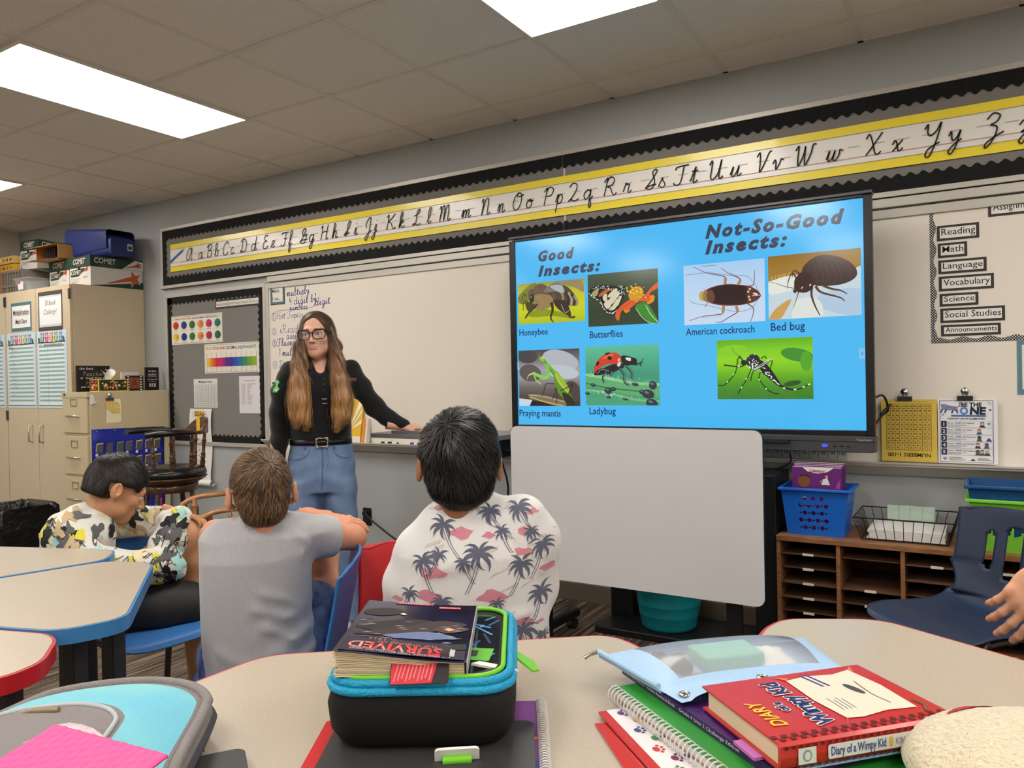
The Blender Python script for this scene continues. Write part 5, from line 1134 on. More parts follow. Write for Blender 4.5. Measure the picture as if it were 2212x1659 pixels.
def do(b, F, z):
    x0, x1, zb, zt = -.158, .060, .8465, 1.122; w_ = x1 - x0
    b.line(F, [(x0 + .008, zb + .006), (x1 - .016, zb + .006), (x1 - .016, zt - .008), (x0 + .008, zt - .008)], .0022, z, NV, closed=True)
    b.text_fit(F, 'BE THE', x0 + .086, x0 + .162, zt - .033, .024, z, K, bold=.03); b.text_fit(F, 'O', x0 + .082, x0 + .113, zt - .066, .044, z, LB, bold=.05); b.text_fit(F, 'NE', x0 + .118, x0 + .178, zt - .065, .042, z, ink((30, 34, 60)), bold=.05, shear=.1)
    # striped walking tiger
    b.poly(F, spline([(x0 + .016, zt - .03), (x0 + .026, zt - .022), (x0 + .05, zt - .03), (x0 + .07, zt - .034), (x0 + .074, zt - .05), (x0 + .055, zt - .05), (x0 + .03, zt - .048), (x0 + .014, zt - .04)], 4, True), z, ink((150, 160, 190)))
    for q in ([(.018, .042), (.012, .060)], [(.032, .046), (.026, .060)], [(.058, .048), (.052, .062)], [(.07, .046), (.074, .062)], [(.072, .036), (.082, .030), (.08, .020), (.086, .014)]): b.line(F, [(x0 + u, zt - v) for u, v in q], .006 if len(q) == 2 else .003, z, ink((70, 82, 130)), sm=3)
    for i in range(9): b.line(F, [(x0 + .026 + i * .0055, zt - .026 - .001 * i), (x0 + .022 + i * .0055, zt - .046)], .0016, z + .0003, NV)
    b.ell(F, x0 + .018, zt - .028, .006, .006, z + .0004, ink((120, 130, 170)), 8)
    for k in range(3): a = .3 + k * .45; b.line(F, [(x0 + .178 + .01 * math.cos(a), zt - .028 + .01 * math.sin(a)), (x0 + .178 + .022 * math.cos(a), zt - .028 + .022 * math.sin(a))], .002, z, ink((150, 150, 165)))
    star(b, F, x0 + .192, zt - .047, .006, z, K); star(b, F, x0 + .02, zt - .068, .006, z, ink((120, 140, 190)))
    b.rect(F, x0 + .05, zt - .076, x0 + .178, zt - .068, z, LB); b.text_fit(F, 'EVERY SINGLE, EVERY DAY, EVERYONE', x0 + .054, x0 + .172, zt - .0745, .0065, z + .0003, NV)
    b.text_fit(F, 'PLEASANT GROVE ELEMENTARY', x0 + .037, x0 + .174, zt - .088, .0105, z, K, bold=.02)
    wd = ('Regulates', 'Adapts', 'Perseveres', 'Connects', 'Collaborates'); HAIR = [(36, 30, 34), (80, 50, 40), (30, 24, 24), (60, 40, 36), (40, 34, 36)]
    for k in range(5):
        y = zt - .122 - k * .0295
        b.poly(F, rrect(x0 + .012, y, x0 + .033, y + .027, .003, 2), z, NV); b.text(F, str(k + 1), x0 + .0225, y + .006, .021, z + .0003, WHI, align='c', bold=.03)
        b.line(F, rrect(x0 + .035, y, x1 - .02, y + .027, .003, 2), .0008, z, ink((170, 180, 200)), closed=True)
        b.text(F, 'Be the', x0 + .038, y + .0165, .0075, z, K, bold=.01); b.text(F, 'ONE', x0 + .064, y + .016, .0105, z, LB, bold=.03); b.text(F, 'who ' + wd[k], x0 + .09, y + .0165, .0075, z, K, bold=.01)
        for i in range(2): b.rect(F, x0 + .038, y + .009 - i * .005, x0 + .105 - i * .02, y + .011 - i * .005, z, ink((130, 132, 142)))
        for i, px in enumerate({0: (.163,), 1: (.152,), 2: (.152,), 3: (.146, .178), 4: (.146, .162, .180)}[k]):
            sk = ink([(222, 176, 146), (214, 168, 136), (104, 70, 54), (220, 180, 150), (120, 80, 60)][(k + i) % 5]); b.poly(F, [(x0 + px - .011, y + .001), (x0 + px + .011, y + .001), (x0 + px + .006, y + .011), (x0 + px - .006, y + .011)], z + .0002, ink([(40, 50, 90), (60, 90, 150), (50, 110, 70)][(k + i) % 3])); b.ell(F, x0 + px, y + .017, .0075, .0075, z + .0003, ink(HAIR[(k + i) % 5] if i < 2 else (200, 170, 90)), 10); b.ell(F, x0 + px, y + .015, .0058, .006, z + .0005, sk, 10)
    b.poly(F, [(x0 + .13 + .045, zt - .122 - .059 + .002), (x0 + .198, zt - .179), (x0 + .186, zt - .164)], z + .0006, ink((50, 70, 140)))
    for hx in (x0 + .187, ): b.poly(F, [(hx, zt - .112), (hx + .006, zt - .104), (hx + .003, zt - .101), (hx, zt - .104), (hx - .003, zt - .101), (hx - .006, zt - .104)], z + .0006, LB)
    b.poly(F, [(x0 + .025, zb + .012), (x0 + .033, zb + .022), (x0 + .029, zb + .026), (x0 + .025, zb + .022), (x0 + .021, zb + .026), (x0 + .017, zb + .022)], z, LB); b.poly(F, [(x0 + .118, zb + .012), (x0 + .138, zb + .012), (x0 + .128, zb + .022)], z, NV)
    for i in range(3): b.rect(F, x0 + .04, zb + .024 - i * .005, x0 + .085 + .008 * i, zb + .026 - i * .005, z, ink((110, 112, 120))); b.rect(F, x0 + .145, zb + .024 - i * .005, x0 + .18 + .008 * i, zb + .026 - i * .005, z, ink((110, 112, 120)))
sheet('school_poster', 'white BE THE ONE school poster with five numbered rows above the tray', 'poster', WF(.030), -.158, .8465, .060, 1.122, (230, 230, 232), draw=do)
bulldog((-.2835, D - .034, 1.123), (1, 0, 0), 'metal bulldog clip holding the yellow hundred chart'); bulldog((-.056, D - .034, 1.125), (1, 0, 0), 'metal bulldog clip holding the white school poster')
def dn(b, F, z):
    b.rect(F, -1.60, .893, -.522, .897, z, K)
    for k in range(17):
        x = -.525 - k * .0415; b.rect(F, x - .0415, .846, x - .0395, .905, z, K); b.text(F, str(100 - k), x - .019, .862, .021, z, K, align='c')
sheet('number_strip', 'white number strip ending in 100 on the wall board below the display', 'number line', F, -1.60, .843, -.523, .907, (206, 208, 212), draw=dn)
b = MB(); b.tube(spline([(-.72, 3.50, .90), (-.74, 3.60, .84), (-.82, 3.66, .80), (-.90, 3.66, .81), (-.98, 3.66, .85)], 6), .0035, M_DARK, n=6); tag(b.build('data_cable'), 'thin black cable looping below the display, over the number strip', 'cable')
b = MB(); b.tube(spline([(-.392, 3.585, 1.13), (-.36, 3.66, 1.14), (-.345, 3.70, 1.08), (-.37, 3.69, 1.05), (-.385, 3.60, 1.02)], 6), .005, M_DARK, n=8); b.tube([(-.372, 3.66, 1.06), (-.335, 3.715, 1.10)], .005, M_DARK, n=8); tag(b.build('data_cable'), 'black cable sticking out at the right side of the display', 'cable')
# teal bucket
tl = thing('metal_bucket', 'teal metal bucket on the black floor base, under the mobile whiteboard', 'bucket', (-1.30, 3.53, .035))
M_TEAL = mat('teal_enamel', (22, 138, 150), rough=.35); b = MB()
b.lathe([(.001, .037), (.128, .037), (.132, .05), (.142, .10), (.144, .104), (.143, .108), (.150, .15), (.152, .154), (.151, .158), (.166, .30), (.171, .305), (.171, .312), (.163, .312), (.150, .15), (.125, .045), (.001, .045)], M_TEAL, Matrix.Translation((-1.30, 3.53, 0)), n=36); b.build('pail', tl)
# standing desk behind the dark-haired boy
sd = thing('standing_desk', 'grey-topped standing desk under the woman\'s hand, left of the display', 'desk', (-2.33, 3.12, 0))
b = MB(); b.prism(Matrix(), rrect(-2.72, 2.98, -1.945, 3.36, .04), .952, .974, mat('desk_grey', (116, 114, 116), rough=.4)); b.build('desktop', sd, bev=.004)
b = MB(); b.box(-2.10, -1.98, 3.05, 3.2, .86, .95, M_BLKM); b.build('cable_box', sd, bev=.003)
b = MB(); b.box(-2.34, -2.26, 3.16, 3.22, .03, .952, M_BLKM); b.build('column', sd, bev=.003)
for y in (3.19,): b = MB(); b.box(-2.56, -2.04, 3.15, 3.23, 0, .03, M_BLKM); b.build('foot', sd, bev=.006)
tag(MB().prism(Matrix(), rrect(-2.60, 3.02, -2.28, 3.24, .015), .975, .988, mat('laptop_grey', (128, 126, 126), rough=.35, metal=.3)).build('closed_laptop', bev=.003), 'closed grey laptop on the standing desk, under the woman\'s hand', 'laptop')
b = MB(); b.tube(spline([(-2.02, 3.16, .87), (-2.0, 3.2, .7), (-2.03, 3.2, .5), (-1.99, 3.22, .2), (-1.97, 3.24, .008)], 6), .005, M_DARK, n=6); tag(b.build('data_cable'), 'black cable hanging straight from the standing desk, left one of two', 'cable')
b = MB(); b.tube(spline([(-1.99, 3.14, .90), (-1.95, 3.18, .86), (-1.94, 3.2, .6), (-1.95, 3.22, .3), (-1.93, 3.24, .008)], 6), .005, M_DARK, n=6); tag(b.build('data_cable'), 'black cable hanging from the standing desk, nearest the mobile whiteboard', 'cable')
b = MB(); b.tube(spline([(-2.06, 3.05, .976), (-2.07, 3.05, 1.02), (-2.045, 3.05, 1.05), (-2.03, 3.05, 1.01), (-2.02, 3.05, .976)], 5), .005, mat('mint', (110, 150, 130), rough=.4), n=6); tag(b.build('charging_cable'), 'loop of mint green cable on the standing desk, by the boy\'s hair', 'cable')
b = MB(); b.prism(Matrix.Translation((-2.0, 3.06, .975)) @ Matrix.Rotation(.5, 4, 'Z'), rrect(-.02, -.01, .02, .01, .003), 0, .022, ink((130, 60, 110))); tag(b.build('eraser', bev=.002), 'small purple eraser at the right end of the standing desk', 'eraser')
# plastic bag on the floor by the wall
b = MB(); P = []
for i in range(9):
    t = i / 8; P.append([(-2.78 + (.11 - .075 * t + .012 * math.sin(3 * a + 5 * t)) * math.cos(a) + .03 * t, 3.35 + (.10 - .07 * t) * math.sin(a), .005 + .40 * t + .01 * math.sin(4 * a)) for a in np.linspace(0, 2 * PI, 22)[:-1]])
b.grid(P, mat('bag_film', (206, 204, 200), rough=.2, alpha=.55, bump=.5, bscale=25), True, closed_u=True)
b.tube(spline([(-2.71, 3.31, .41), (-2.67, 3.29, .32), (-2.65, 3.28, .2)], 5), .005, ink((214, 190, 60)), n=6)
tag(b.build('plastic_bag'), 'crumpled clear plastic bag with a yellow edge, behind the red chair', 'bag')
# ------------------------------------------------------------------ desks and chairs
TZ = .75
M_TOP = mat('desk_laminate', (188, 176, 158), rough=.28, spec=.45, var=.04, vscale=180)
M_RED = mat('edge_red', (188, 34, 44), rough=.3); M_EBL = mat('edge_blue', (62, 128, 186), rough=.3)
M_LEG = mat('leg_charcoal', (44, 44, 47), rough=.5)
def inset(P, d):
    out = []; n = len(P)
    for i in range(n):
        a, p, c = (np.array(P[j % n], float) for j in (i - 1, i, i + 1)); u = (p - a) / np.hypot(*(p - a)); v = (c - p) / np.hypot(*(c - p))
        n1 = np.array((-u[1], u[0])); n2 = np.array((-v[1], v[0])); k = n1 + n2; k = k / max(.3, k @ k / 2 if False else (1 + n1 @ n2)); out.append(tuple(p + k * d))
    return out
def desk(pts, edge, label, legs, r=.05):
    A = sum(pts[i - 1][0] * pts[i][1] - pts[i][0] * pts[i - 1][1] for i in range(len(pts)))
    if A < 0: pts = pts[::-1]
    c = np.mean(np.array(pts), 0); t = thing('student_desk', label, 'desk', (c[0], c[1], 0)); P = round_poly(pts, r, 6)
    MB().prism(Matrix(), P, TZ - .032, TZ - .0005, edge).build('edge_band', t, bev=.009, seg=3)
    MB().prism(Matrix(), inset(P, .0065), TZ - .012, TZ + .0006, M_TOP).build('desktop', t)
    for x, y in legs:
        b = MB(); b.box(x - .026, x + .026, y - .016, y + .016, .02, TZ - .03, M_LEG); lg = b.build('leg', t, bev=.006)
        b = MB(); b.lathe([(.02, 0), (.022, .01), (.015, .022)], M_DARK, Matrix.Translation((x, y, 0)), n=12); b.build('foot_glide', lg)
    return t
desk([(-1.124, .780), (-1.12, .94), (-.613, 1.340), (-.53, 1.305), (-.372, 1.10), (-.14, .78), (-.45, .30), (-.95, .30), (-1.124, .45)], M_RED, 'red-edged student desk carrying the black lunch bag, nearest the viewer', [(-1.04, .86), (-.62, 1.25), (-.24, .80), (-.9, .38)])
desk([(-.366, 1.52), (-.345, 1.592), (-.178, 1.679), (.057, 1.553), (.55, 1.29), (.55, 1.1), (.2, .55), (-.12, .775), (-.356, 1.11)], M_RED, 'red-edged student desk at right, beneath the book stack and the hand', [(-.28, 1.53), (.45, 1.25), (.2, .68), (-.1, .88)])
desk([(-2.115, 1.236), (-1.972, 1.284), (-1.56, .95), (-1.60, .825), (-1.75, .775), (-2.25, .63), (-2.265, .70)], M_EBL, 'blue-edged student desk in front of the seated boy, nearer of the two', [(-1.675, .90), (-1.70, 1.0), (-2.15, .70), (-2.08, 1.15)])
desk([(-2.127, 1.236), (-2.231, 1.333), (-2.624, 1.187), (-3.0, 1.05), (-2.9, .60), (-2.277, .70)], M_EBL, 'blue-edged student desk farther back at left edge of photo', [(-2.27, 1.2), (-2.85, 1.0), (-2.8, .66), (-2.35, .78)])
desk([(-1.607, .811), (-1.55, .80), (-1.445, .721), (-1.426, .64), (-1.75, .35), (-2.1, .50), (-1.757, .763)], M_RED, 'red-edged student desk corner at lower left edge of photo', [(-1.53, .70), (-1.72, .45), (-1.95, .5), (-1.68, .75)])
# --- moulded stacking chair
def shell_chair(label, loc, rz, rgb, slots=False, name='school_chair', hh=1.0):
    t = thing(name, label, 'chair', loc, rz); m = mat('chair_%d_%d_%d' % rgb, rgb, rough=.42, bump=.05, bscale=400)
    prof = spline([(-.225, .415), (-.205, .438), (-.13, .444), (0, .432), (.10, .432), (.155, .455), (.185, .52), (.205, .62), (.225, .72), (.238, .79), (.243, .81)], 8)
    NU, NV = len(prof), 41; V = []
    for i, (y, z) in enumerate(prof):
        s = i / (NU - 1); wd = .205 * (1 - .10 * max(0, 1 - s * 9)) if s < .5 else .205 - .02 * math.sin((s - .5) * 2 * PI) * .9
        if .5 < s < .68: wd = .205 - .035 * math.sin((s - .5) / .18 * PI)
        if s > .88: wd *= 1 - .22 * ((s - .88) / .12) ** 3
        row = []
        for j in range(NV):
            u = -1 + 2 * j / (NV - 1); x = wd * u
            if s < .55: row.append((x, y, z + .018 * u ** 4 + .006 * u * u))
            else: row.append((x, y - .03 * u * u, z - (.022 * abs(u) ** 3 * (s - .88) / .12 if s > .88 else 0)))
        V.append(row)
    b = MB(); o = [p for r_ in V for p in r_]; fs = []
    for i in range(NU - 1):
        s = (i + .5) / (NU - 1)
        for j in range(NV - 1):
            u = -1 + 2 * (j + .5) / (NV - 1)
            if slots and any(((u - cu) / ru) ** 4 + ((s - cs) / rs) ** 4 < 1 for cu, ru, cs, rs in ((0, .17, .73, .095), (-.42, .08, .73, .065), (.42, .08, .73, .065))): continue
            fs.append((i * NV + j, i * NV + j + 1, (i + 1) * NV + j + 1, (i + 1) * NV + j))
    b.add(o, fs, m, True); b.build('shell', t, solid=.007, local=True)
    fr = M_GUN if sum(rgb) < 200 else M_LEG
    for sx in (-1, 1):
        b = MB(); b.tube(spline([(sx * .15, -.10, .422), (sx * .165, -.15, .40), (sx * .20, -.20, .02), (sx * .20, -.205, .012)], 5), .0115, fr, n=8); b.build('leg', t, local=True)
        b = MB(); b.tube(spline([(sx * .15, .08, .42), (sx * .165, .12, .40), (sx * .20, .23, .02), (sx * .20, .235, .012)], 5), .0115, fr, n=8); b.build('leg', t, local=True)
        b = MB(); b.tube([(sx * .15, -.11, .423), (sx * .15, .10, .422)], .011, fr, n=8); b.build('seat_rail', t, local=True)
    b = MB(); b.box(-.15, .15, -.02, .02, .405, .424, M_DARK); b.build('cross_bar', t, local=True)
    return t
NVY = (36, 48, 74)
nc = shell_chair('navy plastic school chair with slotted back, in front of the mail sorter', (-.045, 2.93, 0), -.66, NVY, True)
nc.scale = (1.04, 1.04, .94)
shell_chair('blue plastic school chair under the boy in the patterned jacket', (-2.42, 1.53, 0), 1.5, (60, 120, 190))
shell_chair('blue plastic school chair the boy in grey T-shirt sits on sideways', (-1.551, 1.303, 0), -.90, (44, 108, 176))
shell_chair('red plastic school chair under the boy in the palm-tree shirt', (-1.171, 1.457, 0), .551, (208, 40, 46))
# --- wooden stool with black padding
M_WAL = wood('walnut', (92, 58, 36), (56, 32, 20), (3, 3, 14), 4, .3, .3); M_VIN = mat('black_vinyl', (16, 15, 16), rough=.22, spec=.6, bump=.08, bscale=20)
M_MAP = wood('maple_arm', (172, 116, 66), (140, 88, 46), (3, 3, 10), 4, .32, .3)
def turned(p, q, r, m, parent, name, n=12, local=False):   # turned spindle between two points
    p, q = Vector(p), Vector(q); d = q - p; L = d.length
    X = d.normalized(); o = X.orthogonal().normalized(); Y = X.cross(o); M = Matrix(((o.x, Y.x, X.x, p.x), (o.y, Y.y, X.y, p.y), (o.z, Y.z, X.z, p.z), (0, 0, 0, 1)))
    pr = [(.7, 0), (.8, .08), (1.15, .22), (1.2, .30), (.8, .38), (1.1, .40), (1.1, .43), (.75, .45), (1.05, .48), (1.05, .51), (.8, .53), (.72, .70), (.9, .78), (1.1, .81), (.8, .84), (.7, .92), (.6, 1)]
    b = MB(); b.lathe([(r * a, t * L) for a, t in pr], m, M, n=n); return b.build(name, parent, local=local)
bsr = thing('bar_stool', 'dark wood captain bar stool with black padded seat and arms, before the blue chart', 'bar stool', (-4.22, 2.86, 0), .0)
# seat faces the left of the photo, turned a little to the viewer: local -y is its front
bsr.rotation_euler = (0, 0, -.32)
b = MB(); P = []
for rr_, z in ((.001, .745), (.10, .752), (.17, .750), (.205, .735), (.215, .715), (.212, .695), (.20, .688)): P.append([(rr_ * math.cos(a), rr_ * .98 * math.sin(a), z) for a in np.linspace(0, 2 * PI, 37)[:-1]])
b.grid(P, M_VIN, True, closed_u=True); b.build('seat_pad', bsr, local=True)
b = MB(); b.lathe([(.001, .655), (.17, .655), (.19, .665), (.215, .685), (.205, .69), (.001, .69)], M_WAL, n=32); b.build('seat', bsr, local=True)
b = MB(); b.lathe([(.155, .60), (.16, .61), (.16, .655), (.15, .655)], M_WAL, n=32); b.build('swivel_ring', bsr, local=True)
# back bow with raised crest
arc = [(math.sin(a) * .215, math.cos(a) * .215 - .01) for a in np.linspace(-1.15, 1.15, 25)]
b = MB(); P = []
for i, (x, y) in enumerate(arc):
    u = abs(i - 12) / 12; hgt = .022 + .075 * max(0, 1 - (u / .62) ** 2) ** .7 if u < .62 else .022
    nx, ny = x / .215, (y + .01) / .215; P.append([(x - nx * .014, y - ny * .014, .945), (x + nx * .016, y + ny * .016, .945), (x + nx * .02, y + ny * .02, .945 + hgt), (x - nx * .008, y - ny * .008, .945 + hgt)])
b.grid(P, M_WAL, False, closed_u=True); b.add(P[0], [(0, 1, 2, 3)], M_WAL); b.add(P[-1], [(3, 2, 1, 0)], M_WAL); b.build('back_bow', bsr, local=True, bev=.004)
for sx in (-1, 1):
    b = MB(); b.tube([(sx * .198, .07, .96), (sx * .225, -.02, .965), (sx * .22, -.13, .965), (sx * .205, -.19, .96)], [.024, .034, .036, .026], M_VIN, n=12, flat=.6); b.build('arm_pad', bsr, local=True)
for a in (-1.75, -1.15, -.4, .4, 1.15, 1.75):
    x, y = math.sin(a), math.cos(a); turned((x * .185, y * .185 - .005, .69), (x * .212, y * .212 - .01, .95), .0135, M_WAL, bsr, 'spindle', local=True)
for k in range(4):
    a = PI / 4 + k * PI / 2; turned((math.cos(a) * .235, math.sin(a) * .235, 0), (math.cos(a) * .135, math.sin(a) * .135, .61), .021, M_WAL, bsr, 'leg', local=True)
for k in range(4):
    a, e = PI / 4 + k * PI / 2, PI / 4 + (k + 1) * PI / 2; b = MB(); z = .2 + .03 * (k % 2); rr_ = .205; b.tube([(math.cos(a) * rr_, math.sin(a) * rr_, z), (math.cos(e) * rr_, math.sin(e) * rr_, z)], .011, M_WAL, n=8); b.build('stretcher', bsr, local=True)
b = MB(); b.box(-.03, .03, .172, .1745, .955, 1.04, ink((240, 196, 40)) ); b.build('label_strip', bsr, local=True)
# --- rocking chair between the grey-shirted boy and the woman
rc = thing('rocking_chair', 'wooden rocking chair with white floral cushions, behind the boy in grey', 'rocking chair', (-3.26, 2.62, 0)); rc.rotation_euler = (0, 0, -.5)
M_CUSH = mat('cushion_floral', (226, 220, 210), rough=.8, bump=.5, bscale=14, var=.2, vscale=18, rgb2=(176, 166, 160))
def cushion(parent, M, w_, d_, h_, name, m):
    b = MB(); P = []
    for i in range(13):
        v = -1 + i / 6; row = []
        for j in range(24):
            a = 2 * PI * j / 24; q = max(.0, 1 - abs(v) ** 3.2) ** .5; c, s = math.cos(a), math.sin(a); sc = 1 / max(abs(c), abs(s)) ** .75
            row.append(M @ Vector((w_ / 2 * c * sc * (.55 + .45 * q), d_ / 2 * s * sc * (.55 + .45 * q), h_ / 2 * v)))
        P.append(row)
    b.grid(P, m, True, closed_u=True); b.add(P[0], [tuple(range(23, -1, -1))], m); b.add(P[-1], [tuple(range(24))], m); return b.build(name, parent, local=True)
b = MB(); b.prism(Matrix(), round_poly([(-.25, -.24), (.25, -.24), (.22, .22), (-.22, .22)], .05), .385, .42, M_MAP); b.build('seat', rc, local=True, bev=.006)
cushion(rc, Matrix.Translation((0, -.01, .455)), .46, .44, .075, 'seat_cushion', M_CUSH); cushion(rc, Matrix.Translation((0, .235, .80)) @ Matrix.Rotation(1.35, 4, 'X'), .42, .44, .085, 'back_cushion', M_CUSH)
for sx in (-1, 1):
    b = MB(); P = [(sx * .235, .23, .64), (sx * .27, .08, .645), (sx * .285, -.10, .645), (sx * .29, -.20, .635), (sx * .29, -.265, .60)]
    b.tube(spline(P, 5), [.026] * 21, M_MAP, n=10, flat=.5); b.build('arm', rc, local=True)
    for y, r_ in ((-.20, .019), (-.02, .012), (.1, .012)): turned((sx * .235, y, .41), (sx * .275, y, .64), r_, M_MAP, rc, 'arm_spindle', local=True)
    turned((sx * .21, .2, .41), (sx * .225, .34, 1.0), .016, M_MAP, rc, 'back_post', local=True)
    for y in (-.19, .17): turned((sx * .24, y * 1.1, .065), (sx * .20, y, .39), .018, M_MAP, rc, 'leg', local=True)
    b = MB(); b.tube([(sx * .245, y, .02 + .42 * y * y) for y in np.linspace(-.36, .48, 15)], .018, M_MAP, n=8, flat=1.1); b.build('rocker', rc, local=True)
for x in (-.12, -.04, .04, .12): turned((x, .21, .41), (x * 1.05, .33, .95), .009, M_MAP, rc, 'back_spindle', local=True)
b = MB(); b.box(-.24, .24, .325, .35, .94, 1.03, M_MAP); b.build('crest_rail', rc, local=True, bev=.01)
turned((-.22, -.2, .2), (.22, -.2, .2), .012, M_MAP, rc, 'stretcher', local=True)
# --- waste bin with black liner
wb_ = thing('trash_can', 'beige trash can with a black bag over its rim, at left beyond the blue desks', 'trash can', (-4.93, 2.30, 0))
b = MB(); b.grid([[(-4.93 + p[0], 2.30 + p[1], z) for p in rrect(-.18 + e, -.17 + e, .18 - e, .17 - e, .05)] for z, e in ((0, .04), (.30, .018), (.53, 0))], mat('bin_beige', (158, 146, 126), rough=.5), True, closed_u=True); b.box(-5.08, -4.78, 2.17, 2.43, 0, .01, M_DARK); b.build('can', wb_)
b = MB(); P = []; rl = random.Random(4); jit = [rl.uniform(-.02, .02) for _ in range(48)]
for z, e, w_ in ((.27, -.012, 1), (.34, -.022, .4), (.44, -.022, .3), (.535, -.016, .2), (.55, 0, .2), (.53, .03, .3), (.46, .05, .2), (.40, .06, .1)):
    row = rrect(-.18 + e, -.17 + e, .18 - e, .17 - e, .05, 11); P.append([(-4.93 + p[0] + .008 * math.sin(i * 1.7 + z * 30), 2.30 + p[1] + .006 * math.sin(i * 2.3 + z * 22), z + jit[i] * w_ * 1.4) for i, p in enumerate(row)])
b.grid(P, mat('bag_black', (14, 14, 15), rough=.3, bump=.9, bscale=24), True, closed_u=True); b.build('liner', wb_)
# ------------------------------------------------------------------ on the nearest desks
# --- lunch bag group, in its own axes: x to the right along the bag's front, y away from the viewer
LB = Matrix.Translation((-.618, .762, 0)) @ Matrix.Rotation(.543, 4, 'Z')
def slab(name, M, x0, x1, y0, y1, z0, z1, r, m, label, cat, bev=.002):
    b = MB(); b.prism(M, rrect(x0, y0, x1, y1, r), z0, z1, m); return tag(b.build(name, bev=bev), label, cat)
slab('plastic_folder', LB, -.152, .07, -.13, .13, TZ + .001, TZ + .003, .004, mat('folder_red', (200, 34, 44), rough=.3), 'red folder at the bottom of the pile under the lunch bag', 'folder', .0006)
nb = thing('spiral_notebook', 'purple spiral notebook sticking out at right under the dark laptop', 'notebook', LB @ Vector((.09, 0, TZ + .004)))
b = MB(); b.prism(LB, rrect(-.07, -.14, .158, .175, .004), TZ + .0035, TZ + .0085, mat('notebook_purple', (112, 30, 128), rough=.35)); b.ell(LB, .148, -.02, .009, .016, TZ + .0088, ink((50, 60, 140)), 10); b.ell(LB, .15, -.05, .008, .012, TZ + .0088, ink((70, 110, 60)), 8); b.ell(LB, .15, .055, .004, .004, TZ + .0088, ink((220, 120, 50)), 8); b.build('cover', nb, bev=.0006)
M_COIL = mat('coil_white', (214, 210, 208), rough=.3)
def coil(parent, M, x, y0, y1, z, r, n, m):
    b = MB(); P = []
    for i in range(n * 10 + 1):
        a = 2 * PI * i / 10; P.append(M @ Vector((x + r * math.cos(a), y0 + (y1 - y0) * i / (n * 10), z + r * math.sin(a))))
    b.tube(P, .0011, m, n=5); return b.build('spiral_wire', parent)
coil(nb, LB, .1605, -.135, .17, TZ + .0085, .0075, 46, M_COIL)
lt = slab('closed_laptop', LB, -.125, .148, -.125, .085, TZ + .0095, TZ + .0195, .014, mat('laptop_dark', (58, 57, 58), rough=.45, bump=.05, bscale=500), 'closed dark grey laptop under the black lunch bag', 'laptop', .004)
ZB = TZ + .020
lb = thing('lunch_bag', 'black insulated lunch bag with turquoise zip and lime piping, a worn paperback on it', 'lunch bag', LB @ Vector((0, .15, ZB)))
M_NY = mat('nylon_black', (11, 11, 13), rough=.75, bump=.35, bscale=18); M_ZIP = mat('zip_turquoise', (24, 156, 200), rough=.55, bump=.4, bscale=260); M_LIM = mat('piping_lime', (120, 204, 44), rough=.4)
def ring(e, z, tilt=0):  # outline of the bag at height z, pushed out by e
    return [LB @ Vector((p[0], p[1], ZB + z + tilt * p[1])) for p in rrect(-.118 - e, .0 - e, .118 + e, .302 + e, .045, 6)]
b = MB(); b.grid([ring(-.014, .0), ring(-.004, .006), ring(.004, .022), ring(.007, .055), ring(.001, .078), ring(-.004, .088)], M_NY, True, closed_u=True); b.add(ring(-.014, 0), [tuple(range(27, -1, -1))], M_NY)
b.grid([ring(-.004, .088), ring(-.016, .090), ring(-.03, .074)], M_NY, True, closed_u=True); b.add(ring(-.03, .074), [tuple(range(28))], mat('bag_inside', (26, 28, 34), rough=.5)); b.build('bag_body', lb)
rp = rrect(-.118, .0, .118, .302, .045, 6)
b = MB()
for dz, e in ((.078, .003), (.087, -.001)):
    P = [LB @ Vector((p[0] * (1 + e / .118), p[1] + (e if p[1] > .15 else -e), ZB + dz)) for p in rp]
    i0 = 21; seq = P[i0:] + P[:16]; b.tube(seq, .0058, M_ZIP, n=8)
b.build('zip_track', lb)
b = MB(); P = [LB @ Vector((p[0], p[1], ZB + .093)) for p in rrect(-.112, .006, .108, .294, .04, 6)]; b.tube(P, .0034, M_LIM, n=8, closed=True); b.build('piping', lb)
WN = LB @ Matrix.Translation((0, 0, ZB + .0885)); b = MB(); b.prism(WN, rrect(-.108, .01, .104, .29, .038), -.001, 0, mat('print_dark', (26, 32, 44), rough=.15, coat=.5))
rz_ = random.Random(9)
for i in range(26): x, y = rz_.uniform(.02, .09), rz_.uniform(.05, .27); b.line(WN, [(x, y), (x + rz_.uniform(-.03, .02), y + rz_.uniform(.01, .05))], rz_.uniform(.002, .008), .0002 + i * .00002, ink(rz_.choice([(30, 90, 150), (60, 130, 180), (20, 40, 80), (90, 150, 190)])))
b.poly(WN, [(.048, .075), (.088, .068), (.094, .115), (.058, .122)], .001, ink((96, 180, 50))); b.poly(WN, [(.056, .088), (.07, .086), (.072, .108), (.06, .11)], .0012, ink((24, 40, 26))); b.poly(WN, [(-.1, .20), (-.07, .21), (-.075, .25), (-.10, .245)], .001, ink((60, 150, 170))); b.poly(WN, [(-.1, .17), (-.08, .17), (-.08, .195), (-.1, .2)], .001, ink((110, 190, 60))); b.build('window_print', lb)
b = MB(); b.add([LB @ Vector(p) for p in ((.121, .155, ZB + .073), (.122, .115, ZB + .078), (.148, .105, ZB + .060), (.158, .128, ZB + .052), (.150, .158, ZB + .054))], [(0, 1, 2, 3, 4)], M_LIM); b.build('pull_tab', lb, solid=.003)
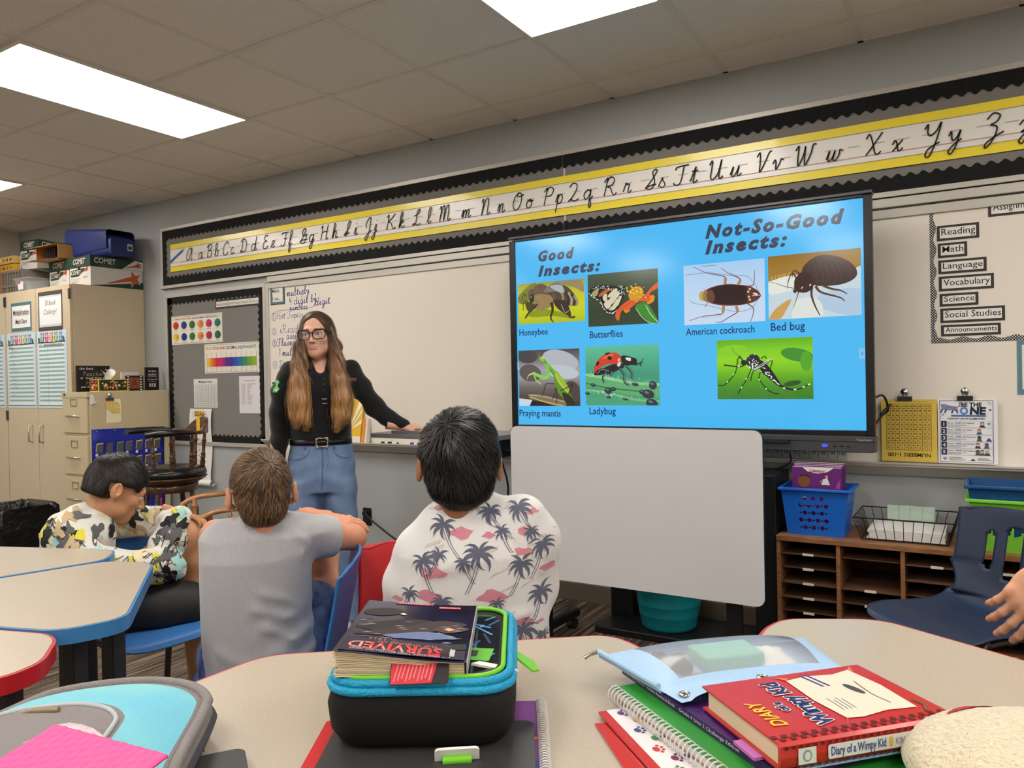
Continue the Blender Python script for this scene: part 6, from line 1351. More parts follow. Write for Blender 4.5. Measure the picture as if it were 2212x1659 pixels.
FT = LB @ frame((.05, -.022, ZB + .006), (1, .10, 0), (0, -.2, .5)); b = MB(); b.prism(FT, rrect(-.028, -.012, .028, .012, .006), -.001, .003, M_WHITE); b.tube([FT @ Vector((-.018, -.002, .006)), FT @ Vector((.018, -.002, .006))], .006, M_LIM, n=10); b.build('logo_patch', lb)
b = MB(); b.prism(LB @ Matrix.Translation((.075, .04, ZB + .092)) @ Matrix.Rotation(.25, 4, 'Y'), [(-.01, 0), (.045, .006), (.055, .016), (.03, .018), (.0, .014)], 0, .003, M_WHITE); b.ell(LB @ Matrix.Translation((.062, .038, ZB + .078)), 0, 0, .0001, .005, 0, K, 8); tag(b.build('luggage_tag'), 'small white tag lying inside the lunch bag rim at right', 'tag')
# worn paperback, cover up, title towards the viewer but upside down
pb = thing('paperback_book', 'worn dark blue paperback with fanned pages, lying on the lunch bag', 'book', LB @ Vector((-.03, .12, ZB + .076)))
PBX0, PBX1, PBY0, PBY1 = -.108, .062, .004, .245; zb0 = ZB + .0945
M_PG = mat('page_cream', (222, 204, 172), rough=.8)
from mathutils.geometry import delaunay_2d_cdt
def ptop(x, y):       # fanned fore-edge at left, tight at the spine on the right; front left corner lifted
    u = max(0, (PBX1 - x) / (PBX1 - PBX0)); v = 1 - (y - PBY0) / (PBY1 - PBY0); return zb0 + .017 + .022 * u ** 1.5 * (.55 + .45 * v) - .004 * u ** 6 * v
b = MB()
for k in range(16):
    t0, t1 = k / 16, (k + .62) / 16; P0, P1 = [], []
    e = .004 * math.sin(k * 2.3)
    for i in range(11):
        x = PBX0 + (PBX1 - .003 - PBX0) * i / 10 - (e if i == 0 else 0); P0.append([]); P1.append([])
        for j in range(3):
            y = PBY0 + .002 + abs(e) * .6 + (PBY1 - PBY0 - .004) * j / 2; h = ptop(x, y) - zb0 - .001; P0[-1].append(LB @ Vector((x, y, zb0 + h * t0))); P1[-1].append(LB @ Vector((x, y, zb0 + h * t1)))
    b.grid(P1, M_PG, True); b.grid([r_[::-1] for r_ in P0], M_PG, True)
    for side in (0, 2): b.grid([[P0[i][side], P1[i][side]] for i in range(11)][::-1 if side == 0 else 1], M_PG, False)
    b.grid([[P0[0][j], P1[0][j]] for j in range(3)], M_PG, False); b.grid([[P0[10][j], P1[10][j]] for j in range(3)][::-1], M_PG, False)
b.build('page_block', pb)
M_CV = mat('cover_night', (34, 34, 78), rough=.22, coat=.4, var=.55, vscale=9, rgb2=(12, 12, 28))
def onto(pts, dz=.0012): return [LB @ Vector((x, y, ptop(x, y) + dz)) for x, y in pts]
b = MB(); P = []
for i in range(19):
    x = PBX0 - .002 + (PBX1 + .002 - PBX0) * i / 18; P.append([LB @ Vector((x, PBY0 - .002 + (PBY1 + .004 - PBY0) * j / 10, ptop(min(x, PBX1), PBY0 + (PBY1 - PBY0) * j / 10) + .0006)) for j in range(11)])
b.grid(P, M_CV, True)
b.box(PBX1, PBX1 + .0012, PBY0, PBY1, zb0, zb0 + .0175, mat('spine_worn', (170, 168, 172), rough=.5), LB)
def cdraw(pts, c, dz, sm=0):
    if sm: pts = spline(pts, sm, True)
    P = [Vector(p) for p in pts]; xs = [p.x for p in P]; ys = [p.y for p in P]; n = len(P)
    ex = [Vector((x, y)) for x in np.arange(min(xs) + .006, max(xs), .012) for y in np.arange(min(ys) + .006, max(ys), .012)]
    r = delaunay_2d_cdt(P + ex, [], [list(range(n))], 1, 1e-7); q = [(v.x, v.y) for v in r[0]]
    fs = [f if (q[f[1]][0] - q[f[0]][0]) * (q[f[2]][1] - q[f[0]][1]) > (q[f[1]][1] - q[f[0]][1]) * (q[f[2]][0] - q[f[0]][0]) else f[::-1] for f in r[2]]
    b.add(onto(q, dz), [tuple(f) for f in fs], ink(c), True)
cx_ = lambda u, v: (PBX1 - u * (PBX1 - PBX0), PBY0 + v * (PBY1 - PBY0))      # u from the spine, v from the title edge
# a dark hull, a lit deck line and smoke, generic
for q, c, dz in (([(.30, .62), (.55, .66), (.92, .50), (.95, .42), (.75, .40), (.45, .50)], (24, 18, 26), .0010), ([(.05, .60), (.30, .66), (.60, .48), (.88, .36), (.94, .30), (.70, .32), (.35, .44)], (48, 30, 26), .0012), ([(.62, .80), (.75, .86), (.95, .80), (.97, .70), (.82, .68), (.66, .74)], (30, 22, 24), .0012), ([(.12, .36), (.35, .44), (.62, .36), (.70, .30), (.40, .30)], (96, 112, 150), .0014), ([(.02, .52), (.20, .58), (.32, .50), (.20, .44)], (70, 50, 46), .0014)): cdraw([cx_(*p) for p in q], c, dz, 4)
for i in range(30): u, v = rz_.uniform(.05, .9), rz_.uniform(.26, .62); cdraw([(cx_(u, v)) for u, v in ((u, v), (u + .04, v + .008), (u + .08, v - .01), (u + .04, v - .004))] if False else [cx_(u, v), cx_(u + .05, v + .006), cx_(u + .09, v - .012), cx_(u + .04, v - .006)], rz_.choice([(120, 134, 176), (150, 150, 170), (60, 62, 110), (190, 170, 150)]), .0016)
cdraw([cx_(*q) for q in ((.60, .74), (.63, .76), (.66, .74), (.63, .72))], (250, 240, 210), .0018); cdraw([cx_(*q) for q in ((.14, .50), (.2, .53), (.24, .50), (.19, .47))], (240, 170, 110), .0018)
def ctext(t, u0, u1, v, size, c, **k):      # upside-down lettering that follows the bent cover
    tb = MB(); tb.text_fit(Matrix(), t, 0, (u1 - u0) * (PBX1 - PBX0), 0, size, 0, ink(c), **k)
    P = [(PBX1 - u0 * (PBX1 - PBX0) - p[0], PBY0 + v * (PBY1 - PBY0) - p[1]) for p in tb.v]; b.add(onto(P, .0022), tb.f, ink(c))
cdraw([cx_(*q) for q in ((.02, .015), (.98, .015), (.98, .235), (.02, .235))], (30, 26, 46), .0016)
ctext('I', .10, .14, .165, .036, (190, 184, 184), bold=.04); ctext('SURVIVED', .20, .93, .165, .036, (206, 52, 48), bold=.03); ctext('SURVIVED', .205, .925, .162, .033, (176, 170, 172), bold=.0)
ctext('THE SINKING OF', .24, .72, .205, .011, (206, 120, 100)); ctext('THE TITANIC, 1912', .16, .80, .245, .011, (206, 120, 100)); ctext('THE NEW YORK TIMES BESTSELLING SERIES', .12, .9, .045, .009, (190, 190, 196)) if False else ctext('THE NEW YORK TIMES BESTSELLING SERIES', .12, .9, .06, .009, (190, 190, 196))
cdraw([cx_(*q) for q in ((.14, .91), (.34, .91), (.34, .945), (.14, .945))], (196, 44, 60), .0016); ctext('by LAUREN TARSHIS', .15, .33, .935, .008, (240, 220, 220)); cdraw([cx_(*q) for q in ((.40, .965), (.75, .965), (.75, .99), (.40, .99))], (206, 40, 50), .0016); ctext('SCHOLASTIC', .44, .72, .985, .008, (250, 230, 230))
cdraw([cx_(*q) for q in ((.02, .16), (.13, .16), (.13, .25), (.02, .25))], (24, 24, 28), .0024)
b.build('cover', pb)
b = MB(); CF = LB @ frame((.0, -.004, ZB + .099), (1, .02, .02), (0, .6, .5)); b.prism(CF, rrect(-.035, -.012, .04, .03, .003), -.0004, .0004, ink((46, 34, 40))); b.poly(CF, [(-.034, -.011), (.018, -.011), (.028, .029), (-.034, .029)], .0006, ink((206, 50, 66)))
for i in range(10): x = -.03 + i * .005; b.line(CF, [(x, -.008 + .002 * (i % 3)), (x + .006, .024)], .0016, .0008, ink((236, 130, 130)))
tag(b.build('gift_card'), 'red and dark card tucked under the front of the paperback', 'card')
# --- stack of books and folders at right
WK = Matrix.Translation((-.203, .897, 0)) @ Matrix.Rotation(math.atan2(.182, .171), 4, 'Z')      # x along the spine of the thick book, y to its fore-edge
SL, SW = .25, .172
def sheet3(M, pts, z0, z1, m, name, label, cat, bev=.0006): b = MB(); b.prism(M, pts, z0, z1, m); return tag(b.build(name, bev=bev), label, cat)
M_GL = mat('gloss_red', (196, 34, 40), rough=.2, coat=.4)
Wm = Matrix()
fo = sheet3(Wm, [(-.472, .975), (-.40, 1.03), (-.16, .80), (-.26, .74)], TZ + .001, TZ + .004, M_GL, 'plastic_folder', 'glossy red folder lowest in the book stack at right', 'folder')
pf = thing('paw_print_folder', 'red folder with a white paw-print cover, second from bottom of the right stack', 'folder', (-.32, .92, TZ + .005))
PF = frame((-.478, 1.0, TZ + .006), (.60, -.55, .0), (.55, .60, .0)); b = MB(); b.prism(PF, [(0, 0), (.30, 0), (.30, .20), (0, .20)], 0, .0035, M_GL); b.rect(PF, .0, .012, .30, .2, .0038, paper((226, 220, 222)))
PAW = [(90, 60, 130), (206, 120, 60), (60, 70, 130), (60, 130, 80), (190, 50, 60), (110, 30, 80), (50, 120, 80)]
for i in range(26):
    x, y = .016 + (i % 9) * .028, .028 + (i // 9) * .03 + .012 * (i % 2); m = ink(PAW[i % 7]); b.ell(PF, x, y, .0065, .005, .0042, m, 10)
    for k in range(4): a = .5 + k * .7; b.ell(PF, x + .0095 * math.cos(a), y + .0095 * math.sin(a), .0026, .0026, .0042, m, 7)
b.build('cover', pf, bev=.0005)
gn = thing('spiral_notebook', 'green spiral notebook with a white coil under the purple workbook', 'notebook', (-.3, 1.0, TZ + .012))
GN = frame((-.487, 1.055, TZ + .0105), (.80, -.60, 0), (.60, .80, 0)); M_GN = mat('notebook_green', (44, 142, 52), rough=.35)
b = MB(); b.prism(GN, rrect(.006, .006, .42, .27, .004), .0, .0012, paper((170, 140, 110))); b.prism(GN, rrect(.008, .008, .418, .268, .004), .0014, .0125, paper((226, 224, 222))); b.prism(GN, rrect(.006, .006, .42, .27, .004), .0128, .0142, M_GN); b.ell(GN, .125, .05, .006, .004, .0146, WHI, 12)
for i in range(44): b.ell(GN, .014 + i * .0092, .013, .0022, .0022, .0145, paper((200, 230, 200)), 6)
b.build('cover', gn)
b = MB(); P = []
for i in range(44 * 10 + 1):
    a = 2 * PI * i / 10; P.append(GN @ Vector((.010 + .404 * i / 440, .0035 + .012 * math.cos(a), .008 + .0115 * math.sin(a))))
b.tube(P, .0012, M_COIL, n=5); b.build('spiral_wire', gn)
pw = thing('workbook', 'purple softcover workbook between green notebook and thick red book', 'book', (-.33, 1.05, TZ + .026))
PW = frame((-.490, 1.112, TZ + .0255), (.80, -.60, 0), (.60, .80, 0)); b = MB(); b.prism(PW, rrect(.0, .0, .36, .24, .003), .0, .0115, mat('workbook_purple', (76, 28, 108), rough=.35, var=.3, vscale=20, rgb2=(50, 20, 84)))
PWs = PW @ frame((0, -.0003, 0), (1, 0, 0), (0, 0, 1)); b.text_fit(PWs, 'Mathematics', .01, .07, .004, .007, .0002, WHI); b.text_fit(PWs, 'Student Resource Book', .075, .15, .004, .007, .0002, WHI); b.text_fit(PWs, 'Grade 4 Unit 2 Challenge Edition', .16, .29, .004, .007, .0002, WHI)
b.ell(PW, .13, .06, .03, .02, .0118, ink((24, 32, 70)), 14); b.ell(PW, .1, .07, .02, .01, .0119, ink((20, 90, 130)), 12); b.build('cover', pw, bev=.001)
bl = sheet3(WK, rrect(.03, -.004, SL - .002, .12, .004), TZ + .0375, TZ + .0395, paper((150, 190, 226)), 'plastic_folder', 'pale blue folder edge showing just under the thick red book', 'folder')
wbk = thing('hardcover_book', 'thick red hardcover book lying with its plaid spine towards the viewer', 'book', WK @ Vector((.12, .08, TZ + .04)))
z0, z1 = TZ + .040, TZ + .071; M_BRD = mat('cover_red', (190, 36, 32), rough=.28, coat=.3); M_PLD = ink((86, 22, 24)); M_PL2 = ink((214, 60, 52))
b = MB(); b.box(.006, SL - .006, .004, SW - .006, z0 + .0025, z1 - .0025, M_PG, WK); b.build('page_block', wbk)
CV = WK @ frame((0, 0, z1 + .0004), (0, 1, 0), (-1, 0, 0))      # cover: x from spine, y up the page towards the left
b = MB(); b.box(0, SL, .0, SW, z1 - .0025, z1, M_BRD, WK); b.box(0, SL, .0, SW, z0, z0 + .0025, M_BRD, WK); b.prism(WK @ frame((0, 0, 0), (0, 1, 0), (0, 0, 1)), [(.0, z0), (.0, z1), (-.004, z1 - .003), (-.006, (z0 + z1) / 2), (-.004, z0 + .003)], 0, SL, M_BRD)
def cv(pts, c, dz=.0004, sm=0): b.poly(CV, spline(pts, sm, True) if sm else pts, dz, ink(c))
for i in range(18):
    for k in range(2): cv([(.002 + k * .007, -SL + i * .0139 + (.0069 if k else 0)), (.009 + k * .007, -SL + i * .0139 + (.0069 if k else 0)), (.009 + k * .007, -SL + i * .0139 + .0069 + (.0069 if k else 0)), (.002 + k * .007, -SL + i * .0139 + .0069 + (.0069 if k else 0))], (96, 22, 24))
b.text_fit(CV, 'DIARY', .036, .104, -.040, .028, .0006, ink((236, 190, 50)), shear=.1, bold=.02)
def outl(t, x0, x1, y, s, rot=0):
    for dx, dy in ((-.0012, 0), (.0012, 0), (0, .0012), (0, -.0012)): b.text_fit(CV, t, x0 + dx, x1 + dx, y + dy, s, .0006 + abs(dx) * .05, WHI, bold=.05)
    b.text_fit(CV, t, x0, x1, y, s, .0012, ink((30, 44, 112)), bold=.02)
outl('of a', .068, .094, -.066, .018); outl('Wimpy Kid', .022, .150, -.098, .034)
cv([(.030, -.118), (.085, -.112), (.150, -.116), (.156, -.150), (.150, -.19), (.158, -.222), (.10, -.228), (.03, -.222), (.034, -.18), (.027, -.14)], (226, 214, 196), .0005)
for q in ([(.03, -.118), (.016, -.108), (.035, -.124)], [(.158, -.222), (.168, -.232), (.150, -.226)], [(.150, -.116), (.166, -.106), (.156, -.124)]): cv(q, (226, 120, 90), .0006)
for k in range(2): cv([(.118, -.150 - k * .009), (.160, -.142 - k * .009), (.160, -.146 - k * .009), (.118, -.154 - k * .009)], (60, 56, 130), .0007)
for k in range(4): b.line(CV, [(.05, -.130 - .006 * k), (.085 - .006 * (k % 2), -.131 - .006 * k)], .0012, .0008, ink((110, 110, 116)))
b.line(CV, [(.05, -.2), (.08, -.196), (.12, -.202)], .0015, .0008, ink((60, 60, 66)), sm=4); b.ell(CV, .10, -.185, .018, .006, .0008, ink((70, 70, 76)), 14, .2)
b.line(CV, [(.018, -.225), (.034, -.236), (.05, -.232)], .004, .0008, ink((110, 84, 74)))
SP_ = WK @ frame((0, -.0066, 0), (1, 0, 0), (0, 0, 1)); zm = (z0 + z1) / 2
for i in range(26): b.rect(SP_, i * .0096, z0 + .002, i * .0096 + .0048, z0 + .006, .0004, M_PLD); b.rect(SP_, i * .0096 + .0048, z1 - .006, i * .0096 + .0096, z1 - .002, .0004, M_PLD)
b.poly(SP_, rrect(.062, z0 + .007, .188, z1 - .007, .003), .0006, WHI); b.text_fit(SP_, 'Diary of a Wimpy Kid', .066, .142, zm - .0045, .0145, .0010, ink((70, 74, 150)), bold=.02); b.text_fit(SP_, 'KINNEY', .156, .184, zm - .004, .011, .0010, ink((120, 124, 170))); b.ell(SP_, .149, zm, .003, .007, .0010, ink((220, 190, 70)), 8)
b.rect(SP_, .022, z0 + .006, .046, z1 - .006, .0006, WHI); b.ell(SP_, .034, zm, .006, .007, .0010, ink((150, 150, 150)), 14); b.ell(SP_, .034, zm, .004, .005, .0013, WHI, 12); b.rect(SP_, .202, z0 + .005, .226, z1 - .005, .0006, paper((206, 180, 214))); b.text(SP_, '.J', .209, zm - .006, .012, .001, NV)
b.build('cover', wbk)
b = MB(); b.box(-.012, .004, .03, .075, z0 - .002, z0 + .002, mat('flag_mauve', (196, 110, 190), rough=.4), WK); b.build('page_flag', wbk)
# zip pouch
pz = thing('pencil_pouch', 'pale blue zip pouch with a cloudy clear window, on the purple workbook', 'pouch', (-.32, 1.14, TZ + .04))
M_PCH = mat('pouch_blue', (166, 200, 232), rough=.5, bump=.15, bscale=60); M_WIN = mat('pouch_window', (226, 226, 230), rough=.15, alpha=.34, coat=.3)
Q = [np.array(q) for q in ((-.357, 1.013), (-.156, 1.214), (-.265, 1.365), (-.535, 1.125))]      # front left, front right, back right, back left
def pq(u, v): return (Q[0] * (1 - u) + Q[1] * u) * (1 - v) + (Q[3] * (1 - u) + Q[2] * u) * v
def pz_top(u, v):
    e = max(0, min(1, (v - .22) / .78)); f = (max(0, 1 - abs(2 * u - 1) ** 3)) ** .8 * (4 * e * (1 - e)) ** .7 if v > .22 else 0
    return TZ + .0425 + .032 * f + .004 * math.sin(5 * u) * (v < .25) + .022 * max(0, 1 - v / .22) * max(0, min(1, (u - .05) * 2)) ** .5 * .9
NU_, NV_ = 40, 28; V = [[(*pq(i / NU_, j / NV_), pz_top(i / NU_, j / NV_)) for j in range(NV_ + 1)] for i in range(NU_ + 1)]
def wn(u, v): return .13 < u < .87 and .30 < v < .90
for nm, m, cond in (('fabric', M_PCH, lambda u, v: not wn(u, v)), ('clear_window', M_WIN, wn)):
    b = MB(); o = [p for r_ in V for p in r_]; fs = []
    for i in range(NU_):
        for j in range(NV_):
            if cond((i + .5) / NU_, (j + .5) / NV_): k = i * (NV_ + 1) + j; fs.append((k, k + NV_ + 1, k + NV_ + 2, k + 1))
    b.add(o, fs, m, True)
    if nm == 'fabric': b.add([(*pq(u, v), TZ + .0385 if v > .2 else pz_top(u, v) - .002) for u, v in ((0, 0), (1, 0), (1, .22), (1, 1), (0, 1), (0, .22))], [(5, 4, 3, 2)], M_PCH); b.grid([[(*pq(u, v), TZ + .039), (*pq(u, v), pz_top(u, v))] for u, v in ((0, .22), (0, .5), (0, .75), (0, 1), (.25, 1), (.5, 1), (.75, 1), (1, 1), (1, .6), (1, .22))], M_PCH, True)
    b.build(nm, pz)
b = MB(); b.tube([(*pq(0, v), TZ + .047) for v in np.linspace(.25, 1, 6)], .0045, M_PCH, n=8); b.tube([(*pq(-.01, 1.0), TZ + .047), (*pq(-.03, 1.03), TZ + .042), (*pq(-.055, 1.04), TZ + .036)], [.004, .003, .0035], M_STEEL, n=8); b.build('zip', pz)
for u in (.06, .48, .93):
    c = pq(u, .09); b = MB(); b.lathe([(.0046, .0), (.0046, .0022), (.006, .003), (.0085, .0022), (.0088, .0)], mat('chrome', (210, 208, 205)), Matrix.Translation((c[0], c[1], pz_top(u, .09))), n=20); b.ell(Matrix.Translation((c[0], c[1], pz_top(u, .09) + .0006)), 0, 0, .0046, .0046, 0, K, 14); b.build('grommet', pz)
PM = Matrix.Translation((*pq(.48, .62), TZ + .041)) @ Matrix.Rotation(.78, 4, 'Z')
tag(MB().box(-.045, .055, -.03, .035, 0, .021, mat('mint_box', (120, 196, 180), rough=.5), PM).build('eraser_box', bev=.002), 'mint green box seen through the window of the blue pouch', 'box')
for k, (u, v, c) in enumerate(((.20, .6, (46, 46, 50)), (.24, .5, (52, 50, 54)), (.27, .66, (44, 44, 50)), (.2, .75, (60, 58, 60)))):
    q = pq(u, v); b = MB(); b.lathe([(.001, 0), (.011, .002), (.013, .009), (.009, .016), (.001, .017)], mat('bead_dark_%d' % k, c, rough=.3), Matrix.Translation((q[0], q[1], TZ + .041)), n=14); tag(b.build('pencil_grip'), 'dark round grip inside the blue pouch, at its left end', 'pencil grip', 'dark grips in the blue pouch')
b = MB(); q = [pq(.68, .45), pq(.74, .6), pq(.70, .8)]; P = []
for i in range(7): t = i / 6; P.append([(*(pq(.62 + .2 * t, .42 + .42 * s) + .003 * np.sin([9 * t + 7 * s, 5 * t])), TZ + .043 + .014 * math.sin(PI * t) * math.sin(PI * s) + .003 * math.sin(17 * t + 11 * s)) for s in np.linspace(0, 1, 8)])
b.grid(P, M_WHITE, True); tag(b.build('tissue'), 'crumpled white tissue seen in the right half of the blue pouch', 'tissue')
b = MB(); b.tube([(*pq(.20, .36), TZ + .046), (*pq(.46, .34), TZ + .046)], .004, ink((150, 60, 50)), n=6); tag(b.build('crayon'), 'dull red crayon lying along the front of the blue pouch', 'crayon')
# --- backpack lying at lower left
bp = thing('backpack', 'grey and turquoise backpack lying on the desk at lower left', 'backpack', (-.9, .4, TZ))
M_BG = mat('pack_grey', (136, 130, 130), rough=.85, bump=.4, bscale=300); M_BT = mat('pack_teal', (134, 206, 208), rough=.7, bump=.1, bscale=120, var=.12, vscale=6, rgb2=(112, 190, 214)); M_BD = mat('pack_lining', (70, 70, 78), rough=.9); M_PIP = mat('pack_piping', (176, 180, 186), rough=.4)
OUT = spline([(-1.13, .49), (-1.143, .585), (-1.08, .668), (-1.007, .698), (-.94, .688), (-.895, .652), (-.80, .545), (-.66, .40), (-.64, .22), (-.85, .12), (-1.08, .2), (-1.15, .36)], 6, True); CC = np.array((-.87, .395)); SH = np.array((.03, -.13))
def bz(t): return TZ + .052 + .058 * (1 - t ** 2.6)
TS = [0.02, .2, .4, .52, .60, .63, .66, .72, .8, .88, .94, 1.0]
rings = [[(*(CC + (np.array(p) - CC) * t + (1 - t) * SH), bz(t)) for p in OUT] for t in TS]
def region(k, m, nm, sl=None):
    b = MB(); b.grid([rings[i] for i in k], m, True, closed_u=True); return b.build(nm, bp)
region((0, 1, 2, 3), M_BG, 'front_pocket'); region((3, 4, 5, 6), M_BG, 'pocket_band'); region((6, 7, 8, 9, 10), M_BT, 'turquoise_panel')
b = MB(); b.grid([rings[10], rings[11], [(*(CC + (np.array(p) - CC) * 1.02), TZ + .035) for p in OUT], [(*(CC + (np.array(p) - CC) * 1.0), TZ + .012) for p in OUT], [(*(CC + (np.array(p) - CC) * .96), TZ + .002) for p in OUT]], M_BG, True, closed_u=True); b.build('side_panel', bp)
b = MB(); b.tube([(*(CC + (np.array(p) - CC) * .63 + .37 * SH), bz(.63) + .001) for p in OUT], .0032, M_PIP, n=6, closed=True); b.build('piping', bp)
b = MB(); b.tube([(*(CC + (np.array(p) - CC) * .985), bz(.985) + .001) for p in OUT], .0075, M_BG, n=8, closed=True); b.build('edge_binding', bp)
b = MB(); b.tube([(*(CC + (np.array(p) - CC) * 1.012), TZ + .030) for p in OUT], .007, M_BD, n=8, closed=True); b.build('side_gusset', bp)
b = MB()
for k in range(3): b.tube([(-1.12 + .014 * k, .50 + .01 * k, bz(.97) + .004), (-1.085 + .012 * k, .555 + .012 * k, bz(.9) + .004)], .0022, M_PIP, n=5)
b.build('reflective_stripe', bp)
b = MB(); b.tube([(-1.06, .46, bz(.8) + .003), (-1.0, .485, bz(.63) + .004), (-.97, .50, bz(.6) + .004)], .004, mat('zip_brass', (150, 140, 116), rough=.4, metal=.6), n=6); b.build('zip', bp)
b = MB(); P = []
for i in range(10): t = i / 9; P.append([(-.90 + .20 * t, .475 + .01 * math.sin(3 * t) - .075 * t * t - .05 * s, bz(.42) + .003 * math.sin(8 * t + 5 * s) + .004) for s in np.linspace(0, 1, 5)])
b.grid(P, mat('tissue_pink', (216, 196, 206), rough=.8, bump=.8, bscale=60), True); tag(b.build('paper_towel', solid=.001), 'crumpled pale pink paper under the pink mat on the backpack', 'paper')
MT = frame((-.875, .447, TZ + .122), (.165, .024, -.004), (-.05, .17, .03)); b = MB(); P = []
for i in range(61): P.append([MT @ Vector((i * .0028, -.21 + j * .0035, .0012 * abs(math.sin(i * PI / 4) * math.sin(j * PI / 4 + (i // 4 % 2) * PI / 2)))) for j in range(61)])
b.grid(P, mat('mat_pink', (238, 84, 150), rough=.5), True); tag(b.build('textured_mat', solid=.003), 'bright pink dimpled mat lying on the backpack', 'mat')
# small things beside the backpack
slab('closed_laptop', Matrix.Translation((-.833, .664, 0)) @ Matrix.Rotation(-.61, 4, 'Z'), 0, .28, -.2, 0, TZ + .001, TZ + .016, .014, mat('laptop_dark', (58, 57, 58)), 'dark grey laptop corner between the backpack and the lunch bag', 'laptop', .004)
SBk = Matrix.Translation((-.884, .640, TZ + .017)) @ Matrix.Rotation(-.61, 4, 'Z'); b = MB(); b.box(-.02, .02, -.09, 0, 0, .0015, M_GL, SBk); b.box(-.019, .019, -.088, -.002, .0015, .014, paper((224, 206, 206)), SBk); b.box(-.02, .02, -.09, 0, .014, .0155, paper((230, 190, 194)), SBk); b.box(.0195, .021, -.09, 0, 0, .0155, M_GL, SBk)
for k in range(5): b.box(.021, .0212, -.08, -.01, .003 + k * .0023, .004 + k * .0023, ink((206, 120, 130)), SBk)
tag(b.build('small_booklet'), 'small red and white booklet beside the backpack, at the laptop corner', 'book')
# plush toy at lower right
pl = thing('plush_toy', 'cream fluffy plush toy with red stitched marks at lower right corner', 'plush toy', (.06, .99, TZ))
b = MB(); P = []; rs = random.Random(2)
for i in range(25):
    v = -PI / 2 + PI * i / 24; P.append([(.065 + .15 * math.cos(v) * math.cos(a) * (1 + .02 * math.sin(5 * a + 7 * v)), 1.005 + .125 * math.cos(v) * math.sin(a), TZ + .05 + (.055 if v > 0 else .048) * math.sin(v) + .002 * math.sin(9 * a + 5 * v)) for a in np.linspace(0, 2 * PI, 49)[:-1]])
b.grid(P, mat('plush_cream', (232, 218, 186), rough=.95, bump=1.0, bscale=160, sheen=.5), True, closed_u=True)
bv = BVHTree.FromPolygons([Vector(p) for p in b.v], b.f)
for q in ([(-.04, 1.035), (-.022, 1.058), (.0, 1.066), (.004, 1.058), (-.018, 1.046)], [(.055, 1.03), (.085, 1.03), (.12, 1.045), (.12, 1.022), (.08, 1.008), (.05, 1.012)], [(.0, 1.068), (.004, 1.07), (.008, 1.064), (.003, 1.06)]):
    P = []
    for x, y in spline(q, 5, True):
        h = bv.ray_cast(Vector((x, y, 2)), Vector((0, 0, -1)))[0]; P.append((x, y, (h.z if h else TZ + .1) + .0015))
    b.add(P, [tuple(range(len(P)))], ink((190, 40, 50)) if len(q) > 4 else K, True)
b.build('plush_body', pl)
# ------------------------------------------------------------------ soft bodies: smooth signed-distance shapes turned into one continuous skin
from mathutils.geometry import delaunay_2d_cdt
def snet(fn, lo, hi, h):
    lo = np.array(lo, float); hi = np.array(hi, float); n = np.ceil((hi - lo) / h).astype(int) + 1
    ax = [lo[i] + h * np.arange(n[i]) for i in range(3)]
    G_ = np.stack(np.meshgrid(*ax, indexing='ij'), -1).astype(np.float32)
    Dd = fn(G_.reshape(-1, 3)).reshape(n).astype(np.float32); S = Dd < 0
    c = tuple(n - 1); acc = np.zeros(c + (3,), np.float32); cnt = np.zeros(c, np.float32)
    cor = [(i, j, k) for i in (0, 1) for j in (0, 1) for k in (0, 1)]
    sl = lambda o: tuple(slice(o[i], o[i] + c[i]) for i in range(3))
    for a in cor:
        for q in range(3):
            if a[q]: continue
            b_ = tuple(a[i] + (i == q) for i in range(3)); m = S[sl(a)] != S[sl(b_)]; da = Dd[sl(a)]; db = Dd[sl(b_)]
            t = np.where(m, da / np.where(m, da - db, 1), 0)
            for i in range(3): acc[..., i] += np.where(m, a[i] + (t if i == q else 0), 0)
            cnt += m
    idx = np.full(c, -1, int); use = cnt > 0; idx[use] = np.arange(use.sum())
    base = np.stack(np.nonzero(use), -1); V = lo + h * (base + acc[use] / cnt[use][:, None]); F_ = []
    for q in range(3):
        u, v = [(1, 2), (2, 0), (0, 1)][q]
        s0 = [slice(None)] * 3; s1 = [slice(None)] * 3; s0[q] = slice(0, -1); s1[q] = slice(1, None)
        ch = S[tuple(s0)] != S[tuple(s1)]; I = np.stack(np.nonzero(ch), -1)
        I = I[(I[:, u] > 0) & (I[:, v] > 0) & (I[:, u] < c[u]) & (I[:, v] < c[v])]
        if not len(I): continue
        ins = S[tuple(I.T)]
        def at(du, dv): J = I.copy(); J[:, u] += du; J[:, v] += dv; return idx[tuple(J.T)]
        Q_ = np.stack([at(-1, -1), at(0, -1), at(0, 0), at(-1, 0)], 1); Q_[~ins] = Q_[~ins][:, ::-1]; F_.append(Q_)
    return V, np.concatenate(F_)
def smin(a, b, k): h = np.clip(.5 + .5 * (b - a) / k, 0, 1); return b * (1 - h) + a * h - k * h * (1 - h)
def smax(a, b, k): return -smin(-a, -b, k)
def s_cap(P, a, b, ra, rb):
    a = np.array(a, np.float32); d = np.array(b, np.float32) - a; t = np.clip(((P - a) @ d) / max(1e-9, d @ d), 0, 1)
    return np.linalg.norm(P - a - t[:, None] * d, axis=1) - (ra + (rb - ra) * t)
def s_ell(P, c, r, rot=None):
    Q_ = P - np.array(c, np.float32)
    if rot is not None: Q_ = Q_ @ np.array(rot.to_3x3(), np.float32)
    r = np.array(r, np.float32); k0 = np.linalg.norm(Q_ / r, axis=1); k1 = np.linalg.norm(Q_ / (r * r), axis=1); return k0 * (k0 - 1) / np.maximum(k1, 1e-6)
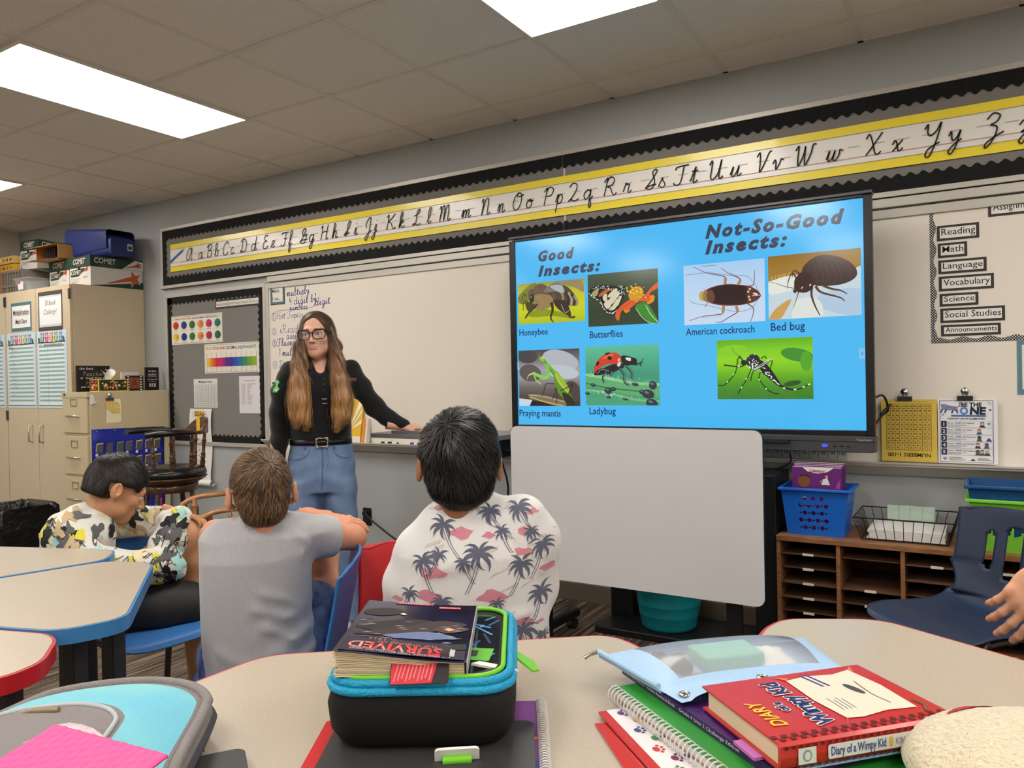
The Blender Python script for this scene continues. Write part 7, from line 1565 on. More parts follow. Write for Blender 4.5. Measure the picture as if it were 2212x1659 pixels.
def s_loft(P, rows, e=2.0, cap=.02):            # rows: (z, cx, cy, rx, ry), z rising
    A = np.array(rows, float); z = P[:, 2]; f = [np.interp(z, A[:, 0], A[:, i]).astype(np.float32) for i in (1, 2, 3, 4)]
    q = (np.abs((P[:, 0] - f[0]) / f[2]) ** e + np.abs((P[:, 1] - f[1]) / f[3]) ** e) ** (1 / e)
    return smax((q - 1) * np.minimum(f[2], f[3]), np.maximum(A[0, 0] - z, z - A[-1, 0]), cap)
def s_chain(P, pts, k=.012):                     # pts: (x, y, z, r)
    d = None
    for a, b_ in zip(pts[:-1], pts[1:]):
        e = s_cap(P, a[:3], b_[:3], a[3], b_[3]); d = e if d is None else smin(d, e, k)
    return d
_nr = np.random.RandomState(11); _ND = _nr.normal(size=(14, 3)); _NP = _nr.uniform(0, 7, 14)
def wob(P, f): return (np.sin(P @ (_ND.T * f).astype(np.float32) + _NP.astype(np.float32)).sum(1) / 6).astype(np.float32)
def normals(V, F_):
    a = V[F_[:, 2]] - V[F_[:, 0]]; b_ = V[F_[:, 3]] - V[F_[:, 1]]; n = np.cross(a, b_); N = np.zeros_like(V)
    for i in range(4): np.add.at(N, F_[:, i], n)
    return N / (np.linalg.norm(N, axis=1)[:, None] + 1e-12)
def put(mb, V, F_, m, M=None, sel=None):         # adds a skin; sel = [(mask over faces, material), ...]
    vs = V if M is None else np.array([tuple(M @ Vector(v)) for v in V]); o = len(mb.v); mb.v += [tuple(v) for v in vs]
    k = np.full(len(F_), mb.mi(m))
    for mask, mm in (sel or []): k[mask] = mb.mi(mm)
    mb.f += [tuple(int(i) + o for i in f) for f in F_]; mb.fm += [int(i) for i in k]; mb.fs += [True] * len(F_)
    return vs
def bvh_of(V, F_): return BVHTree.FromPolygons([Vector(v) for v in V], [tuple(int(i) for i in f) for f in F_])
def comb(mb, V, N, bv, n, field, steps, step, wd, m, lift=.0015, seed=1, pick=None):
    """hair: ribbons that follow the surface along a direction field"""
    rs = random.Random(seed); ids = np.nonzero(pick)[0] if pick is not None else np.arange(len(V))
    for _ in range(n):
        i = int(rs.choice(ids)); p = Vector(V[i]); nn = Vector(N[i]); L = []; d0 = None; jit = Vector((rs.gauss(0, .18), rs.gauss(0, .18), rs.gauss(0, .18)))
        for s in range(steps + 1):
            L.append((p.copy(), nn.copy())); d = Vector(field(p)) + jit; d = d - nn * d.dot(nn)
            if d.length < 1e-6: break
            p = p + d.normalized() * step
            h = bv.find_nearest(p)
            if h[0] is None: break
            nn = h[1]; lf = lift * (1 + s * .6); p = h[0] + nn * lf
        if len(L) < 3: continue
        vs = []; K_ = len(L)
        for s, (q, nn) in enumerate(L):
            t = s / (K_ - 1); dd = (L[min(s + 1, K_ - 1)][0] - L[max(s - 1, 0)][0]); sd = dd.cross(nn); sd = sd.normalized() if sd.length > 1e-9 else Vector((1, 0, 0)); w_ = wd * (1 - .85 * t) * (.5 if s == 0 else 1)
            e = q + nn * (lift * .8); vs += [e - sd * w_ / 2, e + sd * w_ / 2]
        mb.add(vs, [(2 * s, 2 * s + 1, 2 * s + 3, 2 * s + 2) for s in range(K_ - 1)], m, True)
def drape(mb, bv, pts, m, dz=.001, ax=(0, 1, 0), grid=.014, org=-1.0, flip=False, minn=.15):
    """a printed shape laid onto a cloth surface: pts are (x, z) seen from the -y side"""
    P = [Vector((p[0], p[1])) for p in pts]; n = len(P); xs = [p.x for p in P]; ys = [p.y for p in P]; extra = []
    gx = np.arange(min(xs) + grid / 2, max(xs), grid); gy = np.arange(min(ys) + grid / 2, max(ys), grid)
    for x in gx:
        for y in gy: extra.append(Vector((x, y)))
    try: r = delaunay_2d_cdt(P + extra, [], [list(range(n))], 1, 1e-6)
    except Exception: return
    vs, ok = [], []
    for v in r[0]:
        h = bv.ray_cast(Vector((v.x, org, v.y)), Vector((0, 1, 0)))
        if h[0] is None or -h[1].y < minn: vs.append(Vector((v.x, 0, v.y))); ok.append(False)
        else: vs.append(h[0] + h[1] * dz); ok.append(True)
    def cw(f):
        a, b_, c = (r[0][i] for i in f[:3]); return (b_.x - a.x) * (c.y - a.y) - (b_.y - a.y) * (c.x - a.x) < 0
    fs = [(tuple(f[::-1]) if cw(f) else tuple(f)) for f in r[2] if all(ok[i] for i in f) and max((vs[f[i]] - vs[f[i - 1]]).length for i in range(len(f))) < .06]
    if fs: mb.add(vs, fs, m, True)
# --- skin, heads, hands
def skin(name, rgb): return mat(name, rgb, rough=.5, spec=.35, sss=.12, bump=.06, bscale=220, var=.05, vscale=14)
def head_sdf(P, child=False, wide=1.0, fem=False):
    d = s_ell(P, (0, .012, .03), (.072 * wide, .092, .085)); d = smin(d, s_ell(P, (0, -.028, -.03), (.057 * wide, .062, .082)), .03)
    d = smin(d, s_ell(P, (0, -.058, -.092), (.027, .026, .022)), .03)
    for s in (-1, 1):
        d = smin(d, s_ell(P, (s * .040, -.056, -.022), (.02, .018, .018)), .022); d = smin(d, s_ell(P, (s * .046, -.012, -.068), (.014, .03, .02)), .03)
    d = smin(d, s_cap(P, (-.034, -.079, .020), (.034, -.079, .020), .010, .010), .02)
    d = smin(d, s_cap(P, (0, -.086, .006), (0, -.106, -.032), .006, .0095), .012)
    for s in (-1, 1):
        d = smin(d, s_ell(P, (s * .010, -.097, -.036), (.0075, .009, .0065)), .006); d = smax(d, -s_ell(P, (s * .0055, -.103, -.0415), (.0028, .004, .003)), .003)
        d = smax(d, -s_ell(P, (s * .031, -.090, .002), (.019, .014, .0105)), .010)
        d = smin(d, s_ell(P, (s * .031, -.0745, .0085), (.0175, .0125, .0062)), .004); d = smin(d, s_ell(P, (s * .031, -.0745, -.0085), (.0165, .0115, .0055)), .004)
        er = Matrix.Rotation(s * .35, 4, 'Z')
        e = s_ell(P, (s * (.076 * wide + .008 + child), .018, -.004), (.0085, .0195, .030), er); e = smin(e, s_ell(P, (s * (.074 * wide + .002), .010, -.030), (.007, .010, .010), er), .008)
        e = smax(e, -s_ell(P, (s * (.076 * wide + .014 + child), .012, .002), (.005, .011, .018), er), .004); d = smin(d, e, .006)
    d = smin(d, s_ell(P, (0, -.0865, -.059), (.0225, .0070, .0034)), .007); d = smin(d, s_ell(P, (0, -.0850, -.0680), (.0180, .0075, .0042)), .007)
    d = smax(d, -s_cap(P, (-.025, -.0925, -.0625), (.025, -.0925, -.0625), .0018, .0018), .003)
    nk = .046 if not child else .043
    return smin(d, s_cap(P, (0, .03, -.06), (0, .022 if child else .045, -.20), nk, nk + (.002 if child else .012)), .03)
def make_head(mb, M, sk, lip, child=False, wide=1.0, h=.0028, iris=(90, 110, 90), gaze=(0, 0), eyes=True, cut=-.17):
    V, F_ = snet(lambda P: smax(head_sdf(P, child, wide), cut - P[:, 2], .01), (-.10, -.125, cut - .01), (.10, .115, .125), h)
    C = V[F_].mean(1); lm = (np.minimum(s_ell(C, (0, -.0865, -.059), (.0250, .011, .0048)), s_ell(C, (0, -.0850, -.0680), (.0210, .011, .0060))) < 0) & (C[:, 1] < -.083)
    put(mb, V, F_, sk, M, [(lm, lip)])
    if eyes:
        for s in (-1, 1):
            c = Vector((s * .031, -.0735, .0012)); r = .0125; E_ = Matrix.Translation(c); wv = []
            for i in range(13):
                t = PI * i / 12; wv.append((max(r * math.sin(t), 1e-4), r * math.cos(t)))
            g = Matrix.Rotation(gaze[0], 4, 'Z') @ Matrix.Rotation(PI / 2 + gaze[1], 4, 'X')
            mb.lathe(wv[::-1], mat('eye_white', (226, 222, 218), rough=.2), M @ E_ @ g, n=18, cap=False)
            mb.lathe([(.0058, r * .905), (.0052, r * .935), (.0026, r * .995)], mat('iris_%d' % iris[0], iris, rough=.15), M @ E_ @ g, n=16, cap=False)
            mb.lathe([(.0027, r * .99), (.0001, r * 1.012)], mat('pupil', (8, 8, 8), rough=.1), M @ E_ @ g, n=14, cap=False)
            b0 = [Vector((s * (.012 + .036 * t), -.0905 + .022 * t * t, .0235 + .008 * math.sin(t * 2.4) - .003 * t)) for t in np.linspace(0, 1, 8)]
            mb.tube([M @ p for p in b0], lambda t: .0028 * (1 - .6 * t), mat('brow_hair', (70, 52, 38), rough=.8), n=6, flat=.7)
            b1 = [Vector((s * (.016 + .031 * t), -.0868 - .0045 * math.sin(t * PI) + .009 * t, .0062 + .0032 * math.sin(t * PI) - .002 * t)) for t in np.linspace(0, 1, 8)]
            mb.tube([M @ p for p in b1], .0009, mat('lash', (28, 22, 20), rough=.8), n=5)
    return V, F_
def hand_sdf(P, curl, spread=.0, thumb=((.02, .026, -.006), (.050, .052, -.016), (.078, .060, -.026), (.096, .062, -.034))):
    d = s_ell(P, (.048, 0, 0), (.052, .040, .0145)); d = smin(d, s_ell(P, (.022, .018, -.006), (.03, .02, .014)), .015)
    for i, (y, L, r) in enumerate(((.029, .070, .0083), (.010, .078, .0086), (-.010, .072, .0082), (-.028, .056, .0072))):
        p = np.array((.088 - .004 * abs(i - 1.3), y, .001)); a = 0.0; dirs = spread * (1.5 - i); e = None
        d = smin(d, s_ell(P, p - np.array((.004, 0, -.004)), (.011, .0095, .009)), .010)
        for k, (f, c) in enumerate(zip((.45, .31, .24), curl[i] if isinstance(curl[0], (tuple, list)) else curl)):
            a += c; q = p + L * f * np.array((math.cos(a) * math.cos(dirs), math.cos(a) * math.sin(dirs), -math.sin(a))); t = s_cap(P, p, q, r * (1 - .07 * k), r * (1 - .07 * (k + 1)))
            e = t if e is None else smin(e, t, .004); p = q
        d = smin(d, e, .006)
    d = smin(d, s_chain(P, [(*t, r) for t, r in zip(thumb, (.014, .0115, .0098, .0085))], .006), .012)
    return smin(d, s_cap(P, (.01, 0, -.001), (-.10, 0, -.001), .024, .029), .02)
def make_hand(mb, M, sk, curl, scale=1.0, mirror=False, h=.0026, **k):
    V, F_ = snet(lambda P: hand_sdf(P, curl, **k), (-.10, -.055, -.085), (.18, .085, .04), h)
    V = V * scale
    if mirror: V = V * np.array((1, -1, 1)); F_ = F_[:, ::-1]
    put(mb, V, F_, sk, M)
def axes(o, x, z):             # hand placement: x = wrist to fingertips, z = back of the hand
    x = Vector(x).normalized(); z = Vector(z); y = z.cross(x).normalized(); z = x.cross(y)
    return Matrix(((x.x, y.x, z.x, o[0]), (x.y, y.y, z.y, o[1]), (x.z, y.z, z.z, o[2]), (0, 0, 0, 1)))
def crease(P, L):          # soft cloth ridges along line segments
    o = 0
    for a, c, w_, amp in L: e = s_cap(P, a, c, 0, 0); o = o + amp * np.exp(-(e / w_) ** 2)
    return o
def cloth(name, rgb, rough=.9, b=.35, s=420, **k): return mat(name, rgb, rough=rough, bump=b, bscale=s, sheen=.25, **k)
# ------------------------------------------------------------------ the standing woman
wo = thing('person', 'person standing in black long-sleeved top, blue jeans and dark glasses, hand on the laptop', 'person', (-2.82, 2.75, 0), .798)
SK1 = skin('skin_fair', (222, 172, 148)); LIP1 = mat('lip_rose', (206, 142, 124), rough=.35)
HM = Matrix.Translation((-.012, -.015, 1.478)) @ Matrix.Rotation(-.24, 4, 'Z') @ Matrix.Rotation(-.05, 4, 'Y')
b = MB(); HV, HF = make_head(b, HM, SK1, LIP1, h=.0024, iris=(72, 66, 56), gaze=(-.12, -.02))
# chest and forearms under the clothes, hands
V, F_ = snet(lambda P: smin(s_loft(P, [(.90, 0, 0, .13, .085), (1.05, 0, 0, .125, .085), (1.2, 0, -.005, .14, .09), (1.30, 0, .0, .15, .081), (1.345, 0, .02, .10, .055), (1.37, 0, .025, .05, .045)], cap=.02), s_cap(P, (0, .03, 1.33), (-.01, .02, 1.42), .048, .045), .03), (-.2, -.13, .86), (.2, .15, 1.44), .008); put(b, V, F_, SK1)
RH = axes((.415, .02, 1.012), (.85, .12, -.12), (.15, -.25, 1)); make_hand(b, RH, SK1, [(.25, .35, .3), (.2, .3, .3), (.2, .35, .3), (.3, .4, .3)], scale=.92, mirror=True)
LH = axes((-.215, -.02, .86), (.05, -.05, -1), (-1, -.35, 0)); make_hand(b, LH, SK1, (.35, .5, .35), scale=.92)
b.build('body', wo, local=True)
# black top
M_TOPW = cloth('top_black', (8, 9, 14), b=.12)
def f_top(P):
    d = s_loft(P, [(.95, .0, 0, .142, .098), (.975, .0, -.003, .150, .108), (1.02, .002, -.003, .148, .108), (1.10, .004, -.003, .147, .104), (1.20, .006, -.008, .158, .108), (1.28, .004, -.002, .168, .096), (1.325, .003, .012, .150, .076), (1.352, .0, .02, .095, .062), (1.372, -.002, .022, .060, .055)], cap=.012)
    d = smin(d, s_ell(P, (-.062, -.075, 1.205), (.06, .045, .06)), .04); d = smin(d, s_ell(P, (.072, -.075, 1.205), (.06, .045, .06)), .04)
    la = s_chain(P, [(-.142, .012, 1.300, .052), (-.182, .015, 1.20, .050), (-.200, .01, 1.09, .045), (-.203, -.015, .965, .040), (-.208, -.02, .875, .033)], .02)
    ra = s_chain(P, [(.150, .012, 1.305, .052), (.205, .015, 1.21, .050), (.268, .02, 1.115, .048), (.335, .03, 1.055, .042), (.418, .02, 1.018, .032)], .02)
    d = smin(d, la, .025); d = smin(d, ra, .03)
    d = smax(d, -s_cap(P, (.006, -.128, 1.262), (-.004, -.008, 1.41), .005, .058), .01)
    d = smin(d, s_chain(P, [(-.055, .055, 1.375, .010), (-.058, -.02, 1.365, .011), (-.046, -.082, 1.318, .010)], .01), .01); d = smin(d, s_chain(P, [(.048, .055, 1.375, .010), (.052, -.02, 1.365, .011), (.05, -.084, 1.318, .010)], .01), .01)
    fold = .0022 * np.sin(70 * P[:, 2] + 22 * P[:, 0] + 2 * wob(P, 12)) * np.clip((np.abs(P[:, 0]) - .13) / .05, 0, 1) + .0035 * np.sin(46 * P[:, 0] + 3 * wob(P, 9)) * np.clip((1.04 - P[:, 2]) / .06, 0, 1)
    return d + fold + .0012 * wob(P, 38)
TV_, TF_ = snet(f_top, (-.29, -.17, .83), (.47, .15, 1.40), .0055); b = MB(); put(b, TV_, TF_, M_TOPW); bvt = bvh_of(TV_, TF_)
for i, z in enumerate((1.262, 1.235, 1.205)): drape(b, bvt, circ(.018, z, .0045, 8), ink((40, 42, 50)), .002)
drape(b, bvt, [(.010, 1.285), (.013, 1.285), (.013, 1.16), (.010, 1.16)], ink((34, 36, 44)), .0012, grid=.02)
for i in range(6): drape(b, bvt, [(.133 + i * .0075, 1.262), (.136 + i * .0075, 1.262), (.1375 + i * .0075, 1.247), (.1345 + i * .0075, 1.247)], ink((196, 104, 100)), .0014); drape(b, bvt, [(.136 + i * .0075, 1.262), (.1395 + i * .0075, 1.262), (.1395 + i * .0075, 1.2595), (.136 + i * .0075, 1.2595)], ink((196, 104, 100)), .0014)
drape(b, bvt, [(-.225, 1.20), (-.205, 1.198), (-.192, 1.215), (-.202, 1.232), (-.192, 1.248), (-.20, 1.262), (-.213, 1.252), (-.21, 1.228), (-.222, 1.216)], ink((96, 190, 96)), .0016); drape(b, bvt, circ(-.207, 1.21, .007, 8), ink((190, 220, 190)), .002)
for z in (1.165, 1.143): drape(b, bvt, [(.008, z), (.032, z), (.032, z - .003), (.008, z - .003)], WHI, .0022)
b.build('shirt', wo, local=True)
# jeans
M_DEN = mat('denim', (122, 145, 182), rough=.9, bump=.3, bscale=500, var=.3, vscale=7, rgb2=(92, 115, 152), stretch=(1, 1, .6)); M_DEN2 = mat('denim_seam', (78, 98, 134), rough=.9)
def f_jean(P):
    d = s_loft(P, [(.70, .0, .005, .160, .115), (.78, .0, .008, .168, .122), (.86, .0, .005, .163, .115), (.93, .0, .0, .150, .100), (.962, .0, .0, .147, .098)], cap=.008)
    for s in (-1, 1):
        d = smin(d, s_loft(P, [(.05, s * .088, .0, .085, .092), (.30, s * .088, 0, .083, .090), (.5, s * .088, 0, .084, .094), (.70, s * .085, .004, .086, .108), (.76, s * .082, .006, .080, .105)], cap=.012), .02)
    d = smax(d, -s_cap(P, (0, -.16, .68), (0, -.16, .1), .022, .03), .03)
    fold = .002 * np.sin(55 * P[:, 2] + 25 * np.abs(P[:, 0]) + 2.5 * wob(P, 10)) * np.clip((.86 - P[:, 2]) / .05, 0, 1)
    return d + fold + .001 * wob(P, 40)
JV, JF = snet(f_jean, (-.20, -.15, .03), (.20, .15, .98), .0065); b = MB(); put(b, JV, JF, M_DEN); bj = bvh_of(JV, JF)
def seam(pts, wd=.003, m=M_DEN2):
    P = spline(pts, 5); L = []; Rr = []
    for i in range(len(P)):
        dd = P[min(i + 1, len(P) - 1)] - P[max(i - 1, 0)]; q = np.array((-dd[1], dd[0])) / (np.hypot(*dd) + 1e-9) * wd / 2; L.append(tuple(P[i] + q)); Rr.append(tuple(P[i] - q))
    for i in range(len(P) - 1): drape(b, bj, [L[i], L[i + 1], Rr[i + 1], Rr[i]], m, .0012, grid=.05)
for s in (-1, 1): seam([(s * .055, .925), (s * .066, .892), (s * .10, .872), (s * .145, .868)]); seam([(s * .057, .919), (s * .069, .887), (s * .10, .866), (s * .145, .861)], .0016)
seam([(.004, .93), (.006, .85), (.002, .79), (.0, .72)], .006); seam([(.028, .93), (.03, .84), (.012, .79)], .002); seam([(-.145, .93), (.145, .93)], .003); seam([(-.095, .89), (-.055 - .02, .886)], .002)
for x in (-.075, .062): drape(b, bj, [(x - .006, .915), (x + .006, .915), (x + .005, .958), (x - .007, .958)], M_DEN2, .004)
b.build('jeans', wo, local=True)
b = MB(); P = []
for a in np.linspace(0, 2 * PI, 49)[:-1]: P.append([(.1505 * math.cos(a), .1015 * math.sin(a) - .001, z) for z in (.936, .963)])
b.grid(P + [P[0]], mat('belt_leather', (18, 17, 18), rough=.4), True); bt = b.build('belt', wo, local=True, solid=.004)
b = MB(); MSI = mat('buckle_silver', (200, 196, 186), rough=.2, metal=1); Pb = [(.030 * math.cos(a) * (1 + .16 * math.cos(4 * a + PI)), .0235 * math.sin(a) * (1 + .16 * math.cos(4 * a + PI))) for a in np.linspace(0, 2 * PI, 41)[:-1]]
b.tube([(.004 + x, -.1085, .950 + z) for x, z in Pb], .0035, MSI, n=6, closed=True)
for x, z in ((-.024, .019), (.024, .019), (-.024, -.019), (.024, -.019)): b.tube([(.004 + x + .006 * math.cos(a), -.109, .950 + z + .006 * math.sin(a)) for a in np.linspace(0, 2 * PI, 10)[:-1]], .0018, MSI, n=5, closed=True)
b.build('buckle', bt, local=True)
for s in (-1, 1):
    b = MB(); V, F_ = snet(lambda P: smax(smin(s_ell(P, (s * .09, -.04, .035), (.042, .10, .038)), s_cap(P, (s * .09, .03, .03), (s * .09, .03, .12), .04, .045), .03), -P[:, 2], .004), (s * .09 - .06, -.16, -.01), (s * .09 + .06, .1, .18), .008); put(b, V, F_, mat('shoe_white', (210, 206, 200), rough=.6)); b.build('shoe', wo, local=True)
# hair
M_HR = bpy.data.materials.new('hair_ombre'); M_HR.use_nodes = True; nt = M_HR.node_tree; hb = nt.nodes['Principled BSDF']; hb.inputs['Roughness'].default_value = .42; hb.inputs['Specular IOR Level'].default_value = .5
tc = nt.nodes.new('ShaderNodeTexCoord'); sx_ = nt.nodes.new('ShaderNodeSeparateXYZ'); mr = nt.nodes.new('ShaderNodeMapRange'); mr.inputs[1].default_value = 1.60; mr.inputs[2].default_value = 1.05
mp = nt.nodes.new('ShaderNodeMapping'); mp.inputs['Scale'].default_value = (90, 40, 5); nz = nt.nodes.new('ShaderNodeTexNoise'); nz.inputs['Scale'].default_value = 1.5; nz.inputs['Detail'].default_value = 3
mx = nt.nodes.new('ShaderNodeMath'); mx.operation = 'MULTIPLY_ADD'; mx.inputs[1].default_value = .55; ad = nt.nodes.new('ShaderNodeMath'); ad.operation = 'ADD'; ad.inputs[1].default_value = -.27
cr = nt.nodes.new('ShaderNodeValToRGB'); e = cr.color_ramp.elements; e[0].color = (lin(66), lin(46), lin(34), 1); e[0].position = .08; e[1].color = (lin(206), lin(160), lin(108), 1); e[1].position = 1.0; e.new(.42).color = (lin(112), lin(80), lin(54), 1); e.new(.72).color = (lin(166), lin(122), lin(78), 1)
nt.links.new(tc.outputs['Object'], sx_.inputs[0]); nt.links.new(sx_.outputs[2], mr.inputs[0]); nt.links.new(tc.outputs['Object'], mp.inputs[0]); nt.links.new(mp.outputs[0], nz.inputs['Vector']); nt.links.new(nz.outputs['Fac'], mx.inputs[0]); nt.links.new(mr.outputs[0], ad.inputs[0]); nt.links.new(ad.outputs[0], mx.inputs[2]); nt.links.new(mx.outputs[0], cr.inputs[0]); nt.links.new(cr.outputs[0], hb.inputs['Base Color'])
def f_hair(P):
    Q_ = (P - np.array(HM.translation, np.float32)) @ np.array(HM.to_3x3(), np.float32)
    d = s_ell(Q_, (0, .018, .036), (.083, .098, .088)); d = smin(d, s_ell(Q_, (0, .05, -.05), (.082, .062, .10)), .03)
    d = smax(d, -s_ell(Q_, (.0, -.10, -.018), (.068, .092, .108)), .012)
    d = smax(d, -s_cap(Q_, (0, -.10, .03), (0, -.055, .155), .012, .004), .012)
    L = s_chain(P, [(-.070, -.045, 1.50, .022), (-.084, -.05, 1.42, .030), (-.094, -.075, 1.34, .036), (-.092, -.115, 1.25, .042), (-.100, -.130, 1.16, .046), (-.092, -.125, 1.09, .038), (-.062, -.12, 1.045, .014)], .03)
    L = smin(L, s_chain(P, [(-.088, -.10, 1.22, .03), (-.105, -.125, 1.12, .034), (-.118, -.12, 1.07, .012)], .02), .02)
    Rr = s_chain(P, [(.058, -.035, 1.50, .024), (.074, -.04, 1.42, .030), (.084, -.07, 1.34, .036), (.092, -.115, 1.25, .040), (.104, -.13, 1.16, .042), (.096, -.125, 1.09, .034), (.078, -.12, 1.035, .012)], .03)
    Rr = smin(Rr, s_chain(P, [(.10, -.11, 1.2, .028), (.124, -.12, 1.13, .026), (.135, -.115, 1.09, .010)], .02), .02)
    d = smin(d, L, .02); d = smin(d, Rr, .02); d = smin(d, s_loft(P, [(1.18, 0, .10, .10, .02), (1.3, 0, .095, .105, .03), (1.45, -.01, .075, .08, .05)], cap=.02), .03)
    fall = np.clip((1.56 - P[:, 2]) / .1, 0, 1)
    return d + .0028 * fall * np.sin(150 * P[:, 0] + 60 * P[:, 1] + 4 * np.sin(9 * P[:, 2]) + 2 * wob(P, 10)) + .0018 * wob(P, 40)
GV, GF = snet(f_hair, (-.17, -.20, 1.0), (.17, .16, 1.63), .0042); b = MB(); put(b, GV, GF, M_HR); gb_ = bvh_of(GV, GF); GN_ = normals(GV, GF)
def fld(p):
    if p.z > 1.53: s = 1 if p.x > -.012 else -1; return (s * .9, .1, -.5)
    return (.18 * math.sin(p.z * 26 + p.x * 30), -.1, -1)
comb(b, GV, GN_, gb_, 900, fld, 12, .016, .0042, M_HR, .0012, 3)
comb(b, GV, GN_, gb_, 260, fld, 22, .012, .0035, M_HR, .002, 5, pick=GV[:, 2] < 1.35)
b.build('hair', wo, local=True)
# glasses
M_GLS = mat('glasses_black', (20, 17, 20), rough=.25); gl = MB()
def gp(x, z, y=None): return HM @ Vector((x, -.1025 + 1.9 * x * x if y is None else y, z))
for s in (-1, 1):
    q = [(.0295 * math.copysign(abs(math.cos(a)) ** .62, math.cos(a)), .0235 * math.copysign(abs(math.sin(a)) ** .7, math.sin(a)) + (.003 * math.cos(a) * s if math.sin(a) > 0 else 0)) for a in np.linspace(0, 2 * PI, 33)[:-1]]
    gl.tube([gp(s * .0365 + x, z - .001) for x, z in q], [.0034 if z > .006 else .0022 for x, z in q], M_GLS, n=8, closed=True)
    gl.tube([gp(s * .0655, .012), gp(s * .0735, .013, -.088), gp(s * .078, .010, -.04), gp(s * .080, .004, .01)], .0024, M_GLS, n=6)
gl.tube([gp(-.008, .006), gp(0, .0095, -.1065), gp(.008, .006)], .0023, M_GLS, n=6)
go = gl.build('glasses', wo, local=True)
for s in (-1, 1):
    b = MB(); q = [(.0285 * math.copysign(abs(math.cos(a)) ** .62, math.cos(a)), .0225 * math.copysign(abs(math.sin(a)) ** .7, math.sin(a))) for a in np.linspace(0, 2 * PI, 25)[:-1]]
    b.add([gp(s * .0365 + x, z - .001) for x, z in q], [tuple(range(len(q)))], mat('lens_clear', (235, 235, 240), rough=.05, alpha=.08, spec=.6), True); b.build('lens', go, local=True)
# ------------------------------------------------------------------ boy in the grey T-shirt (from behind)
SK2 = skin('skin_boy_fair', (214, 150, 118)); LIP2 = mat('lip_boy', (180, 100, 90), rough=.4)
def short_hair(parent, M, name, m, thick, hair_cut, n, wd, steps, step, whorl, sc, seed, lift=.0012, h=.0036, tuft=.002, extra=None, m2=None):
    """hair cap in head space: hair_cut(P) > 0 where hair stops"""
    def f(P):
        d = s_ell(P, (0, .014, .032), (.072 + thick, .092 + thick, .085 + thick)); d = smin(d, s_ell(P, (0, .055, -.03), (.060 + thick * .5, .046 + thick * .5, .05)), .03)
        if extra is not None: d = smin(d, extra(P), .02)
        return smax(d + tuft * wob(P, 55), np.maximum(np.maximum(hair_cut(P), np.minimum(np.minimum(np.abs(P[:, 0]) - .058, .024 - P[:, 2]), .048 - P[:, 1])), np.where(P[:, 2] < .0, np.abs(P[:, 0]) - (.066 + thick + .32 * P[:, 2]), -1)), .006)
    V, F_ = snet(f, (-.125, -.14, -.13), (.125, .15, .16), h); b = MB(); put(b, V, F_, m); bv = bvh_of(V, F_); N = normals(V, F_)
    w0 = Vector(whorl); pk = (V[:, 2] > .03) | (V[:, 1] > .045)
    def fld(p):
        r = p - w0; tang = Vector((0, 1, .3)).cross(r); return r.normalized() + tang * (.4 / (.02 + r.length)) * .03
    comb(b, V, N, bv, n, fld, steps, step, wd, m, lift, seed, pk); comb(b, V, N, bv, n // 3, fld, steps, step, wd * .8, m2 or m, lift * 1.2, seed + 1, pk)
    b.v = [tuple(M @ Vector(p)) for p in b.v]
    return b.build(name, parent, local=True)
g = thing('person', 'boy in grey T-shirt seen from behind, arms folded on a blue chair back', 'person', (-1.548, 1.303, 0), .871)
GM = Matrix.Translation((0, .01, .967)) @ Matrix.Rotation(PI + .05, 4, 'Z') @ Matrix.Rotation(.04, 4, 'Y') @ Matrix.Scale(.93, 4)
b = MB(); make_head(b, GM, SK2, LIP2, child=.003, wide=1.0, h=.0032)
def f_gb(P):
    d = s_loft(P, [(.46, 0, .02, .12, .09), (.6, -.01, .0, .11, .075), (.75, -.01, .0, .11, .08), (.86, 0, .01, .12, .065), (.90, 0, .015, .06, .05), (.93, 0, .02, .043, .043)], cap=.02)
    d = smin(d, s_chain(P, [(.11, .03, .862, .042), (.168, .06, .832, .038), (.236, .10, .818, .034)], .02), .02)        # upper arm to elbow
    d = smin(d, s_chain(P, [(.236, .10, .818, .034), (.19, .20, .835, .030), (.10, .26, .845, .024)], .015), .012)                     # forearm folded away
    d = smin(d, s_chain(P, [(-.11, .04, .862, .042), (-.06, .17, .825, .036), (.02, .24, .83, .032), (.12, .19, .862, .028), (.17, .145, .868, .022)], .02), .02)
    d = smin(d, s_chain(P, [(.075, .06, .53, .072), (.135, .20, .66, .064), (.170, .30, .79, .050)], .03), .02)                       # raised thigh, knee
    d = smin(d, s_chain(P, [(.170, .30, .79, .050), (.16, .34, .60, .044), (.15, .30, .46, .032)], .02), .02)
    d = smin(d, s_chain(P, [(-.075, .04, .51, .075), (-.10, .22, .50, .066), (-.11, .32, .47, .050)], .03), .02); d = smin(d, s_chain(P, [(-.11, .32, .47, .05), (-.12, .30, .28, .044), (-.13, .26, .09, .030)], .02), .02)
    return d
V, F_ = snet(f_gb, (-.24, -.13, .05), (.30, .42, .95), .0062); put(b, V, F_, SK2)
make_hand(b, axes((.165, .135, .866), (.82, -.30, -.14), (.1, -.45, 1)), SK2, [(.15, .35, .3), (.15, .35, .3), (.2, .4, .3), (.25, .4, .3)], scale=.76, mirror=False)
b.build('body', g, local=True)
M_GT = mat('tshirt_grey', (176, 176, 180), rough=.92, bump=.15, bscale=500, var=.06, vscale=300, sheen=.3)
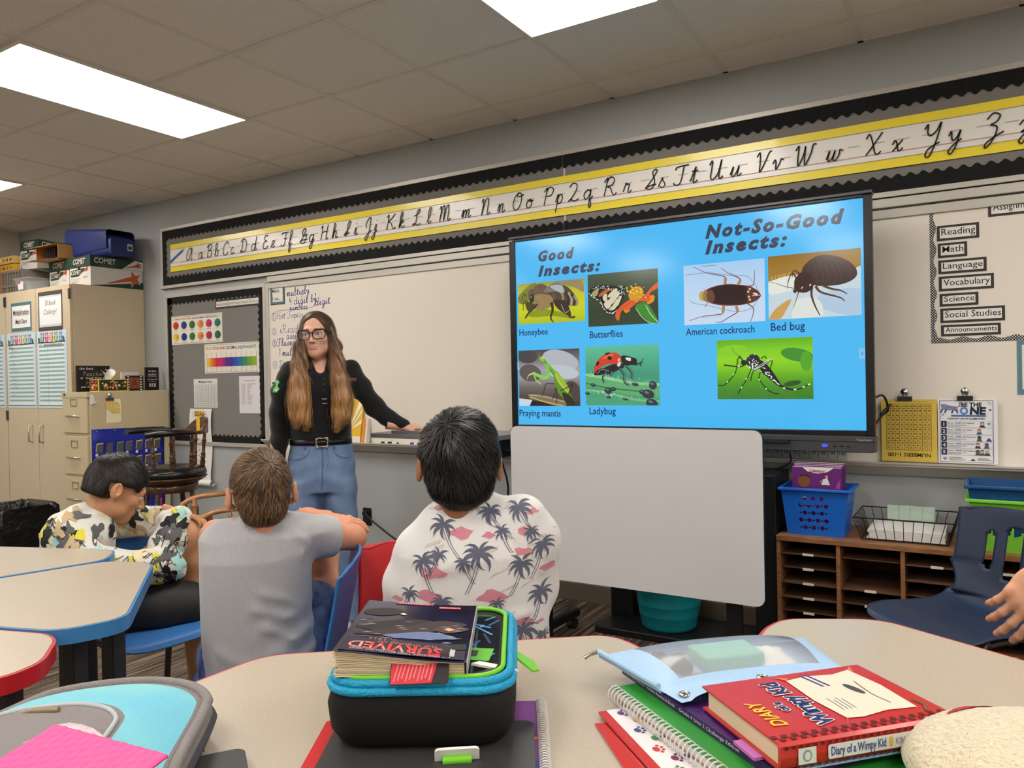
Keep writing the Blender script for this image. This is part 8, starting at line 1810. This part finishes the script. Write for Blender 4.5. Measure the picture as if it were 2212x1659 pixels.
def f_gt(P):
    d = s_loft(P, [(.462, -.008, .02, .118, .098), (.52, -.012, .012, .128, .104), (.58, -.012, .004, .134, .098), (.66, -.016, .0, .133, .092), (.75, -.018, .0, .134, .092), (.81, -.016, .002, .136, .09), (.86, .0, .01, .142, .078), (.885, .008, .016, .115, .066), (.905, .006, .018, .072, .056), (.918, .003, .02, .054, .05)], e=2.3, cap=.010)
    d = smin(d, s_chain(P, [(.095, .02, .858, .052), (.150, .05, .838, .052), (.176, .062, .830, .050)], .02), .03); d = smin(d, s_chain(P, [(-.095, .025, .856, .05), (-.085, .10, .84, .05)], .02), .03)
    d = smax(d, -s_ell(P, (.006, .02, .945), (.047, .045, .035)), .006)
    ax = np.array((.93, .33, -.14)); cut = P @ ax - (.172 * .93 + .06 * .33 - .83 * .14 + .012); d = smax(d, cut.astype(np.float32), .006)
    d = d - crease(P, (((.12, -.09, .69), (.0, -.10, .735), .014, .006), ((.13, -.09, .645), (-.02, -.10, .70), .014, .006), ((.12, -.09, .59), (.0, -.10, .655), .013, .006), ((.12, -.08, .545), (.03, -.10, .59), .012, .005), ((.10, -.07, .82), (.12, -.09, .72), .016, .005), ((.07, -.06, .885), (.115, -.06, .835), .012, .004), ((-.07, -.06, .878), (.05, -.07, .868), .010, .003), ((-.1, -.08, .60), (.02, -.1, .53), .016, .004)))
    low = np.clip((.74 - P[:, 2]) / .2, 0, 1) * np.clip((P[:, 0] + .06) / .12, 0, 1)
    return d + .0030 * low * np.sin(85 * P[:, 2] - 46 * P[:, 0] + 2 * wob(P, 8)) + .0016 * wob(P, 17)
V, F_ = snet(f_gt, (-.19, -.15, .44), (.23, .20, .94), .0048); b = MB(); put(b, V, F_, M_GT); b.build('shirt', g, local=True)
M_TD = mat('shorts_tiedye', (44, 66, 128), rough=.9, var=.5, vscale=16, rgb2=(126, 146, 176), bump=.3, bscale=30)
def f_gs(P):
    d = s_ell(P, (0, .03, .50), (.135, .11, .075)); d = smin(d, s_chain(P, [(.078, .06, .535, .086), (.118, .16, .62, .084)], .03), .03); d = smin(d, s_chain(P, [(-.075, .06, .51, .086), (-.098, .20, .50, .082)], .03), .03)
    return smax(d, .452 - P[:, 2], .01) + .003 * wob(P, 22)
V, F_ = snet(f_gs, (-.22, -.12, .43), (.24, .32, .76), .0062); b = MB(); put(b, V, F_, M_TD); b.build('shorts', g, local=True)
M_HB = mat('hair_brown', (98, 74, 50), rough=.55, spec=.4, var=.35, vscale=30, rgb2=(54, 38, 26))
short_hair(g, GM, 'hair', M_HB, .006, lambda P: np.maximum(-P[:, 2] * .95 - .075 + .25 * np.maximum(0, -P[:, 1] - .0) + .9 * np.maximum(0, .025 - P[:, 1]) * (P[:, 2] < .03), -P[:, 1] - .075 + .2 * P[:, 2]), 3600, .0030, 4, .0062, (-.018, .085, .082), 1, 7, .0012, m2=mat('hair_brown_light', (134, 102, 70), rough=.5))
for k, (x, y, z, rz_) in enumerate(((-.13, .25, .0, .2), (.15, .27, .452, .0))):
    def f_sh(P, x=x, y=y, z=z): return smax(smin(s_ell(P, (x, y + .06, z + .035), (.036, .095, .032)), s_cap(P, (x, y, z + .03), (x, y, z + .08), .034, .036), .02), z + .002 - P[:, 2], .004)
    V, F_ = snet(f_sh, (x - .06, y - .07, z - .01), (x + .06, y + .18, z + .13), .007); b = MB(); put(b, V, F_, mat('sneaker_grey', (120, 116, 112), rough=.7)); b.build('shoe', g, local=True)
# lime green bag beyond him
b = MB(); V, F_ = snet(lambda P: s_chain(P, [(-3.13, 2.66, .62, .03), (-3.09, 2.70, .60, .045), (-3.03, 2.74, .56, .06), (-3.0, 2.72, .545, .05)], .03) + .006 * wob(P, 26), (-3.22, 2.56, .46), (-2.9, 2.86, .70), .008); put(b, V, F_, mat('bag_lime', (142, 204, 44), rough=.75, bump=.3, bscale=60))
LG = b
# ------------------------------------------------------------------ boy in the palm-tree shirt (from behind)
q_ = thing('person', 'boy with black hair in white palm-tree shirt, seen from behind before the mobile whiteboard', 'person', (-1.012, 1.432, 0), .615)
SK3 = skin('skin_boy_tan', (168, 112, 80)); LIP3 = mat('lip_tan', (140, 80, 70), rough=.4)
QM = Matrix.Translation((-.012, .02, 1.043)) @ Matrix.Rotation(PI + .06, 4, 'Z') @ Matrix.Rotation(-.03, 4, 'Y') @ Matrix.Scale(.98, 4)
b = MB(); make_head(b, QM, SK3, LIP3, child=.010, wide=1.02, h=.0032)
def f_qb(P):
    d = s_loft(P, [(.46, .03, .02, .12, .09), (.6, .03, .0, .12, .08), (.75, .03, .0, .12, .08), (.90, .02, .01, .10, .06), (.96, .0, .02, .05, .045), (1.0, -.01, .025, .043, .043)], cap=.02)
    for s, x, zz in ((-1, -.09, .865), (1, .14, .905)): d = smin(d, s_chain(P, [(x, .02, zz, .045), (x + s * .03, .08, zz - .14, .038), (x * .7, .22, .80, .03)], .02), .02)
    for s in (-1, 1): d = smin(d, s_chain(P, [(.03 + s * .07, .04, .51, .078), (.03 + s * .2, .18, .50, .064), (.03 + s * .23, .28, .48, .05), (.03 + s * .23, .28, .10, .032)], .02), .02)
    return d
V, F_ = snet(f_qb, (-.29, -.13, .05), (.35, .36, 1.02), .0068); put(b, V, F_, SK3); b.build('body', q_, local=True)
M_PS = mat('shirt_white', (222, 220, 220), rough=.85, bump=.12, bscale=400, sheen=.2)
def f_qs(P):
    d = s_loft(P, [(.50, .035, .02, .150, .105), (.60, .028, .008, .158, .105), (.70, .020, .0, .165, .102), (.78, .018, .0, .166, .10), (.85, .02, .0, .158, .095), (.895, .03, .008, .140, .082), (.935, .03, .016, .110, .07), (.962, .018, .022, .075, .06), (.985, .004, .026, .058, .054)], e=2.2, cap=.010)
    d = smin(d, s_chain(P, [(.13, .01, .918, .058), (.158, .02, .87, .058), (.162, .05, .76, .052), (.14, .09, .72, .05)], .02), .04); d = smin(d, s_chain(P, [(-.055, .02, .905, .055), (-.105, .02, .85, .056), (-.138, .03, .775, .052), (-.15, .06, .71, .05)], .02), .04)
    d = smin(d, s_loft(P, [(.950, .004, .022, .072, .064), (.975, -.002, .024, .064, .059), (1.004, -.010, .028, .060, .056)], cap=.006), .008); d = smax(d, -s_cap(P, (-.011, .03, 1.04), (-.008, .03, 1.0), .050, .047), .004)
    d = d - crease(P, (((-.06, -.08, .93), (.10, -.07, .925), .006, .004), ((-.10, -.09, .82), (.02, -.105, .85), .016, .005), ((.16, -.09, .80), (.17, -.08, .62), .02, .007), ((-.08, -.1, .62), (.08, -.1, .58), .014, .005), ((.02, -.1, .70), (.14, -.095, .73), .014, .005), ((.10, -.08, .93), (.16, -.06, .82), .014, .005), ((-.13, -.08, .78), (-.12, -.09, .66), .016, .006)))
    return d + .0026 * wob(P, 14) + .0012 * wob(P, 34)
PV, PF_ = snet(f_qs, (-.26, -.16, .48), (.27, .18, 1.03), .0048); b = MB(); put(b, PV, PF_, M_PS); bp_ = bvh_of(PV, PF_)
SLT = cloth('print_slate', (92, 96, 116), b=.1); PNK = cloth('print_pink', (206, 132, 146), b=.1); BGE = cloth('print_beige', (200, 196, 186), b=.1); DK = cloth('print_line', (70, 72, 92), b=.1)
rp_ = random.Random(21)
def frond(cx, cz, r, a):
    bend = rp_.uniform(.25, .5) * (1 if math.cos(a) > 0 else -1); P = []; Qn = []
    for i in range(6):
        t = i / 5; ang = a - bend * t * t * 1.6; x = cx + r * t * math.cos(ang); z = cz + r * t * math.sin(ang); w_ = r * .11 * math.sin(PI * (.12 + .86 * t)) ; nx, nz = -math.sin(ang), math.cos(ang); P.append((x + nx * w_, z + nz * w_)); Qn.append((x - nx * w_, z - nz * w_))
    drape(b, bp_, P + Qn[::-1], SLT, .0016, grid=.012)
def palm(cx, cz, r, lean):
    tr = spline([(cx, cz), (cx + lean * .4, cz - r * 1.1), (cx + lean, cz - r * 2.0)], 4)
    for s in (-.0028, .0028):
        for i in range(len(tr) - 1): drape(b, bp_, [(tr[i][0] + s - .0007, tr[i][1]), (tr[i][0] + s + .0007, tr[i][1]), (tr[i + 1][0] + s + .0007, tr[i + 1][1]), (tr[i + 1][0] + s - .0007, tr[i + 1][1])], DK, .0012, grid=.05)
    n = rp_.randint(8, 10)
    for k in range(n): frond(cx, cz, r * rp_.uniform(.8, 1.1), -.5 + k * 2 * PI / n * .86 + rp_.uniform(-.1, .1))
def blob(cx, cz, w_, h_, m, dz=.001):
    P = [(cx + w_ * math.cos(a) * (1 + .25 * math.sin(3 * a + cx * 60)), cz + h_ * math.sin(a) * (1 + .3 * math.sin(4 * a + cz * 50))) for a in np.linspace(0, 2 * PI, 17)[:-1]]; drape(b, bp_, P, m, dz, grid=.012)
for i in range(46):
    x, z = rp_.uniform(-.19, .21), rp_.uniform(.52, .97); L = rp_.uniform(.03, .07); drape(b, bp_, [(x, z), (x + L, z + L * .35), (x + L * 1.05, z + L * .35 + .008), (x + .01, z + .010)], BGE, .0010, grid=.01)
pos = [(-.005, .845), (.122, .835), (-.095, .845), (-.125, .775), (-.055, .76), (.028, .862), (.08, .905), (-.05, .92), (.055, .945), (.012, .972), (-.155, .715), (-.09, .69), (.065, .755), (.165, .765), (.17, .87), (.145, .90), (.0, .70), (.12, .69), (.165, .67), (-.04, .64), (.05, .635), (.10, .60), (-.13, .63), (.165, .60), (0, .58), (-.08, .57), (.12, .95), (-.06, .86)]
for i, (x, z) in enumerate(pos): palm(x, z, rp_.uniform(.028, .042) if i % 3 else .022, rp_.choice([-.03, .035, .05, .02]))
for i, (x, z, w_) in enumerate(((-.058, .955, .012), (-.01, .905, .026), (.05, .90, .014), (.13, .905, .018), (-.075, .825, .028), (.125, .862, .02), (-.085, .775, .026), (.055, .772, .032), (-.155, .76, .012), (.185, .82, .02), (.115, .71, .024), (-.135, .672, .022), (.16, .705, .01), (.06, .64, .026), (-.03, .60, .024), (.14, .575, .03), (.15, .945, .014), (.03, .965, .008))): blob(x, z, w_, w_ * .42, PNK, .0011)
b.build('shirt', q_, local=True)
b = MB(); V, F_ = snet(lambda P: smax(smin(s_ell(P, (.03, .03, .50), (.17, .12, .08)), smin(s_chain(P, [(.10, .06, .50, .088), (.21, .17, .50, .082)], .03), s_chain(P, [(-.04, .06, .50, .088), (-.15, .17, .50, .082)], .03), .03), .03), .452 - P[:, 2], .01), (-.26, -.12, .43), (.32, .28, .62), .008); put(b, V, F_, cloth('shorts_navy', (40, 44, 58))); b.build('shorts', q_, local=True)
for s in (-1, 1):
    b = MB(); x = .03 + s * .23; V, F_ = snet(lambda P: smax(s_ell(P, (x, .33, .04), (.04, .10, .045)), -P[:, 2], .004), (x - .06, .2, -.01), (x + .06, .46, .11), .008); put(b, V, F_, mat('sneaker_grey', (120, 116, 112))); b.build('shoe', q_, local=True)
M_HK = mat('hair_black', (16, 14, 15), rough=.5, spec=.35)
short_hair(q_, QM, 'hair', M_HK, .016, lambda P: np.maximum(-P[:, 2] * .9 - .088 + .55 * np.maximum(0, .02 - P[:, 1]), -P[:, 1] - .088 + .1 * P[:, 2]), 3000, .0046, 6, .009, (.03, .075, .10), 1, 9, .0022, tuft=.005, m2=mat('hair_black2', (34, 30, 31), rough=.4))
# ------------------------------------------------------------------ boy in the patterned jacket (left, in profile)
l_ = thing('person', 'boy in black, white and yellow patterned top at left, head bowed over a raised knee', 'person', (-2.52, 1.503, 0), 1.033)
SK4 = skin('skin_boy_warm', (196, 142, 106)); SK4d = SK4; LIP4 = mat('lip_warm', (170, 100, 88), rough=.4)
LM = Matrix.Translation((.005, .0, .893)) @ Matrix.Rotation(1.74, 4, 'Z') @ Matrix.Rotation(.46, 4, 'X') @ Matrix.Scale(.93, 4)
b = MB(); make_head(b, LM, SK4, LIP4, child=.004, wide=.98, h=.0032, cut=-.15)
def f_lb(P):
    d = s_chain(P, [(-.08, .04, .50, .085), (-.12, .03, .64, .085), (-.09, .01, .77, .075), (-.045, .01, .83, .045)], .03)
    d = smin(d, s_chain(P, [(-.12, -.06, .765, .045), (-.05, -.15, .685, .036), (.085, -.15, .665, .034), (.16, -.09, .66, .028)], .02), .02)
    d = smin(d, s_chain(P, [(-.10, .10, .77, .045), (.05, .12, .76, .036), (.17, .06, .765, .030), (.215, -.0, .772, .024)], .02), .02)
    d = smin(d, s_chain(P, [(-.03, .0, .50, .075), (.12, .0, .62, .066), (.225, -.01, .715, .052)], .03), .02); d = smin(d, s_chain(P, [(.225, -.01, .715, .052), (.232, .005, .62, .046), (.222, .02, .50, .034)], .02), .02)
    d = smin(d, s_chain(P, [(-.03, -.09, .49, .075), (.16, -.10, .49, .066), (.24, -.08, .46, .05), (.25, -.06, .10, .03)], .03), .02)
    return d
V, F_ = snet(f_lb, (-.24, -.24, .05), (.33, .22, .89), .0068); put(b, V, F_, SK4)
make_hand(b, axes((.205, .015, .785), (.75, -.55, -.22), (.25, .1, 1)), SK4, (.25, .35, .3), scale=.72)
b.build('body', l_, local=True)
M_LJ = mat('jacket_white', (224, 222, 214), rough=.7, bump=.12, bscale=300)
def f_lj(P):
    d = s_chain(P, [(-.09, .03, .50, .112), (-.125, .02, .62, .115), (-.11, .0, .74, .105), (-.065, .0, .80, .062)], .04)
    d = smin(d, s_chain(P, [(-.13, -.07, .765, .062), (-.10, -.135, .70, .058), (-.03, -.165, .665, .056), (.075, -.160, .650, .053), (.165, -.125, .630, .046)], .02), .03)
    d = smin(d, s_chain(P, [(-.08, .10, .765, .058), (.06, .11, .76, .054), (.145, .07, .755, .052), (.195, .03, .770, .040)], .02), .03); d = smin(d, s_chain(P, [(.19, -.01, .765, .046), (.155, -.055, .70, .056), (.125, -.085, .63, .052)], .02), .03)
    d = smax(d, -s_ell(P, (-.02, .0, .86), (.058, .055, .05)), .008)
    return d + .0032 * wob(P, 20) + .0016 * wob(P, 42) + .0025 * np.sin(60 * (P[:, 0] + P[:, 2]) + 3 * wob(P, 9))
JV2, JF2 = snet(f_lj, (-.26, -.25, .46), (.26, .20, .87), .0052); b = MB(); put(b, JV2, JF2, M_LJ); bp_ = bvh_of(JV2, JF2)
PC = {k: mat('print_' + k, c, rough=.7) for k, c in dict(black=(24, 24, 26), grey=(92, 92, 94), tan=(190, 166, 128), yellow=(216, 208, 60), cream=(226, 214, 170), aqua=(160, 206, 204)).items()}
rl_ = random.Random(14)
for i in range(160):
    x, z = rl_.uniform(-.24, .24), rl_.uniform(.52, .84); c = rl_.choice(['black', 'black', 'black', 'grey', 'grey', 'tan', 'yellow', 'cream', 'cream', 'aqua']); w_ = rl_.uniform(.012, .034); h_ = w_ * rl_.uniform(.3, .8); a0 = rl_.uniform(0, 3); P = []
    for a in np.linspace(0, 2 * PI, 15)[:-1]:
        rr_ = 1 + .35 * math.sin(3 * a + i) + .2 * math.sin(5 * a + 2 * i); u, v = w_ * math.cos(a) * rr_, h_ * math.sin(a) * rr_; P.append((x + u * math.cos(a0) - v * math.sin(a0), z + u * math.sin(a0) + v * math.cos(a0)))
    drape(b, bp_, P, PC[c], .0008 + .00004 * i, grid=.012)
for i in range(60):
    x, z = rl_.choice([(-.17, .79), (-.02, .68), (.06, .66), (.18, .70), (-.1, .70), (.1, .62)]); x += rl_.gauss(0, .03); z += rl_.gauss(0, .022); P = spline([(x, z), (x + rl_.uniform(-.04, .04), z + rl_.uniform(-.03, .03)), (x + rl_.uniform(-.05, .05), z + rl_.uniform(-.04, .04))], 4)
    for j in range(len(P) - 1):
        dd = P[j + 1] - P[j]; n_ = np.array((-dd[1], dd[0])) / (np.hypot(*dd) + 1e-9) * .0011; drape(b, bp_, [tuple(P[j] - n_), tuple(P[j + 1] - n_), tuple(P[j + 1] + n_), tuple(P[j] + n_)], PC['black'], .004, grid=.05)
b.build('jacket', l_, local=True)
M_LS = mat('shorts_black', (30, 29, 32), rough=.6, bump=.2, bscale=40)
def f_ls(P):
    d = smin(s_ell(P, (-.07, -.02, .50), (.13, .15, .075)), s_chain(P, [(-.02, -.09, .50, .085), (.13, -.105, .495, .088), (.205, -.10, .485, .086)], .03), .03); d = smin(d, s_chain(P, [(-.02, .0, .52, .085), (.07, .0, .59, .082)], .03), .03)
    return smax(smax(d, .45 - P[:, 2] - .0 * P[:, 0], .01), P[:, 0] - .255, .005) + .004 * wob(P, 18)
V, F_ = snet(f_ls, (-.24, -.24, .43), (.30, .16, .72), .007); b = MB(); put(b, V, F_, M_LS); b.build('shorts', l_, local=True)
b = MB(); V, F_ = snet(lambda P: s_chain(P, [(.226, .015, .575, .037), (.222, .02, .52, .036), (.235, .0, .49, .036), (.29, -.03, .478, .03)], .02), (.15, -.1, .42), (.36, .09, .64), .006); put(b, V, F_, mat('sock_white', (226, 222, 220), rough=.9, bump=.4, bscale=300)); sb_ = bvh_of(V, F_)
for z in (.545, .557): 
    for k in range(6): drape(b, sb_, [(.185 + k * .013, z), (.198 + k * .013, z), (.198 + k * .013, z + .006), (.185 + k * .013, z + .006)], ink((44, 60, 130)), .002, grid=.02)
b.build('sock', l_, local=True)
b = MB(); V, F_ = snet(lambda P: smax(s_ell(P, (.28, -.06, .04), (.10, .045, .045)), -P[:, 2], .004), (.15, -.14, -.01), (.41, .02, .11), .008); put(b, V, F_, mat('sneaker_black', (34, 34, 36), rough=.7)); b.build('shoe', l_, local=True)
M_HD = mat('hair_dark_brown', (38, 28, 24), rough=.45, spec=.45, var=.3, vscale=40)
short_hair(l_, LM, 'hair', M_HD, .011, lambda P: np.maximum(-P[:, 2] * .92 - .036 + .62 * np.maximum(0, .028 - P[:, 1]) * np.clip((.055 - P[:, 2]) * 40, 0, 1), -P[:, 1] - .062 - .35 * (P[:, 2] - .03)), 2800, .004, 5, .008, (0, .06, .10), 1, 12, .0018, tuft=.003)
# ------------------------------------------------------------------ forearm and hand of someone at the right edge
h_ = thing('person', 'bare hand and wrist of a person reaching in at the right edge of photo', 'person', (.16, 1.62, .86), 0)
SK5 = skin('skin_hand', (214, 160, 128)); b = MB(); FW = Vector((-.5235, .852, 0)); RT = Vector((.852, .5235, 0))
o_ = FW * 1.44 + RT * 1.02; o_.z = .862
make_hand(b, axes(o_, tuple(RT * -.62 + Vector((0, 0, -.72)) + FW * .10), tuple(RT * -.25 - FW * .85 + Vector((0, 0, .25)))), SK5, [(.25, .3, .3), (.3, .35, .3), (.4, .4, .3), (.5, .45, .35)], scale=1.05, mirror=False, h=.0024, spread=.07)
fa = axes(o_, tuple(RT * -.62 + Vector((0, 0, -.72)) + FW * .10), tuple(RT * -.25 - FW * .85 + Vector((0, 0, .25)))); 
a0 = fa @ Vector((-.02, 0, 0)); e0 = a0 + Vector(RT * .20 + Vector((0, 0, .10)))
lo_ = [min(a0[i], e0[i]) - .07 for i in range(3)]; hi_ = [max(a0[i], e0[i]) + .07 for i in range(3)]
V, F_ = snet(lambda P: s_chain(P, [(*(fa @ Vector((.02, 0, 0))), .020), (*a0, .026), (*e0, .040)], .02), lo_, hi_, .005); put(b, V, F_, SK5)
b.build('body', h_)
tag(LG.build('cloth_bag'), 'lime green cloth bag on the rocking chair, past the shoulder of the grey-shirted boy', 'bag')
